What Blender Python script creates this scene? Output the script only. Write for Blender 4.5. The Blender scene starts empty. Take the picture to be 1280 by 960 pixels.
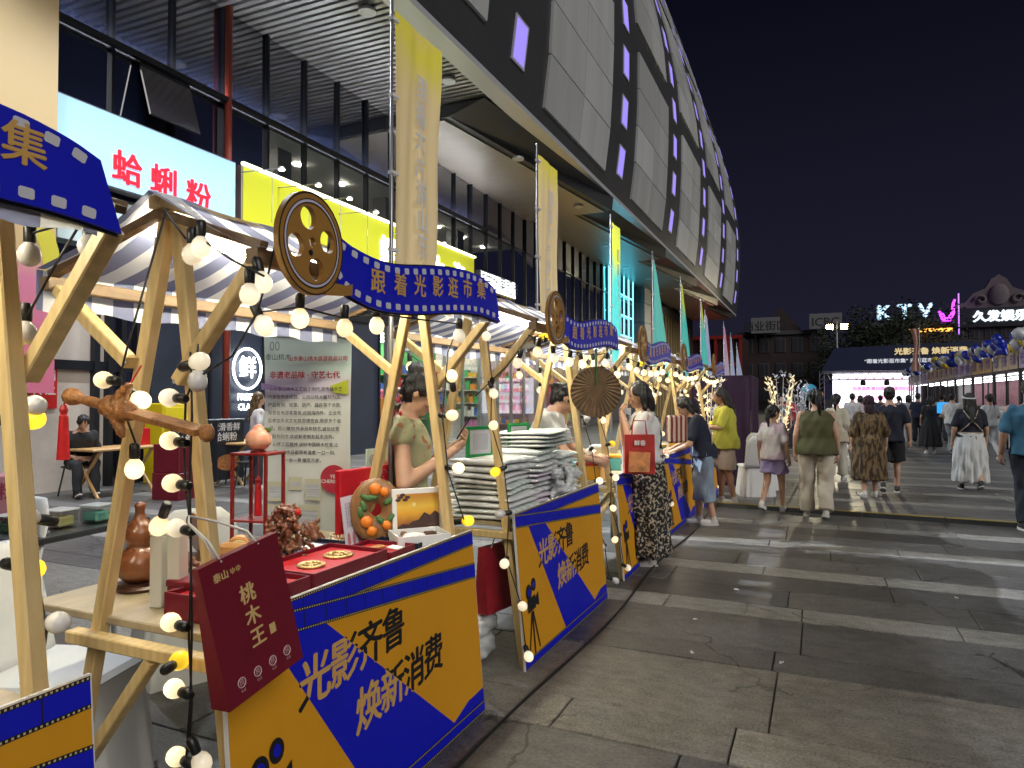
import bpy, bmesh, math, random
import numpy as np
from mathutils import Vector, Matrix, Euler, noise as mnoise

R = math.radians
rnd = random.Random(7)
scene = bpy.context.scene
col = scene.collection

# ---------------------------------------------------------------- camera
CAM_H, FPX, YAW, PITCH = 1.55, 865.0, 24.0, 1.13
cam_d = bpy.data.cameras.new('camera')
cam_d.sensor_width = 36.0
cam_d.lens = FPX / 1280 * 36
cam_d.clip_start, cam_d.clip_end = 0.05, 1500
cam = bpy.data.objects.new('camera', cam_d)
cam.location = (0, 0, CAM_H)
cam.rotation_euler = (R(90 + PITCH), 0, R(YAW))
col.objects.link(cam)
scene.camera = cam

# ---------------------------------------------------------------- sky and light
world = bpy.data.worlds.new('World')
scene.world = world
world.use_nodes = True
wn = world.node_tree
for n in list(wn.nodes):
    wn.nodes.remove(n)
w_out = wn.nodes.new('ShaderNodeOutputWorld')
w_bg = wn.nodes.new('ShaderNodeBackground')
w_bg2 = wn.nodes.new('ShaderNodeBackground')
w_add = wn.nodes.new('ShaderNodeAddShader')
w_sky = wn.nodes.new('ShaderNodeTexSky')
w_sky.sky_type = 'NISHITA'
w_sky.sun_disc = False
w_sky.sun_elevation = R(-4)
w_sky.sun_rotation = R(120)
w_bg.inputs['Strength'].default_value = 0.012
wn.links.new(w_sky.outputs[0], w_bg.inputs[0])
# even city glow of the night air, a little stronger low over the roofs all round
w_tc = wn.nodes.new('ShaderNodeTexCoord')
w_sep = wn.nodes.new('ShaderNodeSeparateXYZ')
w_ramp = wn.nodes.new('ShaderNodeValToRGB')
w_ramp.color_ramp.elements[0].position = 0.0
w_ramp.color_ramp.elements[0].color = (0.0135, 0.0130, 0.027, 1)
w_ramp.color_ramp.elements[1].position = 0.55
w_ramp.color_ramp.elements[1].color = (0.0013, 0.0015, 0.0052, 1)
wn.links.new(w_tc.outputs['Generated'], w_sep.inputs[0])
wn.links.new(w_sep.outputs['Z'], w_ramp.inputs[0])
wn.links.new(w_ramp.outputs[0], w_bg2.inputs[0])
w_bg2.inputs['Strength'].default_value = 0.55
wn.links.new(w_bg.outputs[0], w_add.inputs[0])
wn.links.new(w_bg2.outputs[0], w_add.inputs[1])
wn.links.new(w_add.outputs[0], w_out.inputs[0])

sun_d = bpy.data.lights.new('sun', 'SUN')
sun_d.energy = 0.80
sun_d.angle = R(35)
sun_d.color = (1.0, 0.97, 0.93)
sun = bpy.data.objects.new('sun', sun_d)
col.objects.link(sun)
SUN_FROM = Vector((0.72, -0.42, 0.50)).normalized()
sun.rotation_euler = SUN_FROM.to_track_quat('Z', 'Y').to_euler()
sun.location = (20, -10, 20)

vs = scene.view_settings
vs.view_transform = 'Standard'
vs.look = 'None'
vs.exposure = 1.0
vs.gamma = 1.0
vs.use_curve_mapping = False
scene.cycles.use_denoising = True
scene.cycles.max_bounces = 5
scene.cycles.diffuse_bounces = 3
scene.cycles.glossy_bounces = 3
scene.cycles.transmission_bounces = 4
scene.cycles.transparent_max_bounces = 8
scene.cycles.sample_clamp_indirect = 4.0
scene.cycles.caustics_reflective = False
scene.cycles.caustics_refractive = False

# ---------------------------------------------------------------- pixel helper: a point where a view line meets a real plane
_cm = Euler(cam.rotation_euler).to_matrix()
def PX(u, v, x=None, y=None, z=None):
    d = _cm @ Vector(((u - 640) / FPX, (480 - v) / FPX, -1))
    if x is not None: t = x / d.x
    elif y is not None: t = y / d.y
    else: t = (z - CAM_H) / d.z
    return Vector((0, 0, CAM_H)) + d * t

# ---------------------------------------------------------------- materials
_mats = {}
def M(name, c=(.5, .5, .5), rough=.6, metal=0.0, emit=None, es=0.0, var=0.0, vs_=6.0, stretch=(1, 1, 1), bump=0.0, bs=40.0,
      rand=0.0, spec=None, coat=0.0, sub=0.0, c2=None, trans=0.0, ior=None):
    if name in _mats: return _mats[name]
    m = bpy.data.materials.new(name); m.use_nodes = True
    nt = m.node_tree; b = nt.nodes['Principled BSDF']; N = nt.nodes.new; L = nt.links.new
    b.inputs['Base Color'].default_value = (*c, 1)
    b.inputs['Roughness'].default_value = rough
    b.inputs['Metallic'].default_value = metal
    if spec is not None: b.inputs['Specular IOR Level'].default_value = spec
    if coat: b.inputs['Coat Weight'].default_value = coat
    if ior: b.inputs['IOR'].default_value = ior
    if trans: b.inputs['Transmission Weight'].default_value = trans
    if sub:
        b.inputs['Subsurface Weight'].default_value = sub
        b.inputs['Subsurface Radius'].default_value = (.02, .008, .005)
    if emit is not None:
        b.inputs['Emission Color'].default_value = (*emit, 1)
        b.inputs['Emission Strength'].default_value = es
    if var or bump or rand:
        tc = N('ShaderNodeTexCoord'); mp = N('ShaderNodeMapping')
        mp.inputs['Scale'].default_value = stretch
        L(tc.outputs['Object'], mp.inputs[0])
        oi = N('ShaderNodeObjectInfo')
        addv = N('ShaderNodeVectorMath'); addv.operation = 'ADD'
        sc = N('ShaderNodeVectorMath'); sc.operation = 'SCALE'; sc.inputs['Scale'].default_value = 37.0
        comb = N('ShaderNodeCombineXYZ')
        for i in range(3): L(oi.outputs['Random'], comb.inputs[i])
        L(comb.outputs[0], sc.inputs[0]); L(mp.outputs[0], addv.inputs[0]); L(sc.outputs[0], addv.inputs[1])
        vec = addv.outputs[0]
        if var or rand:
            nz = N('ShaderNodeTexNoise'); nz.inputs['Scale'].default_value = vs_; nz.inputs['Detail'].default_value = 6
            nz.inputs['Roughness'].default_value = .65
            L(vec, nz.inputs['Vector'])
            rp = N('ShaderNodeValToRGB')
            lo = tuple(max(0, k * (1 - var)) for k in c); hi = tuple(min(1, k * (1 + var)) for k in c)
            if c2 is not None: lo, hi = c2, c
            rp.color_ramp.elements[0].position = .3; rp.color_ramp.elements[0].color = (*lo, 1)
            rp.color_ramp.elements[1].position = .7; rp.color_ramp.elements[1].color = (*hi, 1)
            L(nz.outputs['Fac'], rp.inputs[0])
            outc = rp.outputs[0]
            if rand:
                mr = N('ShaderNodeMapRange'); mr.inputs[3].default_value = 1 - rand; mr.inputs[4].default_value = 1 + rand
                L(oi.outputs['Random'], mr.inputs[0])
                hs = N('ShaderNodeHueSaturation'); L(mr.outputs[0], hs.inputs['Value']); L(outc, hs.inputs['Color'])
                outc = hs.outputs[0]
            L(outc, b.inputs['Base Color'])
        if bump:
            n2 = N('ShaderNodeTexNoise'); n2.inputs['Scale'].default_value = bs; n2.inputs['Detail'].default_value = 4
            L(vec, n2.inputs['Vector'])
            bp = N('ShaderNodeBump'); bp.inputs['Strength'].default_value = bump; bp.inputs['Distance'].default_value = .01
            L(n2.outputs['Fac'], bp.inputs['Height']); L(bp.outputs[0], b.inputs['Normal'])
    _mats[name] = m
    return m

def E(name, c, s):
    return M(name, c=(min(1, c[0]), min(1, c[1]), min(1, c[2])), rough=.5, emit=c, es=s)

def thin_glass(name, tint=(1, 1, 1), refl=.12, rough=.02):
    if name in _mats: return _mats[name]
    m = bpy.data.materials.new(name); m.use_nodes = True
    nt = m.node_tree; nt.nodes.remove(nt.nodes['Principled BSDF'])
    out = nt.nodes['Material Output']
    t = nt.nodes.new('ShaderNodeBsdfTransparent'); t.inputs[0].default_value = (*tint, 1)
    g = nt.nodes.new('ShaderNodeBsdfGlossy'); g.inputs['Roughness'].default_value = rough
    fr = nt.nodes.new('ShaderNodeLayerWeight'); fr.inputs[0].default_value = .25
    mr = nt.nodes.new('ShaderNodeMapRange'); mr.inputs[3].default_value = refl; mr.inputs[4].default_value = .38
    nt.links.new(fr.outputs['Facing'], mr.inputs[0])
    x = nt.nodes.new('ShaderNodeMixShader')
    nt.links.new(mr.outputs[0], x.inputs[0]); nt.links.new(t.outputs[0], x.inputs[1]); nt.links.new(g.outputs[0], x.inputs[2])
    nt.links.new(x.outputs[0], out.inputs[0])
    _mats[name] = m
    return m

def striped(name, a, b, width, axis=1, rough=.75, transl=.25, off=0.0):
    """woven cloth printed with stripes of two colours, lets some light through"""
    if name in _mats: return _mats[name]
    m = bpy.data.materials.new(name); m.use_nodes = True
    nt = m.node_tree; p = nt.nodes['Principled BSDF']; N = nt.nodes.new; L = nt.links.new
    tc = N('ShaderNodeTexCoord'); sp = N('ShaderNodeSeparateXYZ'); L(tc.outputs['Object'], sp.inputs[0])
    nz = N('ShaderNodeTexNoise'); nz.inputs['Scale'].default_value = 9; L(tc.outputs['Object'], nz.inputs[0])
    ad = N('ShaderNodeMath'); ad.operation = 'MULTIPLY_ADD'; ad.inputs[1].default_value = .012; L(nz.outputs['Fac'], ad.inputs[0]); L(sp.outputs[axis], ad.inputs[2])
    dv = N('ShaderNodeMath'); dv.operation = 'DIVIDE'; dv.inputs[1].default_value = 2 * width; L(ad.outputs[0], dv.inputs[0])
    of = N('ShaderNodeMath'); of.operation = 'ADD'; of.inputs[1].default_value = off + 50; L(dv.outputs[0], of.inputs[0])
    fr = N('ShaderNodeMath'); fr.operation = 'FRACT'; L(of.outputs[0], fr.inputs[0])
    gt = N('ShaderNodeMath'); gt.operation = 'GREATER_THAN'; gt.inputs[1].default_value = .5; L(fr.outputs[0], gt.inputs[0])
    mx = N('ShaderNodeMix'); mx.data_type = 'RGBA'; mx.inputs['A'].default_value = (*a, 1); mx.inputs['B'].default_value = (*b, 1)
    L(gt.outputs[0], mx.inputs['Factor']); L(mx.outputs['Result'], p.inputs['Base Color'])
    p.inputs['Roughness'].default_value = rough
    tr = N('ShaderNodeBsdfTranslucent'); L(mx.outputs['Result'], tr.inputs[0])
    ms = N('ShaderNodeMixShader'); ms.inputs[0].default_value = transl
    L(p.outputs[0], ms.inputs[1]); L(tr.outputs[0], ms.inputs[2]); L(ms.outputs[0], nt.nodes['Material Output'].inputs[0])
    _mats[name] = m
    return m

def printed(name, stops, axis=2, rough=.6, noise=.15, nscale=1.3, transl=.0, bump=0.0):
    """flat print that changes colour along an object axis, with soft wavy borders"""
    if name in _mats: return _mats[name]
    m = bpy.data.materials.new(name); m.use_nodes = True
    nt = m.node_tree; p = nt.nodes['Principled BSDF']; N = nt.nodes.new; L = nt.links.new
    tc = N('ShaderNodeTexCoord'); sp = N('ShaderNodeSeparateXYZ'); L(tc.outputs['Object'], sp.inputs[0])
    nz = N('ShaderNodeTexNoise'); nz.inputs['Scale'].default_value = nscale; L(tc.outputs['Object'], nz.inputs[0])
    ad = N('ShaderNodeMath'); ad.operation = 'MULTIPLY_ADD'; ad.inputs[1].default_value = noise
    L(nz.outputs['Fac'], ad.inputs[0]); L(sp.outputs[axis], ad.inputs[2])
    lo, hi = stops[0][0], stops[-1][0]
    mr = N('ShaderNodeMapRange'); mr.inputs[1].default_value = lo; mr.inputs[2].default_value = hi
    L(ad.outputs[0], mr.inputs[0])
    rp = N('ShaderNodeValToRGB')
    while len(rp.color_ramp.elements) < len(stops): rp.color_ramp.elements.new(.5)
    for e, (q, c) in zip(rp.color_ramp.elements, stops):
        e.position = (q - lo) / (hi - lo); e.color = (*c, 1)
    L(mr.outputs[0], rp.inputs[0]); L(rp.outputs[0], p.inputs['Base Color'])
    p.inputs['Roughness'].default_value = rough
    if transl:
        tr = N('ShaderNodeBsdfTranslucent'); L(rp.outputs[0], tr.inputs[0])
        ms = N('ShaderNodeMixShader'); ms.inputs[0].default_value = transl
        L(p.outputs[0], ms.inputs[1]); L(tr.outputs[0], ms.inputs[2]); L(ms.outputs[0], nt.nodes['Material Output'].inputs[0])
    _mats[name] = m
    return m

# ---------------------------------------------------------------- mesh helpers
def _perp(d):
    a = Vector((0, 0, 1)) if abs(d.z) < .9 else Vector((1, 0, 0))
    s = d.cross(a).normalized()
    return s, s.cross(d).normalized()

class MB:
    def __init__(s): s.v, s.f, s.mi = [], [], []
    def add(s, vs, fs, mi=0):
        o = len(s.v); s.v += [tuple(p) for p in vs]
        s.f += [tuple(i + o for i in f) for f in fs]; s.mi += [mi] * len(fs); return s
    def hexa(s, p, mi=0):
        return s.add(p, [(0, 3, 2, 1), (4, 5, 6, 7), (0, 1, 5, 4), (1, 2, 6, 5), (2, 3, 7, 6), (3, 0, 4, 7)], mi)
    def box(s, x0, x1, y0, y1, z0, z1, mi=0):
        return s.hexa([(x0, y0, z0), (x1, y0, z0), (x1, y1, z0), (x0, y1, z0), (x0, y0, z1), (x1, y0, z1), (x1, y1, z1), (x0, y1, z1)], mi)
    def bbox(s, x0, x1, y0, y1, z0, z1, b=.006, mi=0):
        """box with chamfered edges"""
        bm = bmesh.new(); bmesh.ops.create_cube(bm, size=1)
        for v in bm.verts:
            v.co = Vector((x0 + (v.co.x + .5) * (x1 - x0), y0 + (v.co.y + .5) * (y1 - y0), z0 + (v.co.z + .5) * (z1 - z0)))
        bmesh.ops.bevel(bm, geom=bm.edges[:], offset=b, segments=1, affect='EDGES')
        bm.verts.index_update()
        s.add([v.co[:] for v in bm.verts], [[v.index for v in f.verts] for f in bm.faces], mi); bm.free(); return s
    def beam(s, a, b, w, h, up=None, mi=0, ext=0.0):
        a, b = Vector(a), Vector(b); d = (b - a).normalized(); a = a - d * ext; b = b + d * ext
        if up is None: sx, sy = _perp(d)
        else: sx = d.cross(Vector(up)).normalized(); sy = sx.cross(d).normalized()
        c = min(w, h) * .1
        sec = [(-w/2 + c, -h/2), (w/2 - c, -h/2), (w/2, -h/2 + c), (w/2, h/2 - c), (w/2 - c, h/2), (-w/2 + c, h/2), (-w/2, h/2 - c), (-w/2, -h/2 + c)]
        vs = [p + sx * i + sy * j for p in (a, b) for i, j in sec]
        n = 8
        fs = [(i, (i + 1) % n, n + (i + 1) % n, n + i) for i in range(n)] + [tuple(range(n))[::-1], tuple(range(n, 2 * n))]
        return s.add(vs, fs, mi)
    def tube(s, pts, rad, n=8, mi=0, caps=True, flat=None):
        pts = [Vector(p) for p in pts]; m = len(pts)
        rad = [rad] * m if isinstance(rad, (int, float)) else list(rad)
        vs, side = [], None
        for i, p in enumerate(pts):
            d = (pts[min(i + 1, m - 1)] - pts[max(i - 1, 0)])
            d = d.normalized() if d.length > 1e-9 else Vector((0, 0, 1))
            if side is None: side, _ = _perp(d)
            else:
                side = side - d * side.dot(d)
                side = side.normalized() if side.length > 1e-6 else _perp(d)[0]
            up = d.cross(side)
            for k in range(n):
                a = 2 * math.pi * k / n
                vs.append(p + (side * math.cos(a) + up * math.sin(a)) * rad[i])
        fs = [(i * n + k, i * n + (k + 1) % n, (i + 1) * n + (k + 1) % n, (i + 1) * n + k) for i in range(m - 1) for k in range(n)]
        if caps: fs += [tuple(range(n))[::-1], tuple(range((m - 1) * n, m * n))]
        return s.add(vs, fs, mi)
    def capsule(s, a, b, ra, rb, n=10, mi=0):
        a, b = Vector(a), Vector(b); d = (b - a).normalized()
        pts, rs = [], []
        for q in (-1, -.85, -.5, 0): pts.append(a + d * q * ra); rs.append(max(.05, math.sqrt(max(0, 1 - q * q))) * ra)
        for q in (0, .5, .85, 1): pts.append(b + d * q * rb); rs.append(max(.05, math.sqrt(max(0, 1 - q * q))) * rb)
        return s.tube(pts, rs, n, mi)
    def loft(s, rings, n=16, mi=0, caps=True):
        """rings: (cx, cy, cz, rx, ry[, tilt about x])"""
        vs = []
        for r in rings:
            cx, cy, cz, rx, ry = r[:5]; t = r[5] if len(r) > 5 else 0
            for k in range(n):
                a = 2 * math.pi * k / n; px, py = math.cos(a) * rx, math.sin(a) * ry
                vs.append((cx + px, cy + py * math.cos(t), cz + py * math.sin(t)))
        m = len(rings)
        fs = [(i * n + k, i * n + (k + 1) % n, (i + 1) * n + (k + 1) % n, (i + 1) * n + k) for i in range(m - 1) for k in range(n)]
        if caps: fs += [tuple(range(n))[::-1], tuple(range((m - 1) * n, m * n))]
        return s.add(vs, fs, mi)
    def lathe(s, prof, n=20, c=(0, 0, 0), mi=0):
        return s.loft([(c[0], c[1], c[2] + z, max(r, 1e-4), max(r, 1e-4)) for r, z in prof], n, mi)
    def ell(s, c, r, nu=12, nv=8, mi=0, rot=None):
        vs = []; c = Vector(c)
        for i in range(1, nv):
            t = math.pi * i / nv
            for k in range(nu):
                a = 2 * math.pi * k / nu
                vs.append(Vector((math.sin(t) * math.cos(a) * r[0], math.sin(t) * math.sin(a) * r[1], -math.cos(t) * r[2])))
        vs.append(Vector((0, 0, -r[2]))); vs.append(Vector((0, 0, r[2])))
        if rot is not None: vs = [rot @ v for v in vs]
        vs = [v + c for v in vs]
        fs = [(i * nu + k, i * nu + (k + 1) % nu, (i + 1) * nu + (k + 1) % nu, (i + 1) * nu + k) for i in range(nv - 2) for k in range(nu)]
        b, t = len(vs) - 2, len(vs) - 1
        fs += [(b, (k + 1) % nu, k) for k in range(nu)] + [(t, (nv - 2) * nu + k, (nv - 2) * nu + (k + 1) % nu) for k in range(nu)]
        return s.add(vs, fs, mi)
    def prism(s, poly, o, ex, ey, ez, th, mi=0):
        """polygon in the plane (o, ex, ey), thickness th along ez"""
        o, ex, ey, ez = Vector(o), Vector(ex), Vector(ey), Vector(ez); n = len(poly)
        vs = [o + ex * p[0] + ey * p[1] for p in poly] + [o + ex * p[0] + ey * p[1] + ez * th for p in poly]
        fs = [tuple(range(n))[::-1], tuple(range(n, 2 * n))] + [(i, (i + 1) % n, n + (i + 1) % n, n + i) for i in range(n)]
        return s.add(vs, fs, mi)
    def grid(s, fn, nu, nv, mi=0):
        vs = [fn(i / nu, j / nv) for j in range(nv + 1) for i in range(nu + 1)]
        fs = [(j * (nu + 1) + i, j * (nu + 1) + i + 1, (j + 1) * (nu + 1) + i + 1, (j + 1) * (nu + 1) + i) for j in range(nv) for i in range(nu)]
        return s.add(vs, fs, mi)
    def mesh(s, name, mats, smooth=False):
        me = bpy.data.meshes.new(name)
        me.from_pydata([tuple(v) for v in s.v], [], s.f)
        mats = mats if isinstance(mats, (list, tuple)) else [mats]
        for m in mats: me.materials.append(m)
        if len(mats) > 1: me.polygons.foreach_set('material_index', s.mi)
        if smooth: me.polygons.foreach_set('use_smooth', [True] * len(s.f))
        me.update()
        bm = bmesh.new(); bm.from_mesh(me); bmesh.ops.recalc_face_normals(bm, faces=bm.faces[:]); bm.to_mesh(me); bm.free()
        return me
    def build(s, name, mats, parent=None, smooth=False, auto=False):
        me = s.mesh(name, mats, smooth)
        if auto: smooth_by_angle(me)
        return link(name, me, parent)

def smooth_by_angle(me, ang=35):
    me.polygons.foreach_set('use_smooth', [True] * len(me.polygons))
    bm = bmesh.new(); bm.from_mesh(me)
    for e in bm.edges:
        if len(e.link_faces) == 2: e.smooth = e.calc_face_angle(0) < R(ang)
    bm.to_mesh(me); bm.free()

def link(name, data, parent=None, mat=None):
    o = bpy.data.objects.new(name, data); col.objects.link(o)
    if parent is not None: o.parent = parent
    if mat is not None: o.matrix_basis = mat
    return o

def tag(o, label, cat, group=None):
    o['label'] = label; o['category'] = cat
    if group: o['group'] = group
    return o

def struct(o):
    o['kind'] = 'structure'; return o

def thing(name, label, cat, loc=(0, 0, 0), rz=0.0, group=None):
    o = bpy.data.objects.new(name, None); col.objects.link(o)
    o.empty_display_size = .1
    o.location = loc; o.rotation_euler = (0, 0, rz)
    return tag(o, label, cat, group)

def copy_tree(o, parent=None):
    c = o.copy(); col.objects.link(c); c.parent = parent
    for ch in list(o.children): copy_tree(ch, c)
    return c

def frame(o, right, up, sc=1.0):
    r, u = Vector(right).normalized(), Vector(up).normalized(); n = r.cross(u)
    m = Matrix((r, u, n)).transposed().to_4x4()
    return Matrix.Translation(Vector(o)) @ m @ Matrix.Diagonal((sc, sc, sc, 1))
FX = ((0, 1, 0), (0, 0, 1))      # a face that looks to +x reads along +y
FY = ((1, 0, 0), (0, 0, 1))      # a face that looks to -y reads along +x

_tmp = bpy.data.scenes.new('workbench')
def evaluated_mesh(o):
    """final mesh of a helper object, worked out in a scratch scene so the big scene need not be re-evaluated"""
    _tmp.collection.objects.link(o)
    vl = _tmp.view_layers[0]; vl.update()
    return bpy.data.meshes.new_from_object(o.evaluated_get(vl.depsgraph))
_txt = {}
def tmesh(body, mat, bold=0.0, extrude=0.0, align='CENTER', vertical=False, shear=0.0, space=1.0, lines=1.0):
    key = (body, mat.name, bold, extrude, align, vertical, shear, space, lines)
    if key in _txt: return _txt[key]
    cu = bpy.data.curves.new('lettering', 'FONT')
    cu.body = '\n'.join(body) if vertical else body
    cu.align_x = align; cu.align_y = 'CENTER'; cu.extrude = extrude; cu.resolution_u = 2
    cu.shear = shear; cu.space_character = space; cu.space_line = lines
    o = bpy.data.objects.new('lettering', cu)
    me = evaluated_mesh(o)
    me.name = 'lettering'
    bpy.data.objects.remove(o); bpy.data.curves.remove(cu)
    if bold:                                  # heavier strokes: the glyph repeated a hair to each side
        bm = bmesh.new()
        for k, (dx, dy) in enumerate(((0, 0), (1, 0), (-1, 0), (0, .7), (0, -.7))):
            m2 = me.copy(); m2.transform(Matrix.Translation((dx * bold, dy * bold, -k * .0016))); bm.from_mesh(m2); bpy.data.meshes.remove(m2)
        bm.to_mesh(me); bm.free()
    me.materials.clear(); me.materials.append(mat)
    _txt[key] = me
    return me

def text(body, mat, o, right, up, size, parent=None, name='lettering', **k):
    return link(name, tmesh(body, mat, **k), parent, frame(o, right, up, size))

def curve2d(splines, extrude, mat, name='board'):
    """filled flat shape with holes; returns a mesh in its own xy plane"""
    cu = bpy.data.curves.new(name, 'CURVE'); cu.dimensions = '2D'; cu.fill_mode = 'BOTH'; cu.extrude = extrude
    for pts in splines:
        sp = cu.splines.new('POLY'); sp.points.add(len(pts) - 1); sp.use_cyclic_u = True
        for p, q in zip(sp.points, pts): p.co = (q[0], q[1], 0, 1)
    o = bpy.data.objects.new(name, cu)
    me = evaluated_mesh(o)
    bpy.data.objects.remove(o); bpy.data.curves.remove(cu)
    me.materials.clear(); me.materials.append(mat)
    return me

def oval(cx, cy, rx, ry, rot=0.0, n=28):
    return [(cx + rx * math.cos(a) * math.cos(rot) - ry * math.sin(a) * math.sin(rot), cy + rx * math.cos(a) * math.sin(rot) + ry * math.sin(a) * math.cos(rot))
            for a in (2 * math.pi * k / n for k in range(n))]

def remesh(mb, voxel, smooth_it=4, name='shape'):
    me = mb.mesh(name, [])
    o = bpy.data.objects.new(name, me)
    r = o.modifiers.new('r', 'REMESH'); r.mode = 'VOXEL'; r.voxel_size = voxel; r.use_smooth_shade = True
    if smooth_it:
        s = o.modifiers.new('s', 'SMOOTH'); s.factor = .5; s.iterations = smooth_it
    out = evaluated_mesh(o)
    bpy.data.objects.remove(o); bpy.data.meshes.remove(me)
    out.name = name
    return out

def displace(me, fn):
    n = len(me.vertices); a = np.empty(n * 3, dtype=np.float32); me.vertices.foreach_get('co', a); a = a.reshape(-1, 3)
    nn = np.empty(n * 3, dtype=np.float32); me.vertex_normals.foreach_get('vector', nn); nn = nn.reshape(-1, 3)
    a += nn * fn(a, nn)[:, None]
    me.vertices.foreach_set('co', a.astype(np.float32).ravel()); me.update()

def lamp(name, kind, loc, energy, color=(1, 1, 1), size=.1, parent=None, target=None, spot=None, size_y=None):
    d = bpy.data.lights.new(name, kind); d.energy = energy; d.color = color
    if kind == 'AREA':
        d.size = size
        if size_y: d.shape = 'RECTANGLE'; d.size_y = size_y
    elif kind in ('POINT', 'SPOT'): d.shadow_soft_size = size
    if kind == 'SPOT': d.spot_size = R(spot or 90); d.spot_blend = .6
    o = bpy.data.objects.new(name, d); col.objects.link(o); o.location = loc
    if target is not None: o.rotation_euler = (Vector(loc) - Vector(target)).to_track_quat('Z', 'Y').to_euler()
    if parent is not None:
        o.parent = parent
    return o
# ================================================================ materials
WOOD = M('pine_wood', (.70, .52, .25), .5, var=.28, vs_=3, stretch=(6, 6, .8), bump=.15, bs=30, rand=.10, c2=(.58, .40, .17))
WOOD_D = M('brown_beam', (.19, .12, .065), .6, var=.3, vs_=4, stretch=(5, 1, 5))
def add_knots(m):
    nt = m.node_tree; b = nt.nodes['Principled BSDF']; N = nt.nodes.new; L = nt.links.new
    src = b.inputs['Base Color'].links[0].from_socket
    tc = N('ShaderNodeTexCoord'); mp = N('ShaderNodeMapping'); mp.inputs['Scale'].default_value = (1, 1, .55); L(tc.outputs['Object'], mp.inputs[0])
    v = N('ShaderNodeTexVoronoi'); v.inputs['Scale'].default_value = 5.5; L(mp.outputs[0], v.inputs['Vector'])
    r = N('ShaderNodeMapRange'); r.inputs[1].default_value = .05; r.inputs[2].default_value = .13; r.inputs[3].default_value = .75; r.inputs[4].default_value = 0.0; L(v.outputs['Distance'], r.inputs[0])
    w = N('ShaderNodeTexWave'); w.inputs['Scale'].default_value = 9; w.inputs['Distortion'].default_value = 6; w.inputs['Detail'].default_value = 3; w.bands_direction = 'X'
    m2 = N('ShaderNodeMapping'); m2.inputs['Scale'].default_value = (1, 1, .12); L(tc.outputs['Object'], m2.inputs[0]); L(m2.outputs[0], w.inputs[0])
    g_ = N('ShaderNodeMapRange'); g_.inputs[3].default_value = .92; g_.inputs[4].default_value = 1.04; L(w.outputs['Fac'], g_.inputs[0])
    h = N('ShaderNodeHueSaturation'); L(src, h.inputs['Color']); L(g_.outputs[0], h.inputs['Value'])
    x = N('ShaderNodeMix'); x.data_type = 'RGBA'; x.inputs['B'].default_value = (.16, .075, .025, 1); L(r.outputs[0], x.inputs['Factor']); L(h.outputs[0], x.inputs['A'])
    L(x.outputs['Result'], b.inputs['Base Color'])
add_knots(WOOD)
BLUE = M('blue_print', (.002, .006, .50), .55, var=.06, vs_=3)
YELL = M('yellow_print', (.68, .305, .008), .6, var=.05, vs_=2)
BLACK = M('black_print', (.008, .008, .01), .6)
GOLD = M('gold_print', (.62, .36, .10), .5)
GOLDR = M('reel_gold', (.34, .17, .035), .5, var=.08)
WHITE = M('white_paint', (.78, .77, .76), .55)
WHITEF = M('white_fabric', (.74, .74, .74), .85, var=.06, vs_=5, bump=.2, bs=14)
BLACKP = M('black_plastic', (.010, .010, .011), .38)
CABLE = M('black_cable', (.012, .012, .012), .5)
RED = M('red_print', (.52, .012, .012), .5)
MAROON = M('maroon_card', (.155, .006, .018), .42, var=.10, vs_=3, bump=.05, bs=60)
STEEL = M('steel', (.5, .5, .52), .3, metal=1)
DARKM = M('dark_metal', (.03, .032, .036), .4, metal=.4)
GREYM = M('grey_metal', (.35, .35, .36), .4, metal=.8)
SKIN = M('skin', (.58, .34, .23), .5, var=.07, vs_=12, sub=.08)
SKIN2 = M('skin_tan', (.47, .26, .17), .5, var=.07, vs_=12, sub=.08)
HAIR = M('black_hair', (.010, .008, .008), .42, var=.5, vs_=30, stretch=(6, 6, .6), bump=.6, bs=55)
LIPS = M('lips', (.38, .10, .09), .45)
TOWEL_STRIPE = None

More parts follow.
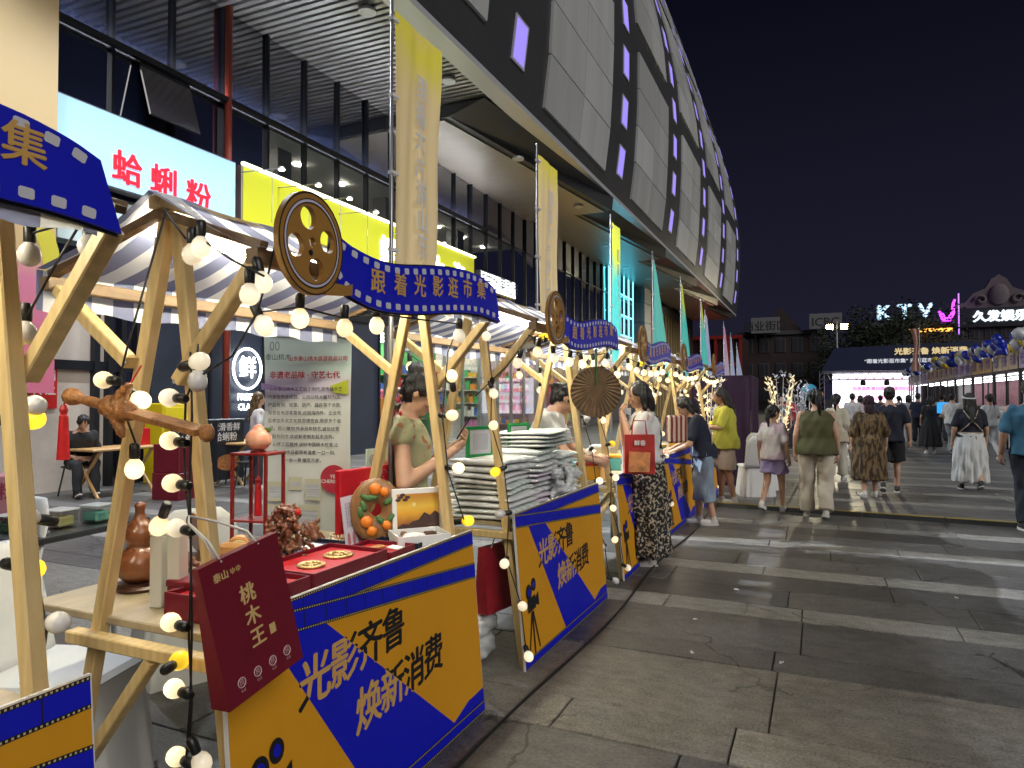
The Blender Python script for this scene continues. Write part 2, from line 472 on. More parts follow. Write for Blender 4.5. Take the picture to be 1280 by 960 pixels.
# ================================================================ the ground
def ground_material():
    m = bpy.data.materials.new('paving_sheet'); m.use_nodes = True
    nt = m.node_tree; p = nt.nodes['Principled BSDF']; N = nt.nodes.new; L = nt.links.new
    tc = N('ShaderNodeTexCoord'); sp = N('ShaderNodeSeparateXYZ'); L(tc.outputs['Object'], sp.inputs[0])
    a = N('ShaderNodeMath'); a.operation = 'SUBTRACT'; a.inputs[1].default_value = 5.16 - 125; L(sp.outputs[1], a.inputs[0])
    d = N('ShaderNodeMath'); d.operation = 'DIVIDE'; d.inputs[1].default_value = 1.25; L(a.outputs[0], d.inputs[0])
    f = N('ShaderNodeMath'); f.operation = 'FRACT'; L(d.outputs[0], f.inputs[0])
    lt = N('ShaderNodeMath'); lt.operation = 'LESS_THAN'; lt.inputs[1].default_value = .248; L(f.outputs[0], lt.inputs[0])
    br = N('ShaderNodeTexBrick'); br.inputs['Scale'].default_value = 1.0
    br.inputs['Brick Width'].default_value = 1.4; br.inputs['Row Height'].default_value = 1.25; br.inputs['Mortar Size'].default_value = .006
    br.inputs['Color1'].default_value = (.062, .060, .058, 1); br.inputs['Color2'].default_value = (.095, .092, .088, 1); br.inputs['Mortar'].default_value = (.02, .02, .02, 1)
    mp = N('ShaderNodeMapping'); mp.inputs['Location'].default_value = (0, -5.16, 0); L(tc.outputs['Object'], mp.inputs[0]); L(mp.outputs[0], br.inputs[0])
    mx = N('ShaderNodeMix'); mx.data_type = 'RGBA'; mx.inputs['B'].default_value = (.15, .145, .138, 1)
    L(lt.outputs[0], mx.inputs['Factor']); L(br.outputs['Color'], mx.inputs['A'])
    nz = N('ShaderNodeTexNoise'); nz.inputs['Scale'].default_value = .8; nz.inputs['Detail'].default_value = 8; L(tc.outputs['Object'], nz.inputs[0])
    mr = N('ShaderNodeMapRange'); mr.inputs[3].default_value = .6; mr.inputs[4].default_value = 1.4; L(nz.outputs['Fac'], mr.inputs[0])
    hs = N('ShaderNodeHueSaturation'); L(mr.outputs[0], hs.inputs['Value']); L(mx.outputs['Result'], hs.inputs['Color'])
    L(hs.outputs[0], p.inputs['Base Color'])
    r2 = N('ShaderNodeMapRange'); r2.inputs[3].default_value = .35; r2.inputs[4].default_value = .6; L(nz.outputs['Fac'], r2.inputs[0]); L(r2.outputs[0], p.inputs['Roughness'])
    return m

def slab_material(name, c, rough, grain, crack=.0):
    m = bpy.data.materials.new(name); m.use_nodes = True
    nt = m.node_tree; p = nt.nodes['Principled BSDF']; N = nt.nodes.new; L = nt.links.new
    geo = N('ShaderNodeNewGeometry')                      # one continuous plaza: world position
    vec = geo.outputs['Position']
    n1 = N('ShaderNodeTexNoise'); n1.inputs['Scale'].default_value = grain; n1.inputs['Detail'].default_value = 3; L(vec, n1.inputs[0])
    mp = N('ShaderNodeMapping'); mp.inputs['Scale'].default_value = (1.0, 1.7, 1); L(vec, mp.inputs[0])
    n2 = N('ShaderNodeTexNoise'); n2.inputs['Scale'].default_value = 9; n2.inputs['Detail'].default_value = 6; L(mp.outputs[0], n2.inputs[0])
    n3 = N('ShaderNodeTexNoise'); n3.inputs['Scale'].default_value = 1.1; n3.inputs['Detail'].default_value = 8; n3.inputs['Roughness'].default_value = .7; L(vec, n3.inputs[0])
    s1 = N('ShaderNodeMath'); s1.operation = 'MULTIPLY_ADD'; s1.inputs[1].default_value = 1.5; L(n1.outputs['Fac'], s1.inputs[0]); L(n2.outputs['Fac'], s1.inputs[2])
    s2 = N('ShaderNodeMath'); s2.operation = 'MULTIPLY_ADD'; s2.inputs[1].default_value = 1.1; L(n3.outputs['Fac'], s2.inputs[0]); L(s1.outputs[0], s2.inputs[2])
    mr = N('ShaderNodeMapRange'); mr.inputs[1].default_value = 1.3; mr.inputs[2].default_value = 2.3; mr.inputs[3].default_value = .38; mr.inputs[4].default_value = 1.62
    L(s2.outputs[0], mr.inputs[0])
    oi = N('ShaderNodeObjectInfo'); m2 = N('ShaderNodeMapRange'); m2.inputs[3].default_value = .78; m2.inputs[4].default_value = 1.22; L(oi.outputs['Random'], m2.inputs[0])
    mu = N('ShaderNodeMath'); mu.operation = 'MULTIPLY'; L(mr.outputs[0], mu.inputs[0]); L(m2.outputs[0], mu.inputs[1])
    fac = mu.outputs[0]
    # hairline cracks and round dark stains
    wn_ = N('ShaderNodeTexNoise'); wn_.inputs['Scale'].default_value = 3.5; wn_.inputs['Detail'].default_value = 5; L(vec, wn_.inputs[0])
    wv = N('ShaderNodeVectorMath'); wv.operation = 'MULTIPLY_ADD'; wv.inputs[1].default_value = (.35, .35, .35); L(wn_.outputs['Color'], wv.inputs[0]); L(vec, wv.inputs[2])
    vo = N('ShaderNodeTexVoronoi'); vo.feature = 'DISTANCE_TO_EDGE'; vo.inputs['Scale'].default_value = .75; L(wv.outputs[0], vo.inputs['Vector'])
    lt = N('ShaderNodeMath'); lt.operation = 'LESS_THAN'; lt.inputs[1].default_value = .0055; L(vo.outputs['Distance'], lt.inputs[0])
    n4 = N('ShaderNodeTexNoise'); n4.inputs['Scale'].default_value = .9; L(vec, n4.inputs[0])
    gt = N('ShaderNodeMath'); gt.operation = 'GREATER_THAN'; gt.inputs[1].default_value = .52; L(n4.outputs['Fac'], gt.inputs[0])
    ck = N('ShaderNodeMath'); ck.operation = 'MULTIPLY'; L(lt.outputs[0], ck.inputs[0]); L(gt.outputs[0], ck.inputs[1])
    ck2 = N('ShaderNodeMath'); ck2.operation = 'MULTIPLY_ADD'; ck2.inputs[1].default_value = -crack; ck2.inputs[2].default_value = 1.0; L(ck.outputs[0], ck2.inputs[0])
    v2 = N('ShaderNodeTexVoronoi'); v2.inputs['Scale'].default_value = 2.2; L(vec, v2.inputs['Vector'])
    st = N('ShaderNodeMapRange'); st.inputs[1].default_value = .03; st.inputs[2].default_value = .09; st.inputs[3].default_value = .62; st.inputs[4].default_value = 1.0; L(v2.outputs['Distance'], st.inputs[0])
    f2 = N('ShaderNodeMath'); f2.operation = 'MULTIPLY'; L(fac, f2.inputs[0]); L(ck2.outputs[0], f2.inputs[1])
    f3 = N('ShaderNodeMath'); f3.operation = 'MULTIPLY'; L(f2.outputs[0], f3.inputs[0]); L(st.outputs[0], f3.inputs[1])
    hs = N('ShaderNodeHueSaturation'); hs.inputs['Color'].default_value = (*c, 1); L(f3.outputs[0], hs.inputs['Value']); L(hs.outputs[0], p.inputs['Base Color'])
    rr = N('ShaderNodeMapRange'); rr.inputs[3].default_value = rough - .12; rr.inputs[4].default_value = rough + .15; L(n3.outputs['Fac'], rr.inputs[0]); L(rr.outputs[0], p.inputs['Roughness'])
    bp = N('ShaderNodeBump'); bp.inputs['Strength'].default_value = .25; bp.inputs['Distance'].default_value = .004; L(n1.outputs['Fac'], bp.inputs['Height']); L(bp.outputs[0], p.inputs['Normal'])
    return m

g = MB(); g.add([(-400, -200, 0), (400, -200, 0), (400, 600, 0), (-400, 600, 0)], [(0, 1, 2, 3)])
ground = struct(g.build('ground', ground_material()))
SL = {'d': slab_material('dark_granite', (.088, .084, .080), .42, 60, .75), 'b': slab_material('beige_granite', (.185, .172, .15), .55, 75, .5),
      'l': slab_material('light_granite', (.195, .187, .172), .5, 70, .6)}
rows = [(1.15, .45, 'd', 1.6), (1.6, .72, 'd', 1.9), (2.32, .73, 'd', 1.8), (3.05, .35, 'b', 1.0), (3.40, .78, 'b', 1.7), (4.18, .32, 'd', 1.6), (4.50, .66, 'd', 1.75), (5.16, .31, 'l', .95)]
y = 5.47
while y < 13:
    rows += [(y, .46, 'd', 1.5), (y + .46, .48, 'd', 1.7), (y + .94, .31, 'l', 1.2)]; y += 1.25
slabcache = {}
for ri, (y0, dep, kind, ln) in enumerate(rows):
    x = -8.8 - rnd.random() * ln
    xmax = 5.0 + y0 * .15
    while x < xmax:
        w = ln * rnd.choice((.8, 1.0, 1.0, 1.2))
        key = (round(w, 3), dep, kind)
        if key not in slabcache:
            slabcache[key] = MB().bbox(-w/2 + .004, w/2 - .004, -dep/2 + .004, dep/2 - .004, 0, .012, b=.004).mesh('paving_slab', SL[kind])
        o = link('paving_slab', slabcache[key], ground)
        o.location = (x + w/2, y0 + dep/2, rnd.uniform(.0005, .0035)); o.rotation_euler = (rnd.uniform(-.0012, .0012), rnd.uniform(-.0012, .0012), 0)
        x += w

# ================================================================ the mall: bulging film-strip block over a glazed shop front
FXP = -11.5                       # plane of the glazing
mall = thing('mall_building', 'large curved grey mall with film strip cladding and purple lit windows', 'building', (FXP, 40, 0))
mall.location = (0, 0, 0)
PROF = [(-7.72, 9.9), (-7.45, 12), (-7.30, 14.5), (-7.28, 17.2), (-7.52, 20), (-8.04, 22.8), (-8.95, 26.2), (-10.1, 29.6), (-11.2, 33.2), (-12.4, 36.9), (-13.8, 40), (-15.6, 43.2), (-19, 46)]
def prof(z, off=0.0):
    for (xa, za), (xb, zb) in zip(PROF, PROF[1:]):
        if z <= zb or (xb, zb) == PROF[-1]:
            t = (z - za) / (zb - za); return xa + (xb - xa) * t + off
    return PROF[-1][0] + off
CL_DARK = M('dark_cladding', (.055, .057, .062), .5, metal=.2, var=.12, vs_=.6)
CL_LITE = M('light_cladding', (.56, .57, .57), .42, metal=.2, var=.12, vs_=.35, rand=.17, stretch=(1, 2.5, .25))
Y_A, Y_END = -2.0, 73.2
b = MB(); zs = [9.9 + i * (45.6 - 9.9) / 30 for i in range(31)]
for i in range(30):
    z0, z1 = zs[i], zs[i + 1]
    b.add([(prof(z0), Y_A, z0), (prof(z0), Y_END, z0), (prof(z1), Y_END, z1), (prof(z1), Y_A, z1)], [(0, 1, 2, 3)])
n = len(b.v)
endp = [(prof(z), Y_END, z) for z in zs]
b.add(endp + [(-30, Y_END, 45.6), (-30, Y_END, 9.9)], [tuple(range(len(endp) + 2))])
b.add([(prof(45.6), Y_A, 45.6), (prof(45.6), Y_END, 45.6), (-30, Y_END, 45.6), (-30, Y_A, 45.6)], [(0, 1, 2, 3)])
b.build('hull', CL_DARK, mall, smooth=False)
def skinquad(y0, y1, z0, z1, off, th):
    n = max(1, int((z1 - z0) / 1.6)); mb = MB(); vs = []
    for i in range(n + 1):
        z = z0 + (z1 - z0) * i / n
        for yy in (y0, y1): vs += [(prof(z, off), yy, z), (prof(z, off - th), yy, z)]
    fs = []
    for i in range(n):
        k = i * 4; q = k + 4
        fs += [(k, k + 2, q + 2, q), (k + 1, q + 1, q + 3, k + 3), (k, q, q + 1, k + 1), (k + 2, k + 3, q + 3, q + 2)]
    fs += [(0, 1, 3, 2), (n * 4, n * 4 + 2, n * 4 + 3, n * 4 + 1)]
    return mb.add(vs, fs)
COLS = [6.8, 17.4, 28.0, 38.6, 49.2, 59.8, 70.4]
BANDS = [(16.9, 18.2), (25.4, 26.7), (34.0, 35.3)]
for k in range(len(COLS)):
    y0 = COLS[k] + 2.05; y1 = (COLS[k + 1] - 2.05) if k + 1 < len(COLS) else Y_END - .3
    if k == 6: continue
    segs = [(10.35 if k else 10.9, 16.9), (18.2, 25.4), (26.7, 34.0), (35.3, 42.5)]
    for z0, z1 in segs:
        nr = max(1, round((z1 - z0) / 1.62))
        for r in range(nr):
            for c in range(2):
                ya = y0 + (y1 - y0) * c / 2; yb = y0 + (y1 - y0) * (c + 1) / 2
                za = z0 + (z1 - z0) * r / nr; zb = z0 + (z1 - z0) * (r + 1) / nr
                if za > 30 and k < 2: continue
                skinquad(ya + .022, yb - .022, za + .022, zb - .022, .09, .09).build('cladding_panel', CL_LITE, mall)
LILAC = E('lilac_window', (.34, .26, .95), .40)
FRAME_L = M('window_frame_pale', (.5, .48, .6), .4)
for k, yc in enumerate(COLS):
    z = 10.75; 
    while z < 41:
        if not (k < 2 and z > 14.6 and k < 1):
            w = skinquad(yc - .44, yc + .44, z, z + 1.22, .05, .04).build('window', FRAME_L, mall)
            skinquad(yc - .36, yc + .36, z + .07, z + 1.15, .056, .03).build('pane', LILAC, w)
        z += 2.05
# soffit and its slats, with the tapering fascia steps of every module
SOFF = M('soffit_slat', (.34, .33, .33), .35, metal=.5, var=.1, vs_=1)
SOFF_B = M('soffit_gap', (.03, .03, .032), .7)
EDGE = M('soffit_edge_trim', (.62, .63, .66), .35, metal=.3)
b = MB(); b.box(-11.9, -7.76, Y_A, Y_END, 9.86, 9.9); b.build('soffit_deck', SOFF_B, mall)
b = MB()
y = 3.0
while y < 47:
    b.box(-11.8, -8.25, y, y + .115, 9.80, 9.855); y += .20
so = b.build('soffit_slats', SOFF, mall); so['kind'] = 'stuff'
b = MB(); b.box(-8.2, -7.68, Y_A, 72.9, 9.74, 9.895); b.build('soffit_edge', EDGE, mall)
BRONZE = M('bronze_cladding', (.12, .105, .075), .34, metal=.6, var=.15, vs_=.8)
for k, yc in enumerate(COLS[1:-1]):
    nb, nt_ = yc - .6, yc + 10.0
    p = [(-9.4, nb, 9.40), (-7.72, nt_, 9.2), (-11.6, nt_, 9.2), (-11.6, nb, 9.40), (-8.3, nb, 9.735), (-7.66, nt_, 9.735), (-11.6, nt_, 9.735), (-11.6, nb, 9.735)]
    MB().hexa(p).build('fascia_step', BRONZE if k else CL_DARK, mall)
    q = [(-9.6, nb + .1, 9.35), (-8.0, nt_ - .1, 9.15), (-11.5, nt_ - .1, 9.15), (-11.5, nb + .1, 9.35), (-9.6, nb + .1, 9.393), (-8.0, nt_ - .1, 9.193), (-11.5, nt_ - .1, 9.193), (-11.5, nb + .1, 9.393)]
    MB().hexa(q).build('soffit_board', M('soffit_board', (.40, .36, .31), .4, metal=.3, var=.12, vs_=1.5, stretch=(1, 12, 1)), mall)
# downlights let into the soffit, lit
DL = E('downlight_glow', (1, .95, .85), 9.0)
for (u, v) in [(757, 310), (782, 337), (733, 341), (811, 351), (826, 369), (869, 398)]:
    p = PX(u, v, z=8.98)
    if p.y > 72: continue
    d = thing('downlight', 'round white downlight in the brown soffit, %s' % {757: 'the one above the teal flag', 782: 'beside the blue glow', 733: 'left of the teal flag near the glass', 811: 'above the plain teal flag', 826: 'above the fifth flag', 869: 'farthest along the row'}[u], 'light', (p.x, p.y, 9.08), group='downlights under the mall soffit')
    MB().lathe([(.11, 0), (.16, 0), (.16, .05), (.11, .05)], 16).build('trim', EDGE, d, smooth=False)
    MB().lathe([(.0, .008), (.105, .008), (.105, .02), (0, .02)], 16).build('lens', DL, d)

# cold downlights added to light the paving, and an uplight added for the slats
for k, yy in enumerate((5.0, 8.5, 12.0, 15.5, 20.0, 26.0)):
    d = thing('downlight', ['added cold soffit downlight nearest the camera', 'second added cold soffit downlight', 'third added cold soffit downlight', 'fourth added cold soffit downlight', 'fifth added cold soffit downlight', 'sixth added cold soffit downlight'][k], 'light', (-8.7, yy, 9.70 if yy < 16 else 9.1), group='downlights under the mall soffit')
    MB().lathe([(.14, 0), (.19, 0), (.19, .06), (.14, .06)], 16).build('trim', EDGE, d)
    MB().lathe([(0, .01), (.135, .01), (.135, .03), (0, .03)], 16).build('lens', DL, d)
    lamp('added_downlight_beam', 'SPOT', (0, 0, -.02), 1050, (.84, .91, 1.0), .14, d, spot=125, target=(.25, 0, -1))
cv = thing('added_uplight', 'long added uplight on the transom above the shop signs washing the soffit', 'light', (-11.34, 6, 7.78))  # invented fitting, added only to brighten the soffit; trough hides its tube
MB().bbox(-.05, .05, 0, 17, -.03, .02, .005).build('added_trough', DARKM, cv)
MB().box(.051, .056, 0, 17, -.03, .075).build('added_trough_lip', DARKM, cv)
MB().box(-.03, .03, .1, 16.9, .022, .035).build('tube', E('added_uplight_glow', (.92, .95, 1.0), 26.0), cv)

# glazing: dark blue panes between mullions
PANE = M('dark_blue_glass', (.016, .022, .055), .05, spec=1.0, ior=2.6)
MULL = M('mullion', (.022, .024, .032), .4, metal=.5)
REDPOLE = M('red_pole', (.34, .05, .03), .5)
LITGLASS = thin_glass('upper_glass', (.80, .84, .92), .08)
zs_p = [3.9, 5.35, 7.75, 9.84]
ym = 3.2; k = 0
lit = lambda y0, z0: 12.0 < y0 < 26.5 and 5.2 < z0 < 7.2
while ym < 46:
    w = 1.26
    for z0, z1 in zip(zs_p, zs_p[1:]):
        L_ = lit(ym, z0)
        # uneven reflections: each pane sits a hair out of true
        o = MB().box(-.006, .006, .03, w - .03, .03, z1 - z0 - .03).build('pane', LITGLASS if L_ else PANE, mall)
        o.location = (FXP, ym, z0); o.rotation_euler = (0, rnd.uniform(-.008, .008), rnd.uniform(-.006, .006))
    MB().box(FXP - .05, FXP + .09, ym - .03, ym + .03, 3.9, 9.84).build('mullion', MULL, mall)
    ym += w
for z in zs_p[:-1]:
    MB().box(FXP - .03, FXP + .05, 3.2, 46, z - .03, z + .03).build('transom', MULL, mall)
MB().tube([(FXP + .16, 10.78, 0), (FXP + .16, 10.78, 9.8)], .075, 10).build('red_pole', REDPOLE, mall, smooth=True)
# the half-open casement
o = MB().box(-.02, .02, 0, 1.1, -1.25, 0).build('casement', M('casement_glass', (.03, .026, .034), .12, spec=.8, ior=1.9), mall)
o.location = (FXP + .06, 8.72, 7.90); o.rotation_euler = (0, R(-17), 0)
# upper room behind the lit panes
CEIL = M('room_ceiling', (.75, .73, .66), .8); ROOMW = M('room_wall', (.30, .29, .28), .8)
b = MB(); b.box(-19, -11.7, 11.8, 27.2, 7.95, 8.05); b.build('room_ceiling', CEIL, mall)
b = MB(); b.box(-19.1, -19, 11.8, 27.2, 5.2, 8.0); b.build('room_wall', ROOMW, mall)
b = MB(); b.box(-19, -11.7, 11.8, 27.2, 5.2, 5.3); b.build('room_floor', ROOMW, mall)
RS = E('room_spot', (1, .9, .65), 60)
for i in range(8):
    for j in range(2):
        MB().lathe([(0, 0), (.09, 0), (.09, .03), (0, .03)], 10, (-13.0 - j * 2.4, 12.9 + i * 1.9, 7.9)).build('room_spotlight', RS, mall)
for yy in (13.6, 18.4, 23.2):
    MB().box(-13.1, -12.6, yy, yy + .5, 5.3, 7.95).build('room_column', ROOMW, mall)

# ground floor: dark wall with the fresh sign, then lit shops behind glass doors
NAVYW = M('navy_wall', (.020, .026, .042), .45, var=.2, vs_=1.2)
MB().box(FXP - .3, FXP - .02, 9.0, 16.6, 0, 3.88).build('navy_wall', NAVYW, mall)
for yy in (9.0, 10.5, 12.0, 13.5, 15.0, 16.5):
    MB().box(FXP - .02, FXP + .03, yy - .03, yy + .03, 0, 3.88).build('wall_rib', MULL, mall)
STONE = M('pale_stone', (.52, .46, .40), .6, var=.1, vs_=3)
MB().box(FXP - .3, FXP - .02, 4.2, 8.2, 0, 3.88).build('stone_wall', STONE, mall)
for yy in (7.95, 8.2, 8.45, 8.75, 8.95):
    MB().box(FXP - .05, FXP + .10, yy, yy + .10, 0, 3.88).build('door_frame', MULL, mall)
MB().box(FXP - .02, FXP + .06, 4.2, 9.0, 2.02, 2.18).build('door_head', MULL, mall)
MB().box(FXP - .3, FXP + .02, 9.0, 46, 3.62, 3.9).build('lintel', MULL, mall)
MB().box(FXP - .3, FXP + .02, 3.0, 9.0, 3.7, 3.9).build('lintel', MULL, mall)
SHELF = [M('shelf_green', (.05, .50, .10), .5), M('shelf_pink', (.7, .18, .32), .5), M('shelf_cream', (.65, .6, .5), .5), M('shelf_orange', (.7, .3, .05), .5), M('shelf_dark', (.05, .05, .06), .5), M('shelf_white', (.75, .75, .75), .5)]
WALLW = M('shop_wall', (.70, .70, .68), .7); FLOORS = M('shop_floor', (.35, .34, .32), .35)
SHL = E('shop_ceiling_light', (1.0, .95, .86), 6.5)
STOCK = [M('stock_%d' % k, c, .45) for k, c in enumerate([(.6, .05, .05), (.7, .45, .03), (.05, .4, .12), (.05, .15, .5), (.7, .7, .66), (.6, .2, .4), (.3, .15, .06), (.7, .3, .05)])]
SHOP = [(16.8, 20.2, (.16, .62, .22), 5.5), (20.2, 24.4, (.9, .88, .84), 5.0), (24.4, 29.5, (.85, .55, .62), 5.0), (29.5, 36.0, (.9, .75, .5), 5.0)]
for i, (y0, y1, wc, es) in enumerate(SHOP):
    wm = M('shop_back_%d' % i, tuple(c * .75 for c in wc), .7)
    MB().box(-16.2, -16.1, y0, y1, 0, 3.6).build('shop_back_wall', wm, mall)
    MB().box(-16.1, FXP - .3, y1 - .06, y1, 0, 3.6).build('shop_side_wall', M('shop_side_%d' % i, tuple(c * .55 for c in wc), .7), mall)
    for zz in (.35, .85, 1.35, 1.85, 2.35):
        MB().box(-15.9, FXP - .6, y1 - .42, y1 - .065, zz - .03, zz).build('shop_shelf', [M('shelf_wood', (.4, .26, .12), .5), M('shelf_pale', (.6, .6, .6), .5)][i % 2], mall)
        xx = -15.8; mm = [MB() for _ in range(8)]
        while xx < FXP - .8:
            wd = rnd.uniform(.10, .24); mm[rnd.randrange(8)].box(xx, xx + wd, y1 - .38, y1 - .14, zz + .001, zz + rnd.uniform(.15, .38)); xx += wd + .02
        for k_, m_ in enumerate(mm):
            if m_.f:
                o_ = m_.build('shelf_goods', STOCK[k_], mall); o_['kind'] = 'stuff'
    for q in range(2):
        yy = y0 + (y1 - y0) * (q + .3) / 2
        MB().bbox(-15.2, -14.9, yy, yy + 1.1, 1.7, 2.5, .02).build('shop_lightbox', [E('lb_green', (.15, 1, .3), 1.1), E('lb_warm', (1, .7, .3), 1.0), E('lb_pink', (1, .3, .5), 1.0), E('lb_amber', (1, .6, .15), 1.1)][i], mall)
    MB().box(-16.1, FXP - .02, y0, y1 - .07, .0, .03).build('shop_floor', FLOORS, mall)
    MB().box(-16.1, FXP - .3, y0, y1 - .07, 3.5, 3.6).build('shop_ceiling', WALLW, mall)
    for q in range(3):
        yy = y0 + (y1 - y0) * (q + .5) / 3
        MB().box(-15.6, -12.0, yy - .12, yy + .12, 3.44, 3.49).build('ceiling_light', SHL, mall)
    for q in range(16):
        yy = y0 + .3 + rnd.random() * (y1 - y0 - .9); hh = rnd.uniform(.5, 2.3); xx = rnd.uniform(-15.9, -13.0); 
        MB().bbox(xx, xx + .4, yy, yy + rnd.uniform(.3, .8), .03, hh, .02).build('shelf', rnd.choice(SHELF), mall)
    yy = y0
    while yy < y1 - .2:
        MB().box(FXP - .05, FXP + .06, yy, yy + .07, 0, 3.62).build('door_frame', GREYM, mall)
        o = MB().box(FXP - .006, FXP + .006, yy + .08, min(yy + 1.29, y1), .08, 3.6).build('door_pane', thin_glass('door_glass', (.93, .95, .95), .06), mall)
        yy += 1.3
MB().box(FXP - .4, FXP - .02, 36.0, 46, 0, 3.62).build('entrance_wall', NAVYW, mall)
# farther podium wall with gold upright fins and a grey pier
MB().box(FXP - 3, FXP - .5, 46, 73, 0, 9.8).build('podium_wall', M('podium_wall', (.05, .045, .045), .6), mall)
GF = M('gold_fin', (.5, .38, .2), .4, metal=.4)
for i in range(16):
    yy = 52 + i * 1.15
    MB().box(FXP - .5, FXP - .2, yy, yy + .22, 0, 8.4).build('upright_fin', GF, mall)
PIER = M('grey_pier', (.17, .17, .18), .5, var=.1)
for i in range(7):
    MB().bbox(FXP - .5, FXP + .5, 47.2, 49.2, i * 1.35 + .01, (i + 1) * 1.35, .02).build('pier_block', PIER, mall)
MB().box(FXP - .1, FXP + .0, 36, 46, 3.9, 9.8)
CY = E('cyan_led', (.10, .75, 1.0), 2.6)
gr = MB()
led = thing('led_grid', 'glowing cyan led grid on the glass wall behind the teal flag', 'led grid', (FXP + .14, 39.6, 4.2))
for i in range(6): MB().box(-.03, .03, i * 1.15 - .03, i * 1.15 + .03, 0, 5.2).build('upright_tube', CY, led)
for j in range(5): MB().box(-.025, .025, 0, 5.75, j * 1.28 - .03, j * 1.28 + .03).build('cross_tube', CY, led)

# pale clad pier at the far left, printed beige above and pink below
o = MB().box(-10.9, -10.6, 5.0, PX(70, 300, x=-10.6).y, 1.62, 12).build('shop_pillar', [printed('pillar_print', [(1.6, (.62, .16, .25)), (2.6, (.66, .17, .27)), (3.6, (.64, .2, .3)), (4.05, (.60, .42, .2)), (9.2, (.62, .47, .26)), (11.5, (.62, .42, .28)), (12, (.55, .12, .25))], 2, noise=.5, nscale=.5)])
tag(o, 'beige and pink printed pillar of the corner shop, left edge', 'pillar')
ARC = M('yellow_arc', (.62, .54, .05), .6)
poly = [( .62 * math.cos(a), .95 * math.sin(a)) for a in [R(q) for q in range(-10, 171, 15)]] + [(.36 * math.cos(a), .62 * math.sin(a)) for a in [R(q) for q in range(170, -11, -15)]]
pp = PX(22, 330, x=-10.6)
MB().prism(poly, (-10.597, pp.y, pp.z), (0, 1, 0), (0, 0, 1), (1, 0, 0), .004).build('printed_arc', ARC, o)

# ---------------------------------------------------------------- shop signs
def lightbox(name, label, y0, y1, z0, z1, face, x=FXP + .15, th=.22, cat='sign'):
    t = thing(name, label, cat, (x, y0, z0))
    MB().bbox(0, th, 0, y1 - y0, 0, z1 - z0, .012).build('case', GREYM, t)
    f = MB().box(th + .001, th + .012, .03, y1 - y0 - .03, .03, z1 - z0 - .03).build('face', face, t)
    return t, f
SX = FXP + .15
ya, yb = PX(60, 100, x=SX + .2).y, PX(294, 240, x=SX + .2).y
zt, zb = PX(294, 203, x=SX + .2).z, PX(294, 281, x=SX + .2).z
t, f = lightbox('shop_sign', 'pale blue lit shop sign with red characters behind the first stall', ya, yb, zb, zt, E('pale_blue_light', (.40, .66, .92), .30))
RL = E('red_sign_letter', (.95, .012, .03), .5)
for ch, uu, vv in (('粉', 249, 248), ('蜊', 206, 230), ('蛤', 160, 214)):
    p = PX(uu, vv, x=SX + .25)
    text(ch, RL, (.24, p.y - ya, p.z - zb), *FX, .60, t, bold=.02, extrude=.02)
fl_ = thing('shop_floodlight', 'black floodlight bracketed high on the glass above the corner shop', 'floodlight', (-10.2, 6.5, 8.7))
MB().bbox(-.10, .10, -.16, .16, -.10, .10, .015).build('housing', DARKM, fl_); MB().beam((-.12, 0, .02), (-1.15, 0, .08), .05, .03, (0, 0, 1)).build('bracket', DARKM, fl_)
MB().box(.101, .108, -.13, .13, -.08, .08).build('lens', E('flood_lens', (.9, .95, 1.0), 8.0), fl_)
lamp('floodlight_beam', 'SPOT', (.16, 0, 0), 5600, (.84, .91, 1.0), .05, fl_, spot=19, target=(10.3, .95, -8.7))
# small poster strip below it
p0 = PX(70, 250, x=SX); p1 = PX(290, 300, x=SX)
o = MB().box(0, .03, 0, p1.y - p0.y - .1, 0, .85).build('menu_strip', E('strip_face', (.55, .66, .66), .07)); o.location = (SX + .02, p0.y, zb - 1.0)
tag(o, 'pale printed strip hanging below the pale blue shop sign', 'sign')
text('蛤蜊粉 海鲜面 鲜蛤拌饭', BLACK, (.034, (p1.y - p0.y) / 2, .45), *FX, .34, o)
# yellow sign
ya, yb = PX(300, 205, x=SX + .2).y, PX(592, 350, x=SX + .2).y
t, f = lightbox('shop_sign', 'lime yellow lit shop sign with a white glowing top edge', ya + .03, yb, zb, zt, printed('lime_print', [(0, (.62, .6, .02)), (1.5, (.6, .62, .03))]))
_mats['lime_print'].node_tree.nodes['Principled BSDF'].inputs['Emission Color'].default_value = (.62, .60, .015, 1)
_mats['lime_print'].node_tree.nodes['Principled BSDF'].inputs['Emission Strength'].default_value = .14
MB().box(.2, .28, 0, yb - ya, zt - zb + .01, zt - zb + .06).build('top_light', E('edge_light', (1, .98, .6), 2.6), t)
WL = E('white_letter', (1, 1, .85), 1.6)
for i, ch in enumerate('鲜蛤大海'):
    text(ch, WL, (.25, (yb - ya) * (.50 + .13 * i), (zt - zb) * .36), *FX, .8, t, bold=.04, extrude=.02)
LAMPH = E('sign_lamp_glow', (1, .92, .5), 14)
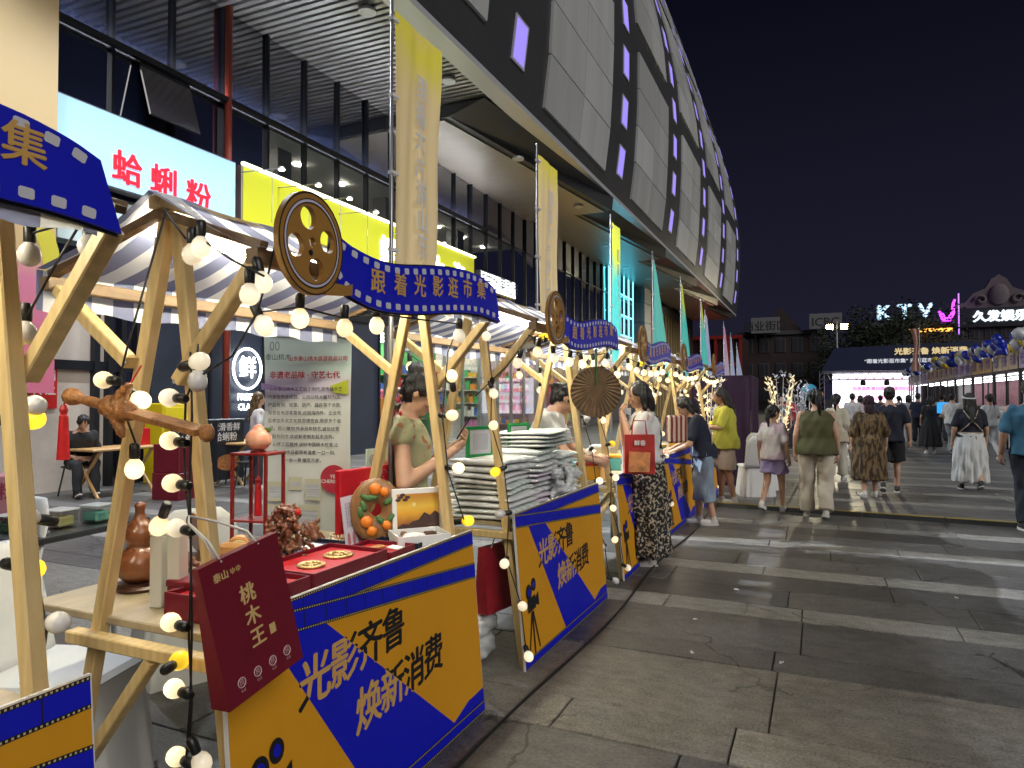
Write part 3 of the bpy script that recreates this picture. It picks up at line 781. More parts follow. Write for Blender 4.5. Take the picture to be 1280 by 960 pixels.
for i, (u, v) in enumerate([(352, 210), (398, 230), (437, 247), (470, 264), (530, 290), (555, 303)]):
    p = PX(u, v, x=-10.0)
    t = thing('sign_lamp', ['first', 'second', 'third', 'fourth', 'fifth', 'last'][i] + ' arm lamp from the left above the lime yellow sign', 'lamp', (p.x, p.y, p.z), group='arm lamps over the yellow sign')
    MB().tube([(0, 0, 0), (-1.3, -.02, .06)], .012, 6).build('arm', GREYM, t)
    MB().tube([(-.25, 0, .012), (-.25, 0, -1.1)], .008, 5).build('cable_stay', GREYM, t)
    h = MB().lathe([(.03, .03), (.06, .02), (.075, -.03), (.05, -.03)], 12).build('head', GREYM, t)
    MB().lathe([(0, -.032), (.066, -.032), (.05, -.05), (0, -.058)], 12).build('lens', LAMPH, h)
    lamp('sign_lamp_beam', 'SPOT', (0, 0, -.07), 90, (1, .93, .78), .06, t, spot=120, target=(.25, 0, -1.0))
# white lightbox and the row of yellow awning lights beyond
a, c = PX(600, 337, x=SX + .2), PX(644, 366, x=SX + .2)
t, f = lightbox('shop_sign', 'small white lightbox sign with dark characters between yellow flags', a.y, c.y, c.z - .28, a.z + .0, E('white_lightbox', (.95, 1, 1), .9))
text('鲜生水果超市', BLACK, (.24, (c.y - a.y) / 2, (a.z - c.z + .28) / 2), *FX, .62, t, space=.95)
a, c = PX(622, 384, x=SX), PX(752, 402, x=SX)
t = thing('awning_light_row', 'row of amber lit tubes along the shop awning behind the flags', 'light', (SX, a.y, a.z - .9))
AMB = E('amber_tube', (1.0, .62, .03), 1.3)
MB().box(-.1, .0, 0, c.y - a.y, .85, .95).build('rail', MULL, t)
nb = 34
for i in range(nb):
    yy = (c.y - a.y) * (i + .5) / nb
    MB().tube([(.1, yy, .15 + .06 * (i % 2)), (.1, yy, .85)], .12, 8).build('tube_lamp', AMB, t, smooth=True)
# the fresh neon roundel on the dark wall
p = PX(309, 461, x=FXP + .05)
t = thing('neon_sign', 'round white neon sign with a fish and sheep character on dark wall', 'sign', (FXP + .04, p.y, p.z))
NEON = E('white_neon', (.92, .97, 1), 3.2)
tor = [(0.02, .40 * math.cos(2 * math.pi * k / 40), .44 * math.sin(2 * math.pi * k / 40)) for k in range(41)]
MB().tube(tor, .026, 6).build('neon_ring', NEON, t)
text('鲜', NEON, (.03, 0, 0), *FX, .50, t, bold=.02, extrude=.015)
text('FRESH', NEON, (.03, -.02, -.62), *FX, .20, t, bold=.03, extrude=.01)
text('CLAM', NEON, (.03, -.02, -.84), *FX, .19, t, bold=.03, extrude=.01)
p = PX(55, 483, x=FXP + .02)
o = MB().box(0, .008, -.22, .22, -.36, .36).build('notice', RED); o.location = (FXP + .0, p.y, p.z)
tag(o, 'red paper notice with white characters on the shop wall', 'notice')
text('店铺', WHITE, (.010, 0, .17), *FX, .2, o, bold=.02); text('转让', WHITE, (.010, 0, -.06), *FX, .2, o, bold=.02)
# ================================================================ market stalls
RX = -1.87                                   # ridge line of the row
STALL_Y = [-.47, 1.50, 3.60, 5.70, 7.80, 9.90]
STRIPE = striped('striped_awning', (.76, .76, .77), (.19, .205, .33), .085, transl=.35)
LEDS = E('led_strip', (1.0, .94, .70), 105)
W = 1.6
ST_LABEL = ['wooden market stall at the left edge, cut off by the frame', 'wooden market stall of peach wood carvings with hanging maroon bag', 'wooden market stall piled with striped towels',
            'wooden market stall beside the woman with the red bag', 'wooden market stall in front of the stooping woman in navy', 'farthest wooden market stall, next to the purple booth']
GRP_ST = 'wooden market stalls in a row'

def make_stall():
    t = thing('market_stall', ST_LABEL[1], 'market stall', (RX, STALL_Y[1], 0), group=GRP_ST)
    for ye, so in ((.06, -1), (W - .10, 1)):
        MB().beam((.32, ye, 0), (.023, ye, 2.12), .042, .045, (1, 0, 0)).build('post', WOOD, t)
        MB().beam((-.50, ye, 0), (-.023, ye, 2.12), .042, .045, (1, 0, 0)).build('post', WOOD, t)
        yo = ye + so * .043
        MB().beam((.085, yo, 1.60), (.385, yo, 1.94), .040, .046, (0, 1, 0)).build('knee_brace', WOOD, t)
        MB().beam((-.135, yo, 1.66), (-.485, yo, 1.915), .040, .046, (0, 1, 0)).build('knee_brace', WOOD, t)
        MB().beam((-.40, yo, .765), (.27, yo, .765), .040, .050, (0, 1, 0)).build('crossbar', WOOD, t)
        MB().beam((-.02, yo - so * .001, .74), (-.455, yo - so * .001, .20), .036, .042, (0, 1, 0)).build('lower_brace', WOOD, t)
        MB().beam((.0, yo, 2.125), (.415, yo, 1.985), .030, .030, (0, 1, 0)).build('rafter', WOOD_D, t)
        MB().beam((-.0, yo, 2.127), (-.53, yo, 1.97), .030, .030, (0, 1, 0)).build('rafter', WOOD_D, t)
        for zz, xx in ((1.66, -.135), (.765, -.33), (1.60, .085), (.765, .22)):
            MB().ell((xx, yo + so * .021, zz), (.008, .004, .008), 8, 6).build('bolt', GREYM, t)
    MB().beam((0, -.01, 2.155), (0, W + .01, 2.155), .05, .04, (0, 0, 1)).build('ridge_beam', WOOD, t)
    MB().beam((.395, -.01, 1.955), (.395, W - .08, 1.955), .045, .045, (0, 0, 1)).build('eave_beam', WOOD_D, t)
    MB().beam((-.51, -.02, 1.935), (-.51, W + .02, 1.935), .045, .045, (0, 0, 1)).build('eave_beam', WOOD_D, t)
    # cloth roof, sagging a little between the beams
    def roof(u, v):
        y = -.03 + u * (W - .01); w = 2 * v - 1
        x = w * (.435 if w > 0 else .535)
        z = 2.185 - abs(w) * .205 - .022 * math.sin(math.pi * min(1, abs(w))) * (1 + .5 * math.sin(u * 9)) + .006 * math.sin(u * 23 + w * 5)
        return (x, y, z)
    MB().grid(roof, 36, 16).build('roof_cloth', STRIPE, t, smooth=True)
    for x, sgn, vl, ya_, yb_ in ((.4365, 1, .085, .33, 1.47), (-.538, -1, .135, -.03, W - .04)):
        def val(u, v, x=x, sgn=sgn, vl=vl, ya_=ya_, yb_=yb_):
            y = ya_ + u * (yb_ - ya_)
            return (x + sgn * .004 * math.sin(u * 40) * v, y, 1.982 - v * (vl + .008 * math.sin(u * 31)))
        MB().grid(val, 60, 3).build('valance', STRIPE, t, smooth=True)
    MB().bbox(-.70, .225, .06, W - .06, .80, .828, .004).build('table_top', M('table_board', (.42, .34, .22), .5, var=.15, vs_=3, stretch=(6, 1, 6)), t)
    MB().tube([(-.10, .06, 2.085), (-.10, W - .06, 2.085)], .009, 6).build('led_strip', LEDS, t)
    # printed front board
    PO, PE = Vector((.352, .0, .012)), Vector((0, 1, 0))
    PU = Vector((-.072, 0, .88)).normalized(); PH = .885; PN = PE.cross(PU).normalized()
    board = MB().prism([(0, 0), (1.58, 0), (1.58, PH), (0, PH)], PO - PN * .012, PE, PU, PN, .012).build('front_board', M('foam_board', (.7, .69, .66), .6), t)
    q = lambda pts: [(s * 1.58, h * PH) for s, h in pts]
    lay = [0.001]
    def art(pts, mat, name, th=.0012, abs_=False):
        lay[0] += .0004
        MB().prism(pts if abs_ else q(pts), PO + PN * lay[0], PE, PU, PN, th).build(name, mat, board)
    art([(0.004, .004), (.996, .004), (.996, .996), (.004, .996)], YELL, 'yellow_print')
    art([(.10, .93), (.235, .93), (.82, .06), (.42, .06)], BLUE, 'blue_band')
    art([(.004, .004), (.996, .004), (.996, .13), (.90, .125), (.78, .065), (.40, .06), (.004, .05)], BLUE, 'blue_band')
    def film(a0, b0, a1, b1):
        art([(a0[0], a0[1]), (b0[0], b0[1]), (b1[0], b1[1]), (a1[0], a1[1])], BLUE, 'film_strip')
        m = MB()
        A0, A1, B0, B1 = [Vector(k) for k in (a0, a1, b0, b1)]
        S = Vector((1.58, PH))
        def P2(v): return (v.x * S.x, v.y * S.y)
        def stripe(p, r, w):
            p, r = Vector(P2(p)), Vector(P2(r)); d = (r - p).normalized(); nrm = Vector((-d.y, d.x)) * w / 2
            m.prism([tuple(p - nrm), tuple(r - nrm), tuple(r + nrm), tuple(p + nrm)], PO + PN * (lay[0] + .0013), PE, PU, PN, .0003)
        stripe(A0.lerp(A1, .04), B0.lerp(B1, .04), .010); stripe(A0.lerp(A1, .96), B0.lerp(B1, .96), .010)
        L = (Vector(P2(B0)) - Vector(P2(A0))).length; n = max(2, int(L / .105))
        for i in range(1, n): stripe(A0.lerp(B0, i / n), A1.lerp(B1, i / n), .004)
        m.build('film_lines', BLACK, board)
        m = MB(); nn = int(L / .012)
        for e0, e1 in ((A0.lerp(A1, .04), B0.lerp(B1, .04)), (A0.lerp(A1, .96), B0.lerp(B1, .96))):
            for i in range(nn):
                c = Vector(P2(e0.lerp(e1, (i + .5) / nn)))
                m.prism([(c.x - .0025, c.y - .0025), (c.x + .0025, c.y - .0025), (c.x + .0025, c.y + .0025), (c.x - .0025, c.y + .0025)], PO + PN * (lay[0] + .0017), PE, PU, PN, .0002)
        o = m.build('film_perforations', M('perforation_tan', (.55, .45, .25), .6), board); o['kind'] = 'stuff'
        lay[0] += .0006
    film((.004, .915), (.996, .915), (.004, .994), (.996, .994))
    film((.004, .905), (.996, .735), (.004, .985), (.996, .815))
    film((.004, .006), (.996, .006), (.004, .062), (.996, .062))
    # lettering: gold where it crosses the blue, black on the yellow
    rt = (PE * .995 + PU * .04).normalized()
    upv = (PU - rt * PU.dot(rt)).normalized()
    zl = PN * .0046
    for ch, s, h, m in (('光', .235, .655, GOLD), ('影', .335, .665, BLACK), ('齐', .435, .675, BLACK), ('鲁', .535, .685, BLACK), ('焕', .415, .43, GOLD), ('新', .515, .44, BLACK), ('消', .615, .45, BLACK), ('费', .715, .46, BLACK)):
        me = tmesh(ch, GOLD, bold=.026, shear=.14).copy(); me.materials.append(BLACK)
        fr = frame(PO + PE * s * 1.58 + PU * h * PH + zl, rt, upv, .170); inv = fr.inverted()
        P3 = lambda a: inv @ (PO + PE * a[0] * 1.58 + PU * a[1] * PH)
        bm = bmesh.new(); bm.from_mesh(me); edges_ = []
        for a, c in (((.10, .93), (.42, .06)), ((.235, .93), (.82, .06))):
            a3, c3 = P3(a), P3(c); d3 = (c3 - a3); nr = Vector((-d3.y, d3.x, 0)).normalized(); edges_.append((a3, nr))
            bmesh.ops.bisect_plane(bm, geom=bm.verts[:] + bm.edges[:] + bm.faces[:], plane_co=a3, plane_no=nr)
        for f in bm.faces:
            ce = f.calc_center_median(); on = (ce - edges_[0][0]).dot(edges_[0][1]) > 0 and (ce - edges_[1][0]).dot(edges_[1][1]) < 0
            f.material_index = 0 if on else 1
        bm.to_mesh(me); bm.free()
        link('lettering', me, board, fr)
    # cine camera emblem
    m = MB(); ez = PN
    def em(pts): m.prism(pts, PO + PN * (lay[0] + .002), PE, PU, PN, .001)
    cx, cy = .145, .30
    em(oval(cx - .035, cy + .115, .038, .045, n=16)); em(oval(cx + .038, cy + .145, .032, .038, n=16))
    em([(cx - .06, cy), (cx + .05, cy + .01), (cx + .05, cy + .085), (cx - .06, cy + .075)])
    em([(cx + .05, cy + .03), (cx + .10, cy + .01), (cx + .10, cy + .09), (cx + .05, cy + .06)])
    em([(cx - .015, cy), (cx - .085, .07), (cx - .075, .07), (cx + .0, cy)]); em([(cx - .01, cy), (cx - .005, .06), (cx + .008, .06), (cx + .005, cy)]); em([(cx, cy), (cx + .07, .075), (cx + .08, .075), (cx + .015, cy)])
    m.build('camera_emblem', BLACK, board)
    m = MB()
    for ox, oy, rx, ry in ((cx - .035, cy + .115, .020, .025), (cx + .038, cy + .145, .016, .020)):
        MB().prism(oval(ox, oy, rx, ry, n=14), PO + PN * (lay[0] + .0032), PE, PU, PN, .0005).build('emblem_reel', BLUE, board)
    # film-ribbon sign board on the front eave
    XS = -1.405
    Z6 = lambda a, b_: (lambda p: (p.y - STALL_Y[1], p.z))(PX(260 + a / 3, 220 + b_ / 3, x=XS))
    top = [Z6(*p) for p in ((470, 205), (500, 240), (550, 275), (640, 320), (720, 338), (820, 338), (920, 345), (1000, 365), (1050, 400), (1075, 430), (1092, 550))]
    bot = [Z6(*p) for p in ((1092, 550), (1040, 525), (980, 512), (900, 512), (800, 518), (720, 515), (640, 505), (580, 480), (520, 445), (480, 400), (455, 330))]
    def smoothp(pts, it=2):
        for _ in range(it):
            o = [pts[0]]
            for a, c in zip(pts, pts[1:]): o += [(a[0] * .75 + c[0] * .25, a[1] * .75 + c[1] * .25), (a[0] * .25 + c[0] * .75, a[1] * .25 + c[1] * .75)]
            pts = o + [pts[-1]]
        return pts
    st, sb = smoothp(top[:-1]) + [top[-1]], smoothp(bot)
    sx = XS - RX
    mesh = curve2d([st + sb], .006, BLUE, 'sign_ribbon')
    ribbon = link('sign_board', mesh, t, frame((sx, 0, 0), *FX))
    mesh = curve2d([[(a - (.006 if i < len(st) else -.002), c + (.006 if i < len(st) else -.006)) for i, (a, c) in enumerate(st + sb)]], .004, BLACK, 'sign_back')
    link('sign_edge', mesh, ribbon, Matrix.Translation((0, 0, -.0105)))
    # white perforations along both edges
    def along(pts, step, start):
        out, acc = [], start
        for a, c in zip(pts, pts[1:]):
            L = math.hypot(c[0] - a[0], c[1] - a[1])
            while acc < L:
                f = acc / L; out.append((a[0] + (c[0] - a[0]) * f, a[1] + (c[1] - a[1]) * f, math.atan2(c[1] - a[1], c[0] - a[0]))); acc += step
            acc -= L
        return out
    m = MB()
    for pts, sg in ((st[:-3], -1), (sb[2:-3], -1)):
        for (a, c, an) in along(pts, .062, .05):
            ex = Vector((math.cos(an), math.sin(an))); ey = Vector((-ex.y, ex.x)) * sg
            cc = Vector((a, c)) + ey * .021
            P = [tuple(cc + ex * i + ey * j) for i, j in ((-.015, -.008), (-.011, -.011), (.011, -.011), (.015, -.008), (.015, .008), (.011, .011), (-.011, .011), (-.015, .008))]
            m.prism(P, (0, 0, .0065), (1, 0, 0), (0, 1, 0), (0, 0, 1), .001)
    m.build('perforations', M('pale_print', (.60, .59, .64), .6), ribbon)['kind'] = 'stuff'
    for ch, a, c in (('跟', 632, 402), ('着', 717, 414), ('光', 790, 418), ('影', 857, 421), ('逛', 914, 425), ('市', 968, 427), ('集', 1020, 432)):
        yy, zz = Z6(a, c)
        text(ch, GOLD, (yy, zz, .0075), (1, 0, 0), (0, 1, 0), .088, ribbon, bold=.022, extrude=.003)
    # reel
    rc = Z6(365, 257); e0, e1 = Z6(243, 257), Z6(487, 257); rr = (e1[0] - e0[0]) / 2; rh = (Z6(365, 65)[1] - Z6(365, 450)[1]) / 2
    outer = oval(rc[0], rc[1], rr, rh, n=44)
    holes = [oval(rc[0] + rr * .50 * math.cos(R(a)), rc[1] + rh * .50 * math.sin(R(a)), rr * .235, rh * .225, n=20) for a in (105, 15, -75, -168)] + [oval(rc[0], rc[1] + .004, rr * .10, rh * .10, n=14)]
    reel = link('reel', curve2d([outer] + holes, .009, GOLDR, 'sign_reel'), t, frame((sx + .018, 0, 0), *FX))
    for sc_, wd, mt in ((.985, .022, BLACK), (.84, .05, M('reel_ring', (.55, .5, .62), .5))):
        link('reel_ring', curve2d([oval(rc[0], rc[1], rr * sc_, rh * sc_, n=44), oval(rc[0], rc[1], rr * (sc_ - wd), rh * (sc_ - wd), n=44)], .0015, mt, 'ring'), reel, Matrix.Translation((0, 0, .0095)))
    for sc_, wd in ((.86, .015), (.79, .012)):
        link('reel_ring', curve2d([oval(rc[0], rc[1], rr * sc_, rh * sc_, n=44), oval(rc[0], rc[1], rr * (sc_ - wd), rh * (sc_ - wd), n=44)], .0008, BLACK, 'ring'), reel, Matrix.Translation((0, 0, .0112)))
    tail = [Z6(*p) for p in ((405, 425), (455, 405), (500, 415), (517, 408), (515, 450), (480, 452), (420, 448))]
    link('reel_tail', curve2d([tail], .006, GOLDR, 'tail'), reel, Matrix.Translation((0, 0, .004)))
    link('reel_hub', curve2d([oval(rc[0] - .008, rc[1] - .028, .009, .009, n=12)], .001, BLACK, 'hub'), reel, Matrix.Translation((0, 0, .0100)))
    return t
stall1 = make_stall()
stalls = {1: stall1}
for i in (0, 2, 3, 4, 5):
    s = copy_tree(stall1); s['label'] = ST_LABEL[i]
    s.location = (RX + {0: .0, 2: 0, 3: .01, 4: -.02, 5: .03}[i], STALL_Y[i], 0); s.rotation_euler = (0, 0, R({0: .0, 2: -.5, 3: .6, 4: -.7, 5: .5}[i]))
    stalls[i] = s

# ---------------------------------------------------------------- strings of bulbs
GL_LIT = E('bulb_lit', (1.0, .80, .46), .72); GL_HOT = E('bulb_yellow', (1.0, .62, .03), .62); GL_OFF = M('bulb_frosted', (.72, .70, .68), .22, var=.05)
GL_MILK = M('bulb_half', (.7, .66, .58), .3, emit=(1.0, .82, .54), es=.40)
def warm_neck(m, lo):
    nt = m.node_tree; b = nt.nodes['Principled BSDF']; N = nt.nodes.new; L = nt.links.new
    tc = N('ShaderNodeTexCoord'); sp = N('ShaderNodeSeparateXYZ'); L(tc.outputs['Object'], sp.inputs[0])
    s0 = b.inputs['Emission Strength'].default_value
    mr = N('ShaderNodeMapRange'); mr.interpolation_type = 'SMOOTHSTEP'; mr.inputs[1].default_value = .028; mr.inputs[2].default_value = .075; mr.inputs[3].default_value = s0 * lo; mr.inputs[4].default_value = s0
    oi = N('ShaderNodeObjectInfo'); r = N('ShaderNodeMapRange'); r.inputs[3].default_value = .65; r.inputs[4].default_value = 1.35; L(oi.outputs['Random'], r.inputs[0])
    mu = N('ShaderNodeMath'); mu.operation = 'MULTIPLY'; L(sp.outputs[2], mr.inputs[0]); L(mr.outputs[0], mu.inputs[0]); L(r.outputs[0], mu.inputs[1]); L(mu.outputs[0], b.inputs['Emission Strength'])
    b.inputs['Roughness'].default_value = .18
for m_ in (GL_LIT, GL_HOT, GL_MILK): warm_neck(m_, .35)
BR = .031
globe_me = {}
for k, m in (('lit', GL_LIT), ('hot', GL_HOT), ('off', GL_OFF), ('milk', GL_MILK)):
    globe_me[k] = MB().lathe([(.012, .028), (.016, .036), (.026, .047), (.031, .062), (.0315, .072), (.028, .087), (.019, .098), (.008, .103), (.0, .104)], 16).mesh('globe', m, True)
sock_me = MB().lathe([(0, -.022), (.012, -.022), (.017, -.014), (.0175, .0), (.0165, .030), (.014, .034), (0, .034)], 12).mesh('socket', BLACKP, False)
smooth_by_angle(sock_me)
def bulb(parent, p, d, kind):
    """p is the globe centre, d points from socket to globe"""
    d = Vector(d).normalized()
    g_ = link('bulb', globe_me[kind], parent)
    g_.scale = (.86,) * 3; g_.location = Vector(p) - d * .058; g_.rotation_euler = d.to_track_quat('Z', 'Y').to_euler()
    link('socket', sock_me, g_)
    return g_
def sag(a, b, n=10, s=.06):
    a, b = Vector(a), Vector(b)
    return [a.lerp(b, i / n) + Vector((0, 0, -s * 4 * (i / n) * (1 - i / n))) for i in range(n + 1)]
def strings(label, yref, bulbs, cords):
    t = thing('string_lights', label, 'string lights', (RX, yref, 2.0), group='strings of globe bulbs on the stalls')
    o = Vector(t.location)
    m = MB()
    for c in cords: m.tube([Vector(p) - o for p in c], .0035, 5)
    m.build('cord', CABLE, t, smooth=True)
    for p, d, k in bulbs: bulb(t, Vector(p) - o, d, k)
    return t
def frompix(lst, y):
    out = []
    for u, v, k, d in lst:
        out.append((PX(u, v, y=y), d, k))
    return out
L_, Rr, Dn, Up = (-1, .1, .05), (1, -.1, 0), (0, 0, -1), (0, -.2, 1)
# stall 0 far frame
b0 = frompix([(37, 318, 'off', Dn), (112, 308, 'off', (.5, -.3, -.8)), (32, 416, 'off', Dn), (28, 457, 'hot', Rr), (43, 507, 'off', Rr), (40, 524, 'hot', (.2, .9, 0)), (33, 646, 'off', (-.1, -.9, .3)), (40, 711, 'hot', (0, .9, -.4)),
              (72, 778, 'off', Rr), (43, 832, 'hot', (-.6, .6, .2)), (92, 955, 'hot', Rr)], 1.115)
c0 = [[PX(u, v, y=1.115) for u, v in l] for l in ([(0, 230), (20, 262), (38, 292), (70, 283), (98, 284)], [(98, 284), (70, 330), (40, 385), (8, 440), (18, 500), (30, 560), (32, 640), (38, 705), (44, 780), (42, 835)], [(22, 458), (34, 560), (42, 690), (58, 790), (52, 835)])]
strings('globe bulbs on the left edge stall, mostly unlit white', .9, b0, c0)
# stall 1 near frame and the swag below its sign
b1 = frompix([(240, 318, 'milk', Dn), (251, 309, 'milk', Dn), (249, 452, 'milk', (.9, 0, .2)), (247, 476, 'off', Dn), (130, 475, 'lit', L_), (176, 500, 'lit', (.6, 0, -.3)), (212, 497, 'milk', L_), (213, 551, 'lit', L_), (168, 586, 'lit', Dn),
              (216, 604, 'lit', L_), (199, 657, 'lit', (-.4, 0, -.8)), (221, 660, 'milk', L_), (214, 778, 'lit', L_), (224, 826, 'hot', (-.3, .9, 0)), (218, 861, 'lit', L_), (221, 946, 'lit', L_), (252, 953, 'milk', (.3, .2, -.8))], 1.435)
b1 += [(PX(u, v, x=-1.44), d, k) for u, v, k, d in [(328, 353, 'milk', (.3, 0, -.9)), (312, 368, 'milk', Dn), (330, 407, 'milk', (.5, 0, -.8)), (375, 398, 'lit', Dn), (431, 410, 'lit', Dn), (471, 407, 'lit', Dn), (574, 420, 'milk', Dn)]]
b1 += [(PX(u, v, x=-1.62), d, k) for u, v, k, d in [(565, 519, 'lit', Rr), (565, 470, 'lit', Up), (573, 585, 'lit', Rr), (585, 651, 'hot', (.8, .2, .1))]]
hang = [(238, 440), (240, 520), (237, 600), (239, 700), (236, 800), (240, 880), (236, 940)]
c1 = [[PX(u, v, y=1.435) for u, v in l] for l in ([(205, 262), (232, 298), (242, 292), (290, 325), (330, 345)], [(248, 430), (243, 470), (232, 500), (230, 555), (232, 605), (238, 660), (240, 780), (238, 870), (233, 945)], hang,
      [(208, 262), (160, 430), (150, 470), (152, 505), (175, 570)])]
c1 += [[PX(u, v, x=-1.44) for u, v in l] for l in ([(345, 300), (336, 340), (322, 390), (375, 384), (430, 398), (470, 392), (530, 400), (574, 405)],)]
c1 += [[PX(u, v, x=-1.62) for u, v in l] for l in ([(574, 405), (560, 440), (553, 520), (560, 590), (580, 650)],)]
c1 += [[PX(322, 390, x=-1.44), PX(290, 445, x=-1.5), PX(250, 470, y=1.435)]]
strings('globe bulbs on the carving stall, lit warm along its near posts', 2.3, b1, c1)
# the others: winding down both front posts and slung along the eave
def auto_strings(i, label):
    y0 = STALL_Y[i]; rr_ = random.Random(40 + i); bl, cd = [], []
    for ye in (y0 - .03, y0 + W + .03):
        pts = []
        for k in range(8):
            z = 1.90 - k * .25; x = RX + .32 - .29 * z / 2.12 + .05 + .02 * math.sin(k * 2.2)
            p = Vector((x, ye + .03 * math.cos(k * 1.9), z)); pts.append(p)
            s = Vector((rr_.uniform(-.7, 1), rr_.choice((-1, -.6, .6)), rr_.uniform(-.6, .2)))
            bl.append((p + s.normalized() * .06, s, rr_.choice(('lit', 'milk', 'milk', 'lit', 'hot', 'off'))))
        cd.append(pts); 
        for k in range(2):
            f = (k + .5) / 2
            p = Vector((RX + .09 + .30 * f, ye, 1.60 + .34 * f - .05)); bl.append((p + Vector((0, 0, -.06)), (rr_.uniform(-.4, .4), 0, -1), rr_.choice(('lit', 'milk'))))
            p = Vector((RX - .13 - .35 * f, ye, 1.66 + .25 * f - .05)); bl.append((p + Vector((0, 0, -.06)), (rr_.uniform(-.4, .4), 0, -1), rr_.choice(('lit', 'milk'))))
        cd.append([(RX + .05, ye, 1.56), (RX + .25, ye, 1.73), (RX + .39, ye, 1.90)]); cd.append([(RX - .10, ye, 1.62), (RX - .30, ye, 1.75), (RX - .49, ye, 1.87)])
    sg_ = sag((RX + .38, y0 - .03, 1.90), (RX + .38, y0 + W + .03, 1.90), 12, .05); cd.append(sg_)
    for k in range(1, 12, 2): bl.append((sg_[k] + Vector((0, 0, -.07)), (rr_.uniform(-.3, .3), 0, -1), rr_.choice(('lit', 'milk', 'lit'))))
    cd.append([pts[-1], Vector((RX + .36, y0 + W + .3, .03))])
    strings(label, y0 + .8, bl, cd)
auto_strings(2, 'globe bulbs on the towel stall, wound down its front posts')
auto_strings(3, 'globe bulbs on the stall beside the woman with the red bag')
auto_strings(4, 'globe bulbs on the stall the woman in navy leans over')
auto_strings(5, 'globe bulbs on the last stall before the purple booth')

# ---------------------------------------------------------------- feather flags on the far frame of each stall
FP = -2.10
def flag(label, y, x, ztop, zbot, wt, wb, mat, txt=None, tmat=WHITE, drape=0.0, cat='flag', seed=0, base=0.0):
    t = thing('banner_flag', label, cat, (x, y, 0), group='banner flags on poles along the row')
    MB().tube([(0, 0, base), (0, 0, ztop * .55), (0, 0, ztop + .08)], [.016, .013, .008], 8).build('pole', GREYM, t, smooth=True)
    r_ = random.Random(seed)
    ph = r_.random() * 6
    def fn(u, v):
        z = ztop - v * (ztop - zbot)
        w = wt + (wb - wt) * (v ** .8) + .015 * math.sin(v * 9 + ph)
        yy = .02 + u * w
        xx = (.020 * math.sin(u * 7 + v * 2 + ph) + .010 * math.sin(u * 19 + ph * 2 + v * 1.5)) * (.25 + .75 * v) + drape * u * v
        return (xx, yy, z - drape * .6 * u * (1 - v))
    c = MB().grid(fn, 24, 36).build('cloth', mat, t, smooth=True)
    for k in range(4):
        z = ztop - .06 - k * (ztop - zbot - .1) / 3.3
        MB().beam((0, -.012, z), (0, .05, z + .004), .03, .018, (0, 0, 1)).build('tie_clip', WHITE, t)
    if txt:
        n = len(txt)
        for k, ch in enumerate(txt):
            v = .23 + k * .72 / n; p = fn(.55, v)
            o = text(ch, tmat, (p[0] + .024, p[1], p[2]), *FX, .155 if n < 8 else .12, c, bold=.012)
            o.scale = (o.scale[0] * .8, o.scale[1], o.scale[2])
    return t
YF = printed('flag_yellow', [(2.0, (.90, .70, .40)), (3.5, (.92, .70, .36)), (3.70, (.92, .74, .20)), (3.88, (.90, .76, .08)), (4.1, (.90, .68, .30))], 2, noise=.55, nscale=2.2, transl=.42)
TF = printed('flag_teal', [(2.1, (.60, .52, .72)), (2.35, (.12, .62, .56)), (3.2, (.10, .58, .50)), (3.5, (.65, .70, .06)), (3.8, (.72, .74, .10))], 2, noise=.6, nscale=3.0, transl=.42)
TF2 = printed('flag_plain_teal', [(1.7, (.52, .45, .62)), (1.95, (.16, .68, .60)), (3.6, (.20, .70, .58))], 2, noise=.3, nscale=2.0, transl=.3)
LF = printed('flag_lilac', [(1.7, (.60, .58, .70)), (2.6, (.42, .48, .72)), (3.6, (.55, .55, .75))], 2, noise=.4, nscale=2.0, transl=.3)
PF = printed('flag_pink', [(1.7, (.60, .58, .68)), (2.6, (.55, .42, .55)), (3.6, (.65, .22, .38))], 2, noise=.4, nscale=2.0, transl=.3)
flag('tall yellow banner flag with white characters above the carving stall', 3.12, FP, 3.66, 2.18, .50, .44, YF, '跟着大片游山东', seed=1)
flag('yellow banner flag above the towel stall', 5.22, FP, 3.55, 2.15, .47, .40, YF, '跟着大片游山东', seed=2)
flag('teal and yellow banner flag in front of the cyan led grid', 7.40, FP, 3.50, 1.95, .34, .42, TF, '跟着大片游山东', seed=3)
flag('plain teal banner flag, pointed at the top, fourth from the left', 9.50, FP, 3.50, 1.85, .05, .66, TF2, None, drape=.12, seed=4)
flag('teal banner flag with a yellow tip, fifth from the left', 11.6, FP, 3.48, 1.85, .16, .50, TF, None, drape=.1, seed=5)
flag('teal banner flag with yellow tip beside the lilac one', 13.7, FP, 3.45, 1.8, .14, .55, TF, None, drape=.1, seed=6)
flag('lilac blue banner flag touching the teal ones', 14.25, FP, 3.25, 1.8, .20, .45, LF, None, drape=.1, seed=7)
flag('pink topped banner flag above the purple booth', 17.2, FP, 3.3, 1.9, .15, .42, PF, None, drape=.1, seed=8)
flag('slim white banner flag between pink and blue ones', 18.6, FP, 3.15, 1.9, .10, .36, LF, None, drape=.1, seed=9)
flag('bluish banner flag, last on the right of the row', 20.0, FP, 3.0, 1.9, .12, .55, LF, None, drape=.15, seed=10)
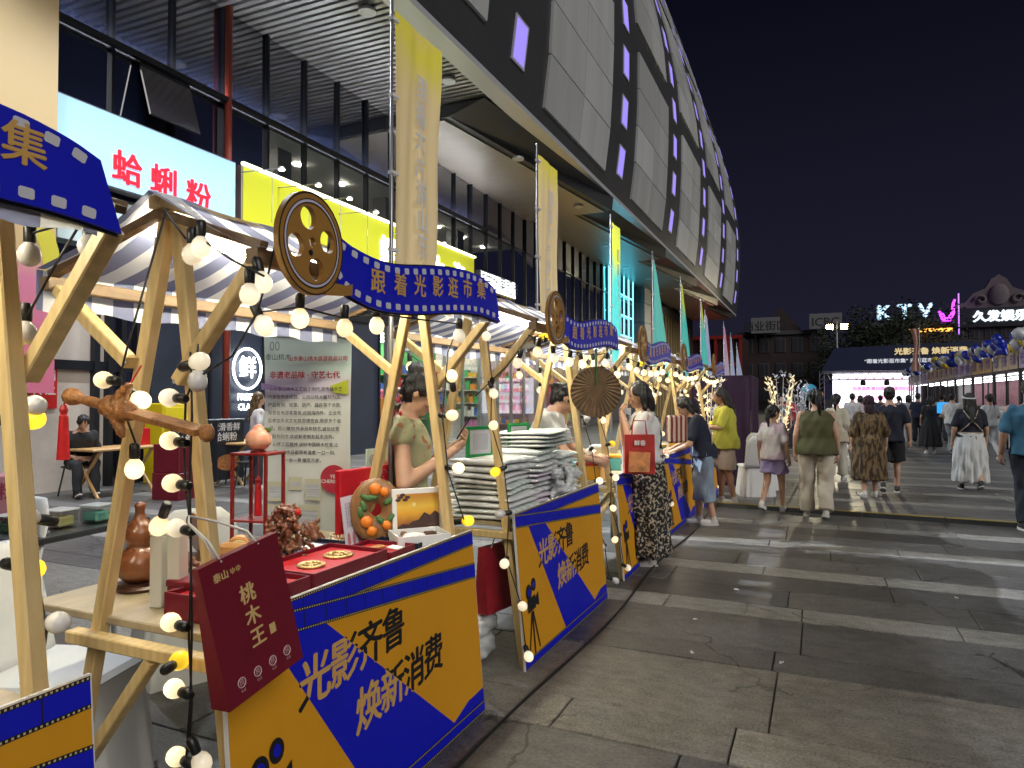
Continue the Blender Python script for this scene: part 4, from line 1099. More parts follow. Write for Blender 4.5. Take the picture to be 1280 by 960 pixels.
# ================================================================ goods of the carving stall
TZ = .829
BROWNW = M('polished_wood', (.20, .065, .022), .28, var=.35, vs_=5, stretch=(1, 1, 3), coat=.4)
DARKW = M('dark_wood', (.07, .028, .016), .35, var=.3, vs_=8)
CARVE = M('carved_wood', (.17, .062, .03), .42, var=.4, vs_=25, bump=.6, bs=60)
LIGHTW = M('light_wood', (.46, .22, .07), .4, var=.25, vs_=4, stretch=(1, 1, 6))
REDSAT = M('red_satin', (.46, .010, .016), .35)
NAVYB = M('navy_card', (.012, .014, .03), .5)
IVORY = M('ivory_card', (.70, .68, .58), .5)
BRASS = M('brass', (.50, .33, .11), .35, metal=.6, var=.35, vs_=40, bump=.4, bs=80)
ORANGE = M('orange_paint', (.75, .20, .015), .4); LEAFG = M('leaf_green', (.05, .13, .03), .5)
PAPER = M('white_paper', (.74, .73, .72), .6)

def at(o, p, rz=0.0): o.location = p; o.rotation_euler = (0, 0, rz); return o
# gourd
p = PX(174, 736, z=TZ)
t = thing('wooden_gourd', 'polished brown wooden gourd on a dark round stand', 'gourd', p)
MB().lathe([(.0, 0), (.075, 0), (.082, .012), (.07, .022), (.074, .03), (.0, .032)], 24).build('stand', DARKW, t, smooth=False)
MB().lathe([(.03, .032), (.055, .038), (.078, .062), (.084, .095), (.074, .13), (.048, .156), (.040, .165), (.052, .182), (.058, .205), (.052, .232), (.034, .252), (.021, .268), (.016, .29), (.018, .305), (.020, .315), (.013, .325), (0, .328)], 24).build('gourd_body', BROWNW, t, smooth=True)
# upright ivory boxes
for i, (u, lab) in enumerate([(200, 'tall slim ivory box standing left of its twin'), (222, 'tall slim ivory box standing next to the front post')]):
    q = PX(u, 757, z=TZ)
    tt = thing('slim_box', lab, 'box', q, R(20), group='slim ivory boxes')
    MB().bbox(-.022, .022, -.03, .03, 0, .245, .003).build('carton', IVORY, tt)
    MB().bbox(-.0232, .0232, -.0312, .0312, .246, .262, .003).build('lid', IVORY, tt)
# maroon box by the front post
q = PX(233, 757, z=TZ)
tt = thing('gift_box', 'closed maroon gift box beside the near front post', 'box', q + Vector((.02, .04, 0)), R(4))
MB().bbox(-.06, .10, -.09, .12, 0, .075, .004).build('tray', MAROON, tt)
MB().bbox(-.063, .103, -.093, .123, .0755, .098, .004).build('lid', MAROON, tt)
# rough disc and clock
q = PX(247, 700, z=TZ)
tt = thing('wood_slice', 'round brown wood slice leaning behind the front post', 'wood slice', (q.x - .02, q.y, TZ), R(-20))
d = MB().lathe([(0, 0), (.088, .0), (.094, .008), (.090, .018), (0, .02)], 26).build('slice', BROWNW, tt, smooth=False); d.rotation_euler = (R(-78), 0, 0); d.location = (0, 0, .115)
MB().bbox(-.05, .05, -.03, .03, 0, .025, .004).build('stand', DARKW, tt)
q = PX(302, 706, z=TZ)
tt = thing('table_clock', 'small round wooden ornament with a pale floral face', 'ornament', (q.x, q.y, TZ), R(28))
d = MB().lathe([(0, 0), (.058, 0), (.062, .012), (.058, .034), (.048, .038), (0, .036)], 26).build('case', LIGHTW, tt); d.rotation_euler = (R(90), 0, 0); d.location = (0, 0, .07)
d2 = MB().lathe([(0, 0), (.044, 0), (.042, .003), (0, .004)], 24).build('face', M('floral_face', (.55, .55, .30), .5, var=.5, vs_=40), d); d2.location = (0, 0, .0375)
MB().bbox(-.035, .035, -.02, .02, 0, .012, .003).build('foot', DARKW, tt)
# flat wooden block with brush stand, and boxes below it
q = PX(300, 664, x=-2.28)
tt = thing('wood_block', 'light wooden block with rounded edges carrying wire glasses', 'wood block', (q.x, q.y, TZ), R(20))
MB().bbox(-.08, .08, -.07, .07, .0, .05, .008).build('under_box', MAROON, tt)
MB().bbox(-.07, .07, -.062, .062, .051, .105, .014).build('block', LIGHTW, tt)
# red frame stand with peach
q = PX(323, 560, x=-2.36)
tt = thing('red_stand', 'open red lacquer frame stand behind the carvings', 'stand', (q.x, q.y, TZ), R(10))
LACQ = M('red_lacquer', (.20, .014, .012), .3)
for sx in (-1, 1):
    for sy in (-1, 1): MB().beam((sx * .085, sy * .07, 0), (sx * .085, sy * .07, .46), .014, .014, (1, 0, 0)).build('leg', LACQ, tt)
MB().bbox(-.095, .095, -.08, .08, .46, .472, .003).build('top', LACQ, tt); MB().bbox(-.093, .093, -.078, .078, .16, .17, .003).build('shelf', LACQ, tt)
tas = thing('red_tassel', 'red tassel charm hanging inside the lacquer frame', 'tassel', (q.x, q.y, TZ + .46))
MB().tube([(0, 0, 0), (0, 0, -.10)], .002, 5).build('cord', REDSAT, tas)
MB().lathe([(.004, -.10), (.014, -.115), (.010, -.13), (.014, -.14), (.018, -.28), (0, -.282)], 10).build('fringe', REDSAT, tas)
pe = thing('peach_ornament', 'blushing carved peach on top of the red frame', 'ornament', (q.x, q.y, TZ + .4725))
me = remesh(MB().ell((0, 0, .056), (.062, .058, .054)).ell((.0, .0, .10), (.028, .028, .028)), .006, 4, 'peach')
me.materials.append(printed('peach_skin', [(-.06, (.74, .50, .30)), (.05, (.76, .52, .34)), (.14, (.68, .26, .18))], 2, noise=.1, nscale=14, rough=.4)); link('fruit', me, pe)
MB().lathe([(0, .0), (.035, 0), (.035, .006), (0, .006)], 14).build('base', LACQ, pe)
MB().ell((.03, .02, .10), (.03, .006, .012)).build('leaf', LEAFG, pe)
# root carving
q = PX(356, 692, x=-2.06)
rg = random.Random(3); mb = MB()
mb.bbox(-.10, .10, -.06, .06, 0, .05, .01)
for i in range(330):
    h = rg.random() ** .8 * .23; w = .115 * (1 - (h / .27) ** 2)
    c = (rg.uniform(-w, w), rg.uniform(-.055, .055) * (1 - h), .03 + h)
    rot = Euler((rg.random() * 3, rg.random() * 3, rg.random() * 3)).to_matrix()
    mb.ell(c, (rg.uniform(.008, .024), rg.uniform(.004, .009), rg.uniform(.005, .012)), 8, 6, rot=rot)
me = remesh(mb, .0035, 0, 'root_carving'); me.materials.append(CARVE)
displace(me, lambda a, n: .004 * np.sin(a[:, 0] * 190) * np.sin(a[:, 1] * 170 + 1) * np.sin(a[:, 2] * 210))
tt = thing('wood_carving', 'intricate brown root carving of dragons and clouds', 'carving', (q.x, q.y, TZ), R(25))
link('carving', me, tt)
MB().lathe([(0, 0), (.012, 0), (.013, .012), (.006, .022), (0, .024)], 10, (.06, -.02, .235)).build('red_bead', RED, tt)
for i, (u, v, lab) in enumerate([(395, 640, 'small brown carved figure right of the root carving'), (232, 640, 'small carved knot behind the near front post')]):
    q = PX(u, v, x=-2.2); rg = random.Random(9 + i); mb = MB()
    for k in range(26): mb.ell((rg.uniform(-.03, .03), rg.uniform(-.03, .03), .02 + rg.random() * .11), (rg.uniform(.012, .022),) * 3, 8, 6)
    me = remesh(mb, .006, 1, 'carved'); me.materials.append(CARVE)
    tt = thing('wood_carving', lab, 'carving', (q.x, q.y, TZ)); link('carving', me, tt)
# open presentation boxes along the front edge
def open_box(label, y0, y1, x0, x1, h, outer, inner, fill, seed, rz=0):
    cx, cy = (x0 + x1) / 2, (y0 + y1) / 2; a, c = (x1 - x0) / 2, (y1 - y0) / 2
    t = thing('gift_box', label, 'box', (cx, cy, TZ), rz)
    MB().box(-a + .006, a - .006, -c + .006, c - .006, 0, .012).build('base', outer, t)
    th = .007
    for q in ((-a, -a + th, -c, c), (a - th, a, -c, c), (-a + th, a - th, -c, -c + th), (-a + th, a - th, c - th, c)):
        MB().bbox(*q, 0, h, .0015).build('side', outer, t)
    lin = MB().bbox(-a + th + .002, a - th - .002, -c + th + .002, c - th - .002, .013, h - .016, .006).build('lining', inner, t)
    rg = random.Random(seed)
    for kind, fx, fy, r in fill:
        px, py, pz = fx * a, fy * c, h - .015
        if kind == 'disc':
            m_ = MB(); m_.lathe([(0, 0), (r, 0), (r, .006), (r * .86, .010), (r * .8, .006), (r * .3, .007), (0, .009)], 28)
            for k in range(7): 
                an = k * .9 + rg.random(); m_.ell((r * .5 * math.cos(an), r * .5 * math.sin(an), .008), (r * .2, r * .14, .006), 8, 6)
            o = m_.build('medallion', BRASS, t, smooth=True); o.location = (px, py, pz)
        elif kind == 'comb':
            o = MB().bbox(-.022, .022, -r, r, 0, .010, .004).build('comb', LIGHTW, t); o.location = (px, py, pz); o.rotation_euler = (0, 0, rg.uniform(-.5, .5))
        elif kind == 'card':
            o = MB().box(-.035, .035, -r, r, 0, .003).build('card', PAPER, t); o.location = (px, py, pz + .002); o.rotation_euler = (0, .1, rg.uniform(-.4, .4))
    return t
open_box('open maroon box with a wooden comb behind the hanging bag', 1.62, 1.98, -1.97, -1.67, .085, MAROON, REDSAT, [('comb', .2, .3, .07), ('card', -.3, -.3, .05)], 1)
open_box('open maroon box with two round gold medallions on red satin', 2.00, 2.46, -1.97, -1.67, .085, MAROON, REDSAT, [('disc', .1, -.38, .055), ('disc', .0, .42, .062)], 2)
open_box('small open maroon box with a comb and pale ribbon', 2.49, 2.70, -1.93, -1.68, .06, MAROON, REDSAT, [('comb', -.2, -.1, .06), ('card', .5, .4, .03)], 3, .05)
open_box('open navy box at the front right of the medallions', 2.72, 2.80, -1.93, -1.68, .055, NAVYB, NAVYB, [], 4)
open_box('open navy box with bead strings behind the medallions', 2.30, 2.62, -2.20, -2.01, .06, NAVYB, M('navy_lining', (.02, .025, .07), .5), [('card', 0, .3, .05)], 5)
# bead strings in a tray
q = PX(430, 668, x=-2.12)
tt = thing('bead_tray', 'pale tray heaped with wooden bead strings', 'tray', (q.x - .02, q.y - .02, TZ), R(10))
MB().bbox(-.08, .08, -.13, .13, 0, .03, .006).build('tray', M('tray_cream', (.6, .55, .45), .6), tt)
rg = random.Random(5)
for k in range(7):
    r_ = rg.uniform(.028, .042); cx, cy = rg.uniform(-.035, .035), -.09 + k * .03; m_ = MB()
    for j in range(16):
        an = j * math.pi / 8; m_.ell((cx + r_ * math.cos(an), cy + r_ * math.sin(an), .037 + .004 * (k % 3)), (.0065,) * 3, 6, 4)
    m_.build('bracelet', [BROWNW, LIGHTW, M('bone_bead', (.6, .5, .36), .4)][k % 3], tt, smooth=True)
# pierced disc with painted peaches
q = PX(470, 625, x=-1.98)
tt = thing('carved_disc', 'large pierced wooden disc with orange peaches and leaves', 'carving', (q.x, q.y, TZ), R(38))
MB().bbox(-.07, .07, -.04, .04, 0, .03, .008).build('stand', DARKW, tt)
ring = [(0.012, .0), (.02, .022)]
m_ = MB(); n = 40; vs = []; prof_ = [(.026, -.010), (.026, .010), (.06, .020), (.105, .020), (.122, .010), (.126, 0), (.122, -.010), (.105, -.018), (.06, -.018)]
for k in range(n):
    a = 2 * math.pi * k / n
    for r_, h in prof_: vs.append((r_ * math.cos(a), h, r_ * 1.22 * math.sin(a)))
P_ = len(prof_); m_.add(vs, [(k * P_ + j, k * P_ + (j + 1) % P_, ((k + 1) % n) * P_ + (j + 1) % P_, ((k + 1) % n) * P_ + j) for k in range(n) for j in range(P_)])
dd = m_.build('disc', M('disc_wood', (.21, .10, .035), .4, var=.3, vs_=6, stretch=(6, 6, 1)), tt, smooth=True); dd.location = (0, 0, .175); dd.rotation_euler = (R(-8), 0, 0)
for (ax, az, r_) in ((-.005, .10, .03), (.04, .085, .024), (-.045, -.055, .03), (.05, -.075, .024), (-.02, -.10, .026)):
    MB().ell((ax, -.024, az), (r_, .014, r_ * .95), 10, 8).build('painted_peach', ORANGE, dd, smooth=True)
for (ax, az, an) in ((-.05, .06, .5), (-.06, .02, 1.2), (.06, .04, -.6), (-.02, .06, 0), (.02, -.05, .8), (-.075, -.01, 1.4), (.07, -.04, -.9)):
    MB().ell((ax, -.023, az), (.030, .006, .014), 8, 6, rot=Matrix.Rotation(an, 3, 'Y')).build('painted_leaf', LEAFG, dd, smooth=True)
# red patterned box standing behind the disc
q0, q1 = PX(430, 600, x=-2.14), PX(513, 600, x=-2.14)
tt = thing('gift_box', 'bright red gift box lid with white cloud pattern standing upright', 'box', ((q0.x), (q0.y + q1.y) / 2, TZ), R(-8))
w_ = (q1.y - q0.y) / 2
MB().bbox(-.02, .02, -w_, w_, 0, .36, .005).build('lid', M('bright_red', (.44, .006, .016), .45, var=.1), tt)
rg = random.Random(12)
for (cy, cz) in ((.10, .31), (-.02, .32), (-.13, .28), (.13, .22), (.02, .20), (.12, .10)):
    m_ = MB()
    for k in range(3):
        pts = [(.0215, cy + .025 * k - .02 + (.012 + .004 * k) * math.cos(a), cz + (.012 + .004 * k) * math.sin(a)) for a in [R(q) for q in range(0, 300, 30)]]
        m_.tube(pts, .0011, 4)
    m_.build('cloud_print', M('pale_line', (.72, .55, .5), .6), tt)
# printed leaflet leaning beside it
q = PX(447, 640, x=-2.05)
tt = thing('leaflet', 'pale lilac printed leaflet leaning in front of the red box', 'leaflet', (q.x, q.y - .02, TZ), R(6))
l_ = MB().box(-.002, .002, -.075, .075, 0, .25).build('sheet', M('lilac_paper', (.62, .58, .68), .6), tt); l_.rotation_euler = (0, R(-8), 0)
for k in range(7): text('手工雕刻桃木', BLACK, (.0025, 0, .21 - k * .017), *FX, .017, l_)
for k in range(3): MB().ell((.003, -.045 + k * .045, .045), (.001, .014, .035), 10, 8).build('printed_figure', M('faded_red', (.45, .15, .17), .6), l_)
# white box with sunset picture
q = PX(524, 640, x=-1.745)
tt = thing('gift_box', 'open white box whose lid shows a sunset landscape picture', 'box', (q.x, q.y, TZ), R(-42))
for k, bx in enumerate(((-.10, -.092, -.125, .125), (.092, .10, -.125, .125), (-.092, .092, -.125, -.117), (-.092, .092, .117, .125))): MB().bbox(*bx, .0, .085, .001).build('side', WHITE, tt)
MB().box(-.091, .091, -.116, .116, .0, .062).build('filling', M('grey_foam', (.4, .4, .4), .8), tt)
MB().ell((.02, -.03, .072), (.045, .055, .02), 10, 6).build('tissue', PAPER, tt); MB().bbox(-.03, .03, .03, .08, .062, .08, .004).build('inner_item', DARKW, tt); MB().bbox(-.05, .02, -.08, -.05, .062, .084, .006).build('inner_item', BROWNW, tt)
lid = MB().bbox(-.012, .012, -.128, .128, .0, .255, .003).build('lid', WHITE, tt); lid.location = (-.116, .03, .02); lid.rotation_euler = (0, R(-7), 0)
MB().box(.0125, .014, -.106, .106, .06, .228).build('sunset_print', printed('sunset', [(.05, (.10, .03, .008)), (.10, (.30, .09, .01)), (.15, (.72, .36, .02)), (.18, (.74, .47, .05)), (.23, (.50, .22, .02))], 2, noise=.03, nscale=18), lid)
MB().prism([(-.106, .06), (.106, .06), (.106, .125), (.085, .14), (.06, .12), (.03, .135), (.0, .10), (-.03, .095), (-.05, .08), (-.08, .085), (-.106, .07)], (.0145, 0, 0), (0, 1, 0), (0, 0, 1), (1, 0, 0), .0008).build('cliff_print', M('cliff_brown', (.05, .018, .012), .6), lid)
MB().prism(oval(-.02, .175, .010, .010, n=14), (.0145, 0, 0), (0, 1, 0), (0, 0, 1), (1, 0, 0), .0008).build('sun_print', M('sun_print', (.8, .65, .2), .5), lid)
for k in range(5): MB().ell((.0148, -.10 + k * .012, .20 + .012 * (k % 3)), (.0008, .014, .008), 8, 5).build('branch_print', M('cliff_brown', (.05, .018, .012)), lid)
# acrylic price plate (its square codes left out)
q = PX(475, 571, x=-2.22)
tt = thing('acrylic_sign', 'clear pale green acrylic plate with round portrait behind the red box', 'sign', (q.x, q.y, TZ), R(-4))
AC = M('acrylic', (.60, .74, .68), .15)
MB().bbox(-.05, .05, -.10, .10, 0, .02, .004).build('foot', AC, tt)
MB().beam((0, 0, .02), (0, 0, q.z - TZ - .04), .05, .008, (1, 0, 0)).build('stem', AC, tt)
pl = MB().bbox(-.004, .004, -.118, .118, q.z - TZ - .05, q.z - TZ + .05, .002).build('plate', AC, tt)
MB().prism(oval(-.07, q.z - TZ - .008, .027, .027), (.0045, 0, 0), (0, 1, 0), (0, 0, 1), (1, 0, 0), .0008).build('round_print', M('grey_print', (.35, .38, .38), .6), pl)
text('泰山桃木王', BLACK, (.0050, 0, q.z - TZ + .036), *FX, .022, pl)
for k in range(3): text('扫码', BLACK, (.0050, -.07 + .07 * k, q.z - TZ - .042), *FX, .012, pl)
# tall printed poster on a stand behind the stall
tl, tr, br = PX(330, 424, y=3.28), PX(429, 431, y=3.28), PX(447, 655, y=3.28)
W_ = (tr - tl).length; t0 = Vector((tl.x, 3.28, 0))
tt = thing('poster_stand', 'tall white roll up poster covered in dark text behind carvings', 'poster', t0, R(16))
PST = bpy.data.materials.new('poster_print'); PST.use_nodes = True
PST = printed('poster_print2', [(.1, (.80, .80, .79)), (1.54, (.80, .81, .80)), (1.60, (.66, .60, .76)), (1.68, (.68, .62, .76)), (1.74, (.62, .74, .70)), (1.97, (.58, .72, .68))], 2, noise=.05, nscale=4, rough=.3)
WP = .56; ZT = 1.93
def post(u, v): return (u * WP, .012 * math.sin(v * 9 + u * 2) + .01 * math.sin(u * 7 + v * 3), ZT - v * (ZT - .12) - .03 * u * (1 - v) * .6)
sh = MB().grid(post, 14, 30).build('sheet', PST, tt, smooth=True)
MB().bbox(-.02, WP + .02, -.05, .05, .0, .10, .01).build('base', GREYM, tt); MB().tube([(WP / 2, .02, .1), (WP / 2, .02, 1.96)], .009, 6).build('pole', GREYM, tt)
MB().tube([(-.02, .0, ZT + .012), (WP + .02, .0, ZT - .008)], .008, 6).build('top_rail', GREYM, tt)
F2 = ((1, 0, 0), (0, 0, 1))
INK = M('dark_ink', (.03, .03, .04), .6); RINK = M('red_ink', (.40, .03, .04), .6)
for i in range(2): MB().tube([(.07 + i * .035 + .012 * math.cos(a), -.034, 1.865 + .026 * math.sin(a)) for a in [R(q) for q in range(0, 361, 30)]], .002, 4).build('poster_logo', INK, sh)
text('泰山桃木', INK, (.11, -.032, 1.795), *F2, .042, sh)
text('山东泰山桃木旅游商品公司', RINK, (.365, -.032, 1.785), *F2, .0315, sh, bold=.03)
text('非遗老品味 · 守艺七代', RINK, (.28, -.032, 1.685), *F2, .046, sh, bold=.035)
body = ['  山东泰山桃木工艺始于明代,是传统手艺', '代表性传承项目。公司以桃木雕刻为主,', '产品有剑、如意、葫芦、挂件等千余款,', '深受各地游客喜爱,远销海内外。企业先', '后参加多次文化旅游博览会,荣获多个金', '奖。匠心雕刻,传承百年技艺,诚信经营', '服务四方,欢迎新老朋友前来选购。', '  心怀工匠精神,讲好中国桃木故事,让', '每一件作品都带有温度,一刀一刻,', '一木一景,福至万家。']
for k, ln in enumerate(body): text(ln, INK, (.28, -.032, 1.60 - k * .048), *F2, .0272, sh, bold=.012)
PRP = MB().prism([(.0, 1.735), (.0, 1.60), (.30, 1.59), (.0, 1.64)], (0, -.031, 0), (1, 0, 0), (0, 0, 1), (0, -1, 0), .0006).build('violet_swash', M('violet_print', (.42, .30, .55), .5), sh)
MB().prism([(.44, 1.62), (.558, 1.66), (.558, 1.57), (.47, 1.58)], (0, -.030, 0), (1, 0, 0), (0, 0, 1), (0, -1, 0), .0006).build('lime_swash', M('lime_swash', (.50, .55, .04), .5), sh)
rd = MB().prism(oval(.47, 1.06, .085, .085), (0, -.033, 0), (1, 0, 0), (0, 0, 1), (0, -1, 0), .001).build('red_roundel', M('rose_red', (.50, .03, .06), .5), sh)
text('YES\nCHERISHED', PAPER, (.47, -.0355, 1.06), *F2, .03, sh, bold=.03)
for (x0, x1, z0, z1) in ((.05, .17, .92, 1.04), (.19, .27, .99, 1.07), (.29, .39, .93, 1.06), (.05, .17, .78, .90), (.20, .38, .76, .90)):
    MB().box(x0, x1, -.0345, -.033, z0, z1).build('printed_picture', rnd.choice([M('cert_cream', (.62, .6, .45), .6), M('cert_white', (.72, .72, .72), .6)]), sh)
    MB().box(x0 + .01, x1 - .01, -.0352, -.0346, z0 + .02, z1 - .03).build('printed_lines', M('cert_grey', (.55, .56, .6), .6, var=.35, vs_=9, stretch=(.3, 1, 14)), sh)
# carved sword hung across the near frame
a, c = PX(84, 494, y=1.40), PX(258, 541, y=1.38)
tt = thing('wooden_sword', 'carved wooden sword hanging across the near posts of the stall', 'sword', a.lerp(c, .42))
o_ = Vector(tt.location); A, C = a - o_, c - o_
SW = M('sword_wood', (.33, .14, .045), .45, var=.45, vs_=22, bump=.7, bs=70)
MB().tube([A.lerp(C, f) for f in (0, .02, .05, .09, .10, .2, .34)], [.012, .026, .028, .02, .013, .0165, .013], 10).build('grip', SW, tt, smooth=True)
mb = MB(); G = A.lerp(C, .40); dr = (C - A).normalized(); upx = Vector((0, 0, 1)); upx = (upx - dr * upx.dot(dr)).normalized()
mb.capsule(G - dr * .04, G + dr * .045, .034, .03); mb.capsule(G + upx * .03, G + upx * .075 + dr * .03, .022, .012); mb.capsule(G - upx * .03, G - upx * .07 + dr * .03, .022, .012)
me = remesh(mb, .006, 1, 'guard'); me.materials.append(SW); displace(me, lambda v, n: .003 * np.sin(v[:, 0] * 220) * np.sin(v[:, 2] * 200)); link('guard', me, tt)
MB().beam(A.lerp(C, .44), A.lerp(C, .97), .018, .05, (0, 1, .2)).build('blade', SW, tt); MB().ell(C, (.028, .014, .026), 10, 8).build('tip', SW, tt, smooth=True)
MB().tube([A.lerp(C, .38), A.lerp(C, .40) + Vector((.03, .05, .13))], .003, 5).build('hanging_cord', REDSAT, tt)
p = A.lerp(C, .0)
mb = MB(); mb.tube([p + Vector((-.005, 0, 0)), p + Vector((-.015, 0, -.03))], .003, 5); mb.lathe([(.008, -.03), (.013, -.045), (.009, -.06), (.013, -.065), (.019, -.20), (0, -.202)], 10, (p.x - .015, p.y, p.z)); mb.build('tassel', REDSAT, tt)
# charm cluster on the far post
q = PX(497, 470, x=-2.10)
tt = thing('hanging_charms', 'cluster of red and jade charms hanging at the far rear post', 'charm', q)
MB().tube([(0, 0, .02), (0, 0, -.46)], .002, 5).build('cord', REDSAT, tt)
rg = random.Random(4)
for k in range(16):
    MB().ell((rg.uniform(-.018, .018), rg.uniform(-.015, .015), -.06 - k * .018), (.012, .010, .014), 8, 6).build('charm_bead', [REDSAT, PAPER, LEAFG, BROWNW][k % 4], tt, smooth=True)
MB().lathe([(.006, -.34), (.02, -.36), (.022, -.50), (0, -.51)], 10).build('tassel', REDSAT, tt)
# maroon carrier bag in front of the first board
bp = PX(241, 712, x=-1.47)
tt = thing('gift_bag', 'maroon paper carrier bag with gold characters hung on the stall front', 'bag', bp)
tt.rotation_euler = (R(9.5), R(-3), R(0))
bw, bh = .285, .385
MB().hexa([(-.02, 0, -bh), (.045, .0, -bh), (.045, bw, -bh), (-.02, bw, -bh), (-.004, 0, 0), (.018, 0, 0), (.018, bw, 0), (-.004, bw, 0)]).build('paper', MAROON, tt)
Bu = Vector((-.027, 0, .385)).normalized(); bo = Vector((.018, 0, 0)); BN = Vector((0, 1, 0)).cross(Bu)
BG = M('foil_gold', (.62, .42, .17), .35)
for ch, yy, zz, s in (('桃', .135, -.125, .056), ('木', .138, -.188, .056), ('王', .14, -.25, .056)):
    text(ch, BG, bo + Vector((0, yy, 0)) + Bu * zz + BN * .002, (0, 1, 0), Bu, s, tt, bold=.03)
text('泰山', BG, bo + Vector((0, .062, 0)) + Bu * -.045 + BN * .002, (0, 1, 0), Bu, .026, tt, bold=.03); text('ゆゆ', BG, bo + Vector((0, .112, 0)) + Bu * -.045 + BN * .002, (0, 1, 0), Bu, .020, tt, bold=.02)
MB().prism([(-.011, -.014), (.011, -.014), (.011, .014), (-.011, .014)], bo + Vector((0, .195, 0)) + Bu * -.25 + BN * .001, (0, 1, 0), Bu, BN, .001).build('seal_mark', BG, tt)
PK = M('pale_pink_print', (.62, .40, .40), .5)
for k in range(4):
    ce = bo + Vector((0, .055 + k * .058, 0)) + Bu * -.335 + BN * .0015
    MB().tube([ce + Vector((0, .013 * math.cos(a), 0)) + Bu * (.013 * math.sin(a)) for a in [R(q) for q in range(0, 361, 30)]], .0018, 4).build('round_mark', PK, tt)
    text('良', PK, ce, (0, 1, 0), Bu, .018, tt); text('认证', PK, ce - Bu * .022, (0, 1, 0), Bu, .009, tt)
for xo in (0.018, -.004):
    MB().tube([(xo, .075, -.01), (xo * .5 - .02, .07, .05), (-.06, .06, .10), (-.09, .09, .11), (-.06, .16, .07), (xo * .5 - .02, .205, .03), (xo, .21, -.01)], .0035, 6).build('rope_handle', M('white_rope', (.7, .68, .64), .7), tt, smooth=True)

# ================================================================ towel stall
rgt = random.Random(21)
def towel_mesh(w, d, h, m, seed):
    r_ = random.Random(seed); mb = MB(); n = 2
    for k in range(n):
        z0, z1 = h * k / n, h * (k + 1) / n; dx = r_.uniform(-.01, .01)
        sec = []
        for a in range(14):
            t_ = 2 * math.pi * a / 14; ex = abs(math.cos(t_)) ** .35 * math.copysign(1, math.cos(t_)); ey = abs(math.sin(t_)) ** .6 * math.copysign(1, math.sin(t_))
            sec.append((ex * w / 2 + dx, (z0 + z1) / 2 + ey * (z1 - z0) * .52))
        vs = []
        for j in range(11):
            y = -d / 2 + d * j / 10
            s_ = 1 - .04 * abs(j - 5) / 5
            for (x_, z_) in sec: vs.append((x_ * s_ + .003 * math.sin(j * 1.3 + seed + k), y, z_ + .0025 * math.sin(j * .6 + seed * 2 + x_ * 5)))
        f = [(j * 14 + a, j * 14 + (a + 1) % 14, (j + 1) * 14 + (a + 1) % 14, (j + 1) * 14 + a) for j in range(10) for a in range(14)] + [tuple(range(14)), tuple(range(140, 154))]
        mb.add(vs, f)
    return mb.mesh('towel', m, True)
def towel_mesh(w, d, h, m, seed):
    """a plump towel folded in three: rounded edges, soft top"""
    r_ = random.Random(seed); mb = MB(); n = 2
    for k in range(n):
        hh = h / n; z0 = hh * k; dx = r_.uniform(-.012, .012); nn_ = 18; vs = []
        for j in range(13):
            f = j / 12; y = -d / 2 + d * f; e = 1 - (2 * abs(f - .5)) ** 6 * .5
            for a in range(nn_):
                t_ = 2 * math.pi * a / nn_; c_, s_ = math.cos(t_), math.sin(t_)
                ex = abs(c_) ** .5 * math.copysign(1, c_); ez = abs(s_) ** .8 * math.copysign(1, s_)
                vs.append((ex * w / 2 * (.97 + .03 * e) + dx + .004 * math.sin(j * .8 + seed), y, z0 + hh / 2 + ez * hh * .53 * e + .004 * math.sin(j * .55 + seed + ex * 2)))
        mb.add(vs, [(j * nn_ + a, j * nn_ + (a + 1) % nn_, (j + 1) * nn_ + (a + 1) % nn_, (j + 1) * nn_ + a) for j in range(12) for a in range(nn_)] + [tuple(range(nn_)), tuple(range(12 * nn_, 13 * nn_))])
    return mb.mesh('towel', m, True)
TW = [striped('towel_green', (.78, .80, .78), (.56, .66, .60), .040, axis=1, transl=0, rough=.45), striped('towel_grey', (.78, .79, .78), (.60, .63, .63), .06, axis=1, transl=0, rough=.45), M('towel_white', (.78, .79, .78), .35, bump=.5, bs=25, coat=.3), M('towel_lilac', (.68, .62, .70), .35, bump=.5, bs=25, coat=.3)]
WRAP = M('clear_wrap', (.62, .64, .64), .18, coat=.5, bump=.5, bs=18)
ST2 = [(-1.86, 3.88, 5, 'left'), (-1.90, 4.42, 5, 'middle'), (-1.92, 4.92, 4, 'right')]
idx = 0
ordn = ['lowest', 'second lowest', 'third', 'fourth', 'fifth', 'sixth', 'top', 'topmost']
for x_, y_, n_, nm in ST2:
    z_ = TZ
    for k in range(n_):
        h_ = rgt.uniform(.062, .082) if k < n_ - 1 else .085
        o = link('towel', towel_mesh(.42 - .01 * k, .46, h_, TW[(k * 2 + idx) % 4] if k < n_ - 1 else TW[0 if nm != 'left' else 1], idx + k))
        o.location = (x_ + rgt.uniform(-.03, .03), y_ + rgt.uniform(-.02, .02), z_); o.rotation_euler = (0, rgt.uniform(-.012, .012), rgt.uniform(-.13, .13))
        tag(o, '%s folded towel in the %s pile of the towel stall' % (ordn[k] if k < n_ - 1 else 'uppermost', nm), 'towel', 'folded towels in piles')
        z_ += h_ + .001
    idx += 3
    TOPZ = z_
q = PX(668, 556, x=-1.85)
for k in range(2):
    o = link('towel', towel_mesh(.40, .62, .055, TW[0], 50 + k)); o.location = (-1.88, 4.62, TOPZ + .052 + k * .056 + .012); o.rotation_euler = (.0, 0, .08 * k)
    tag(o, ['wide green striped towel under the crowning one', 'wide green striped towel crowning the two right piles'][k], 'towel', 'folded towels in piles')
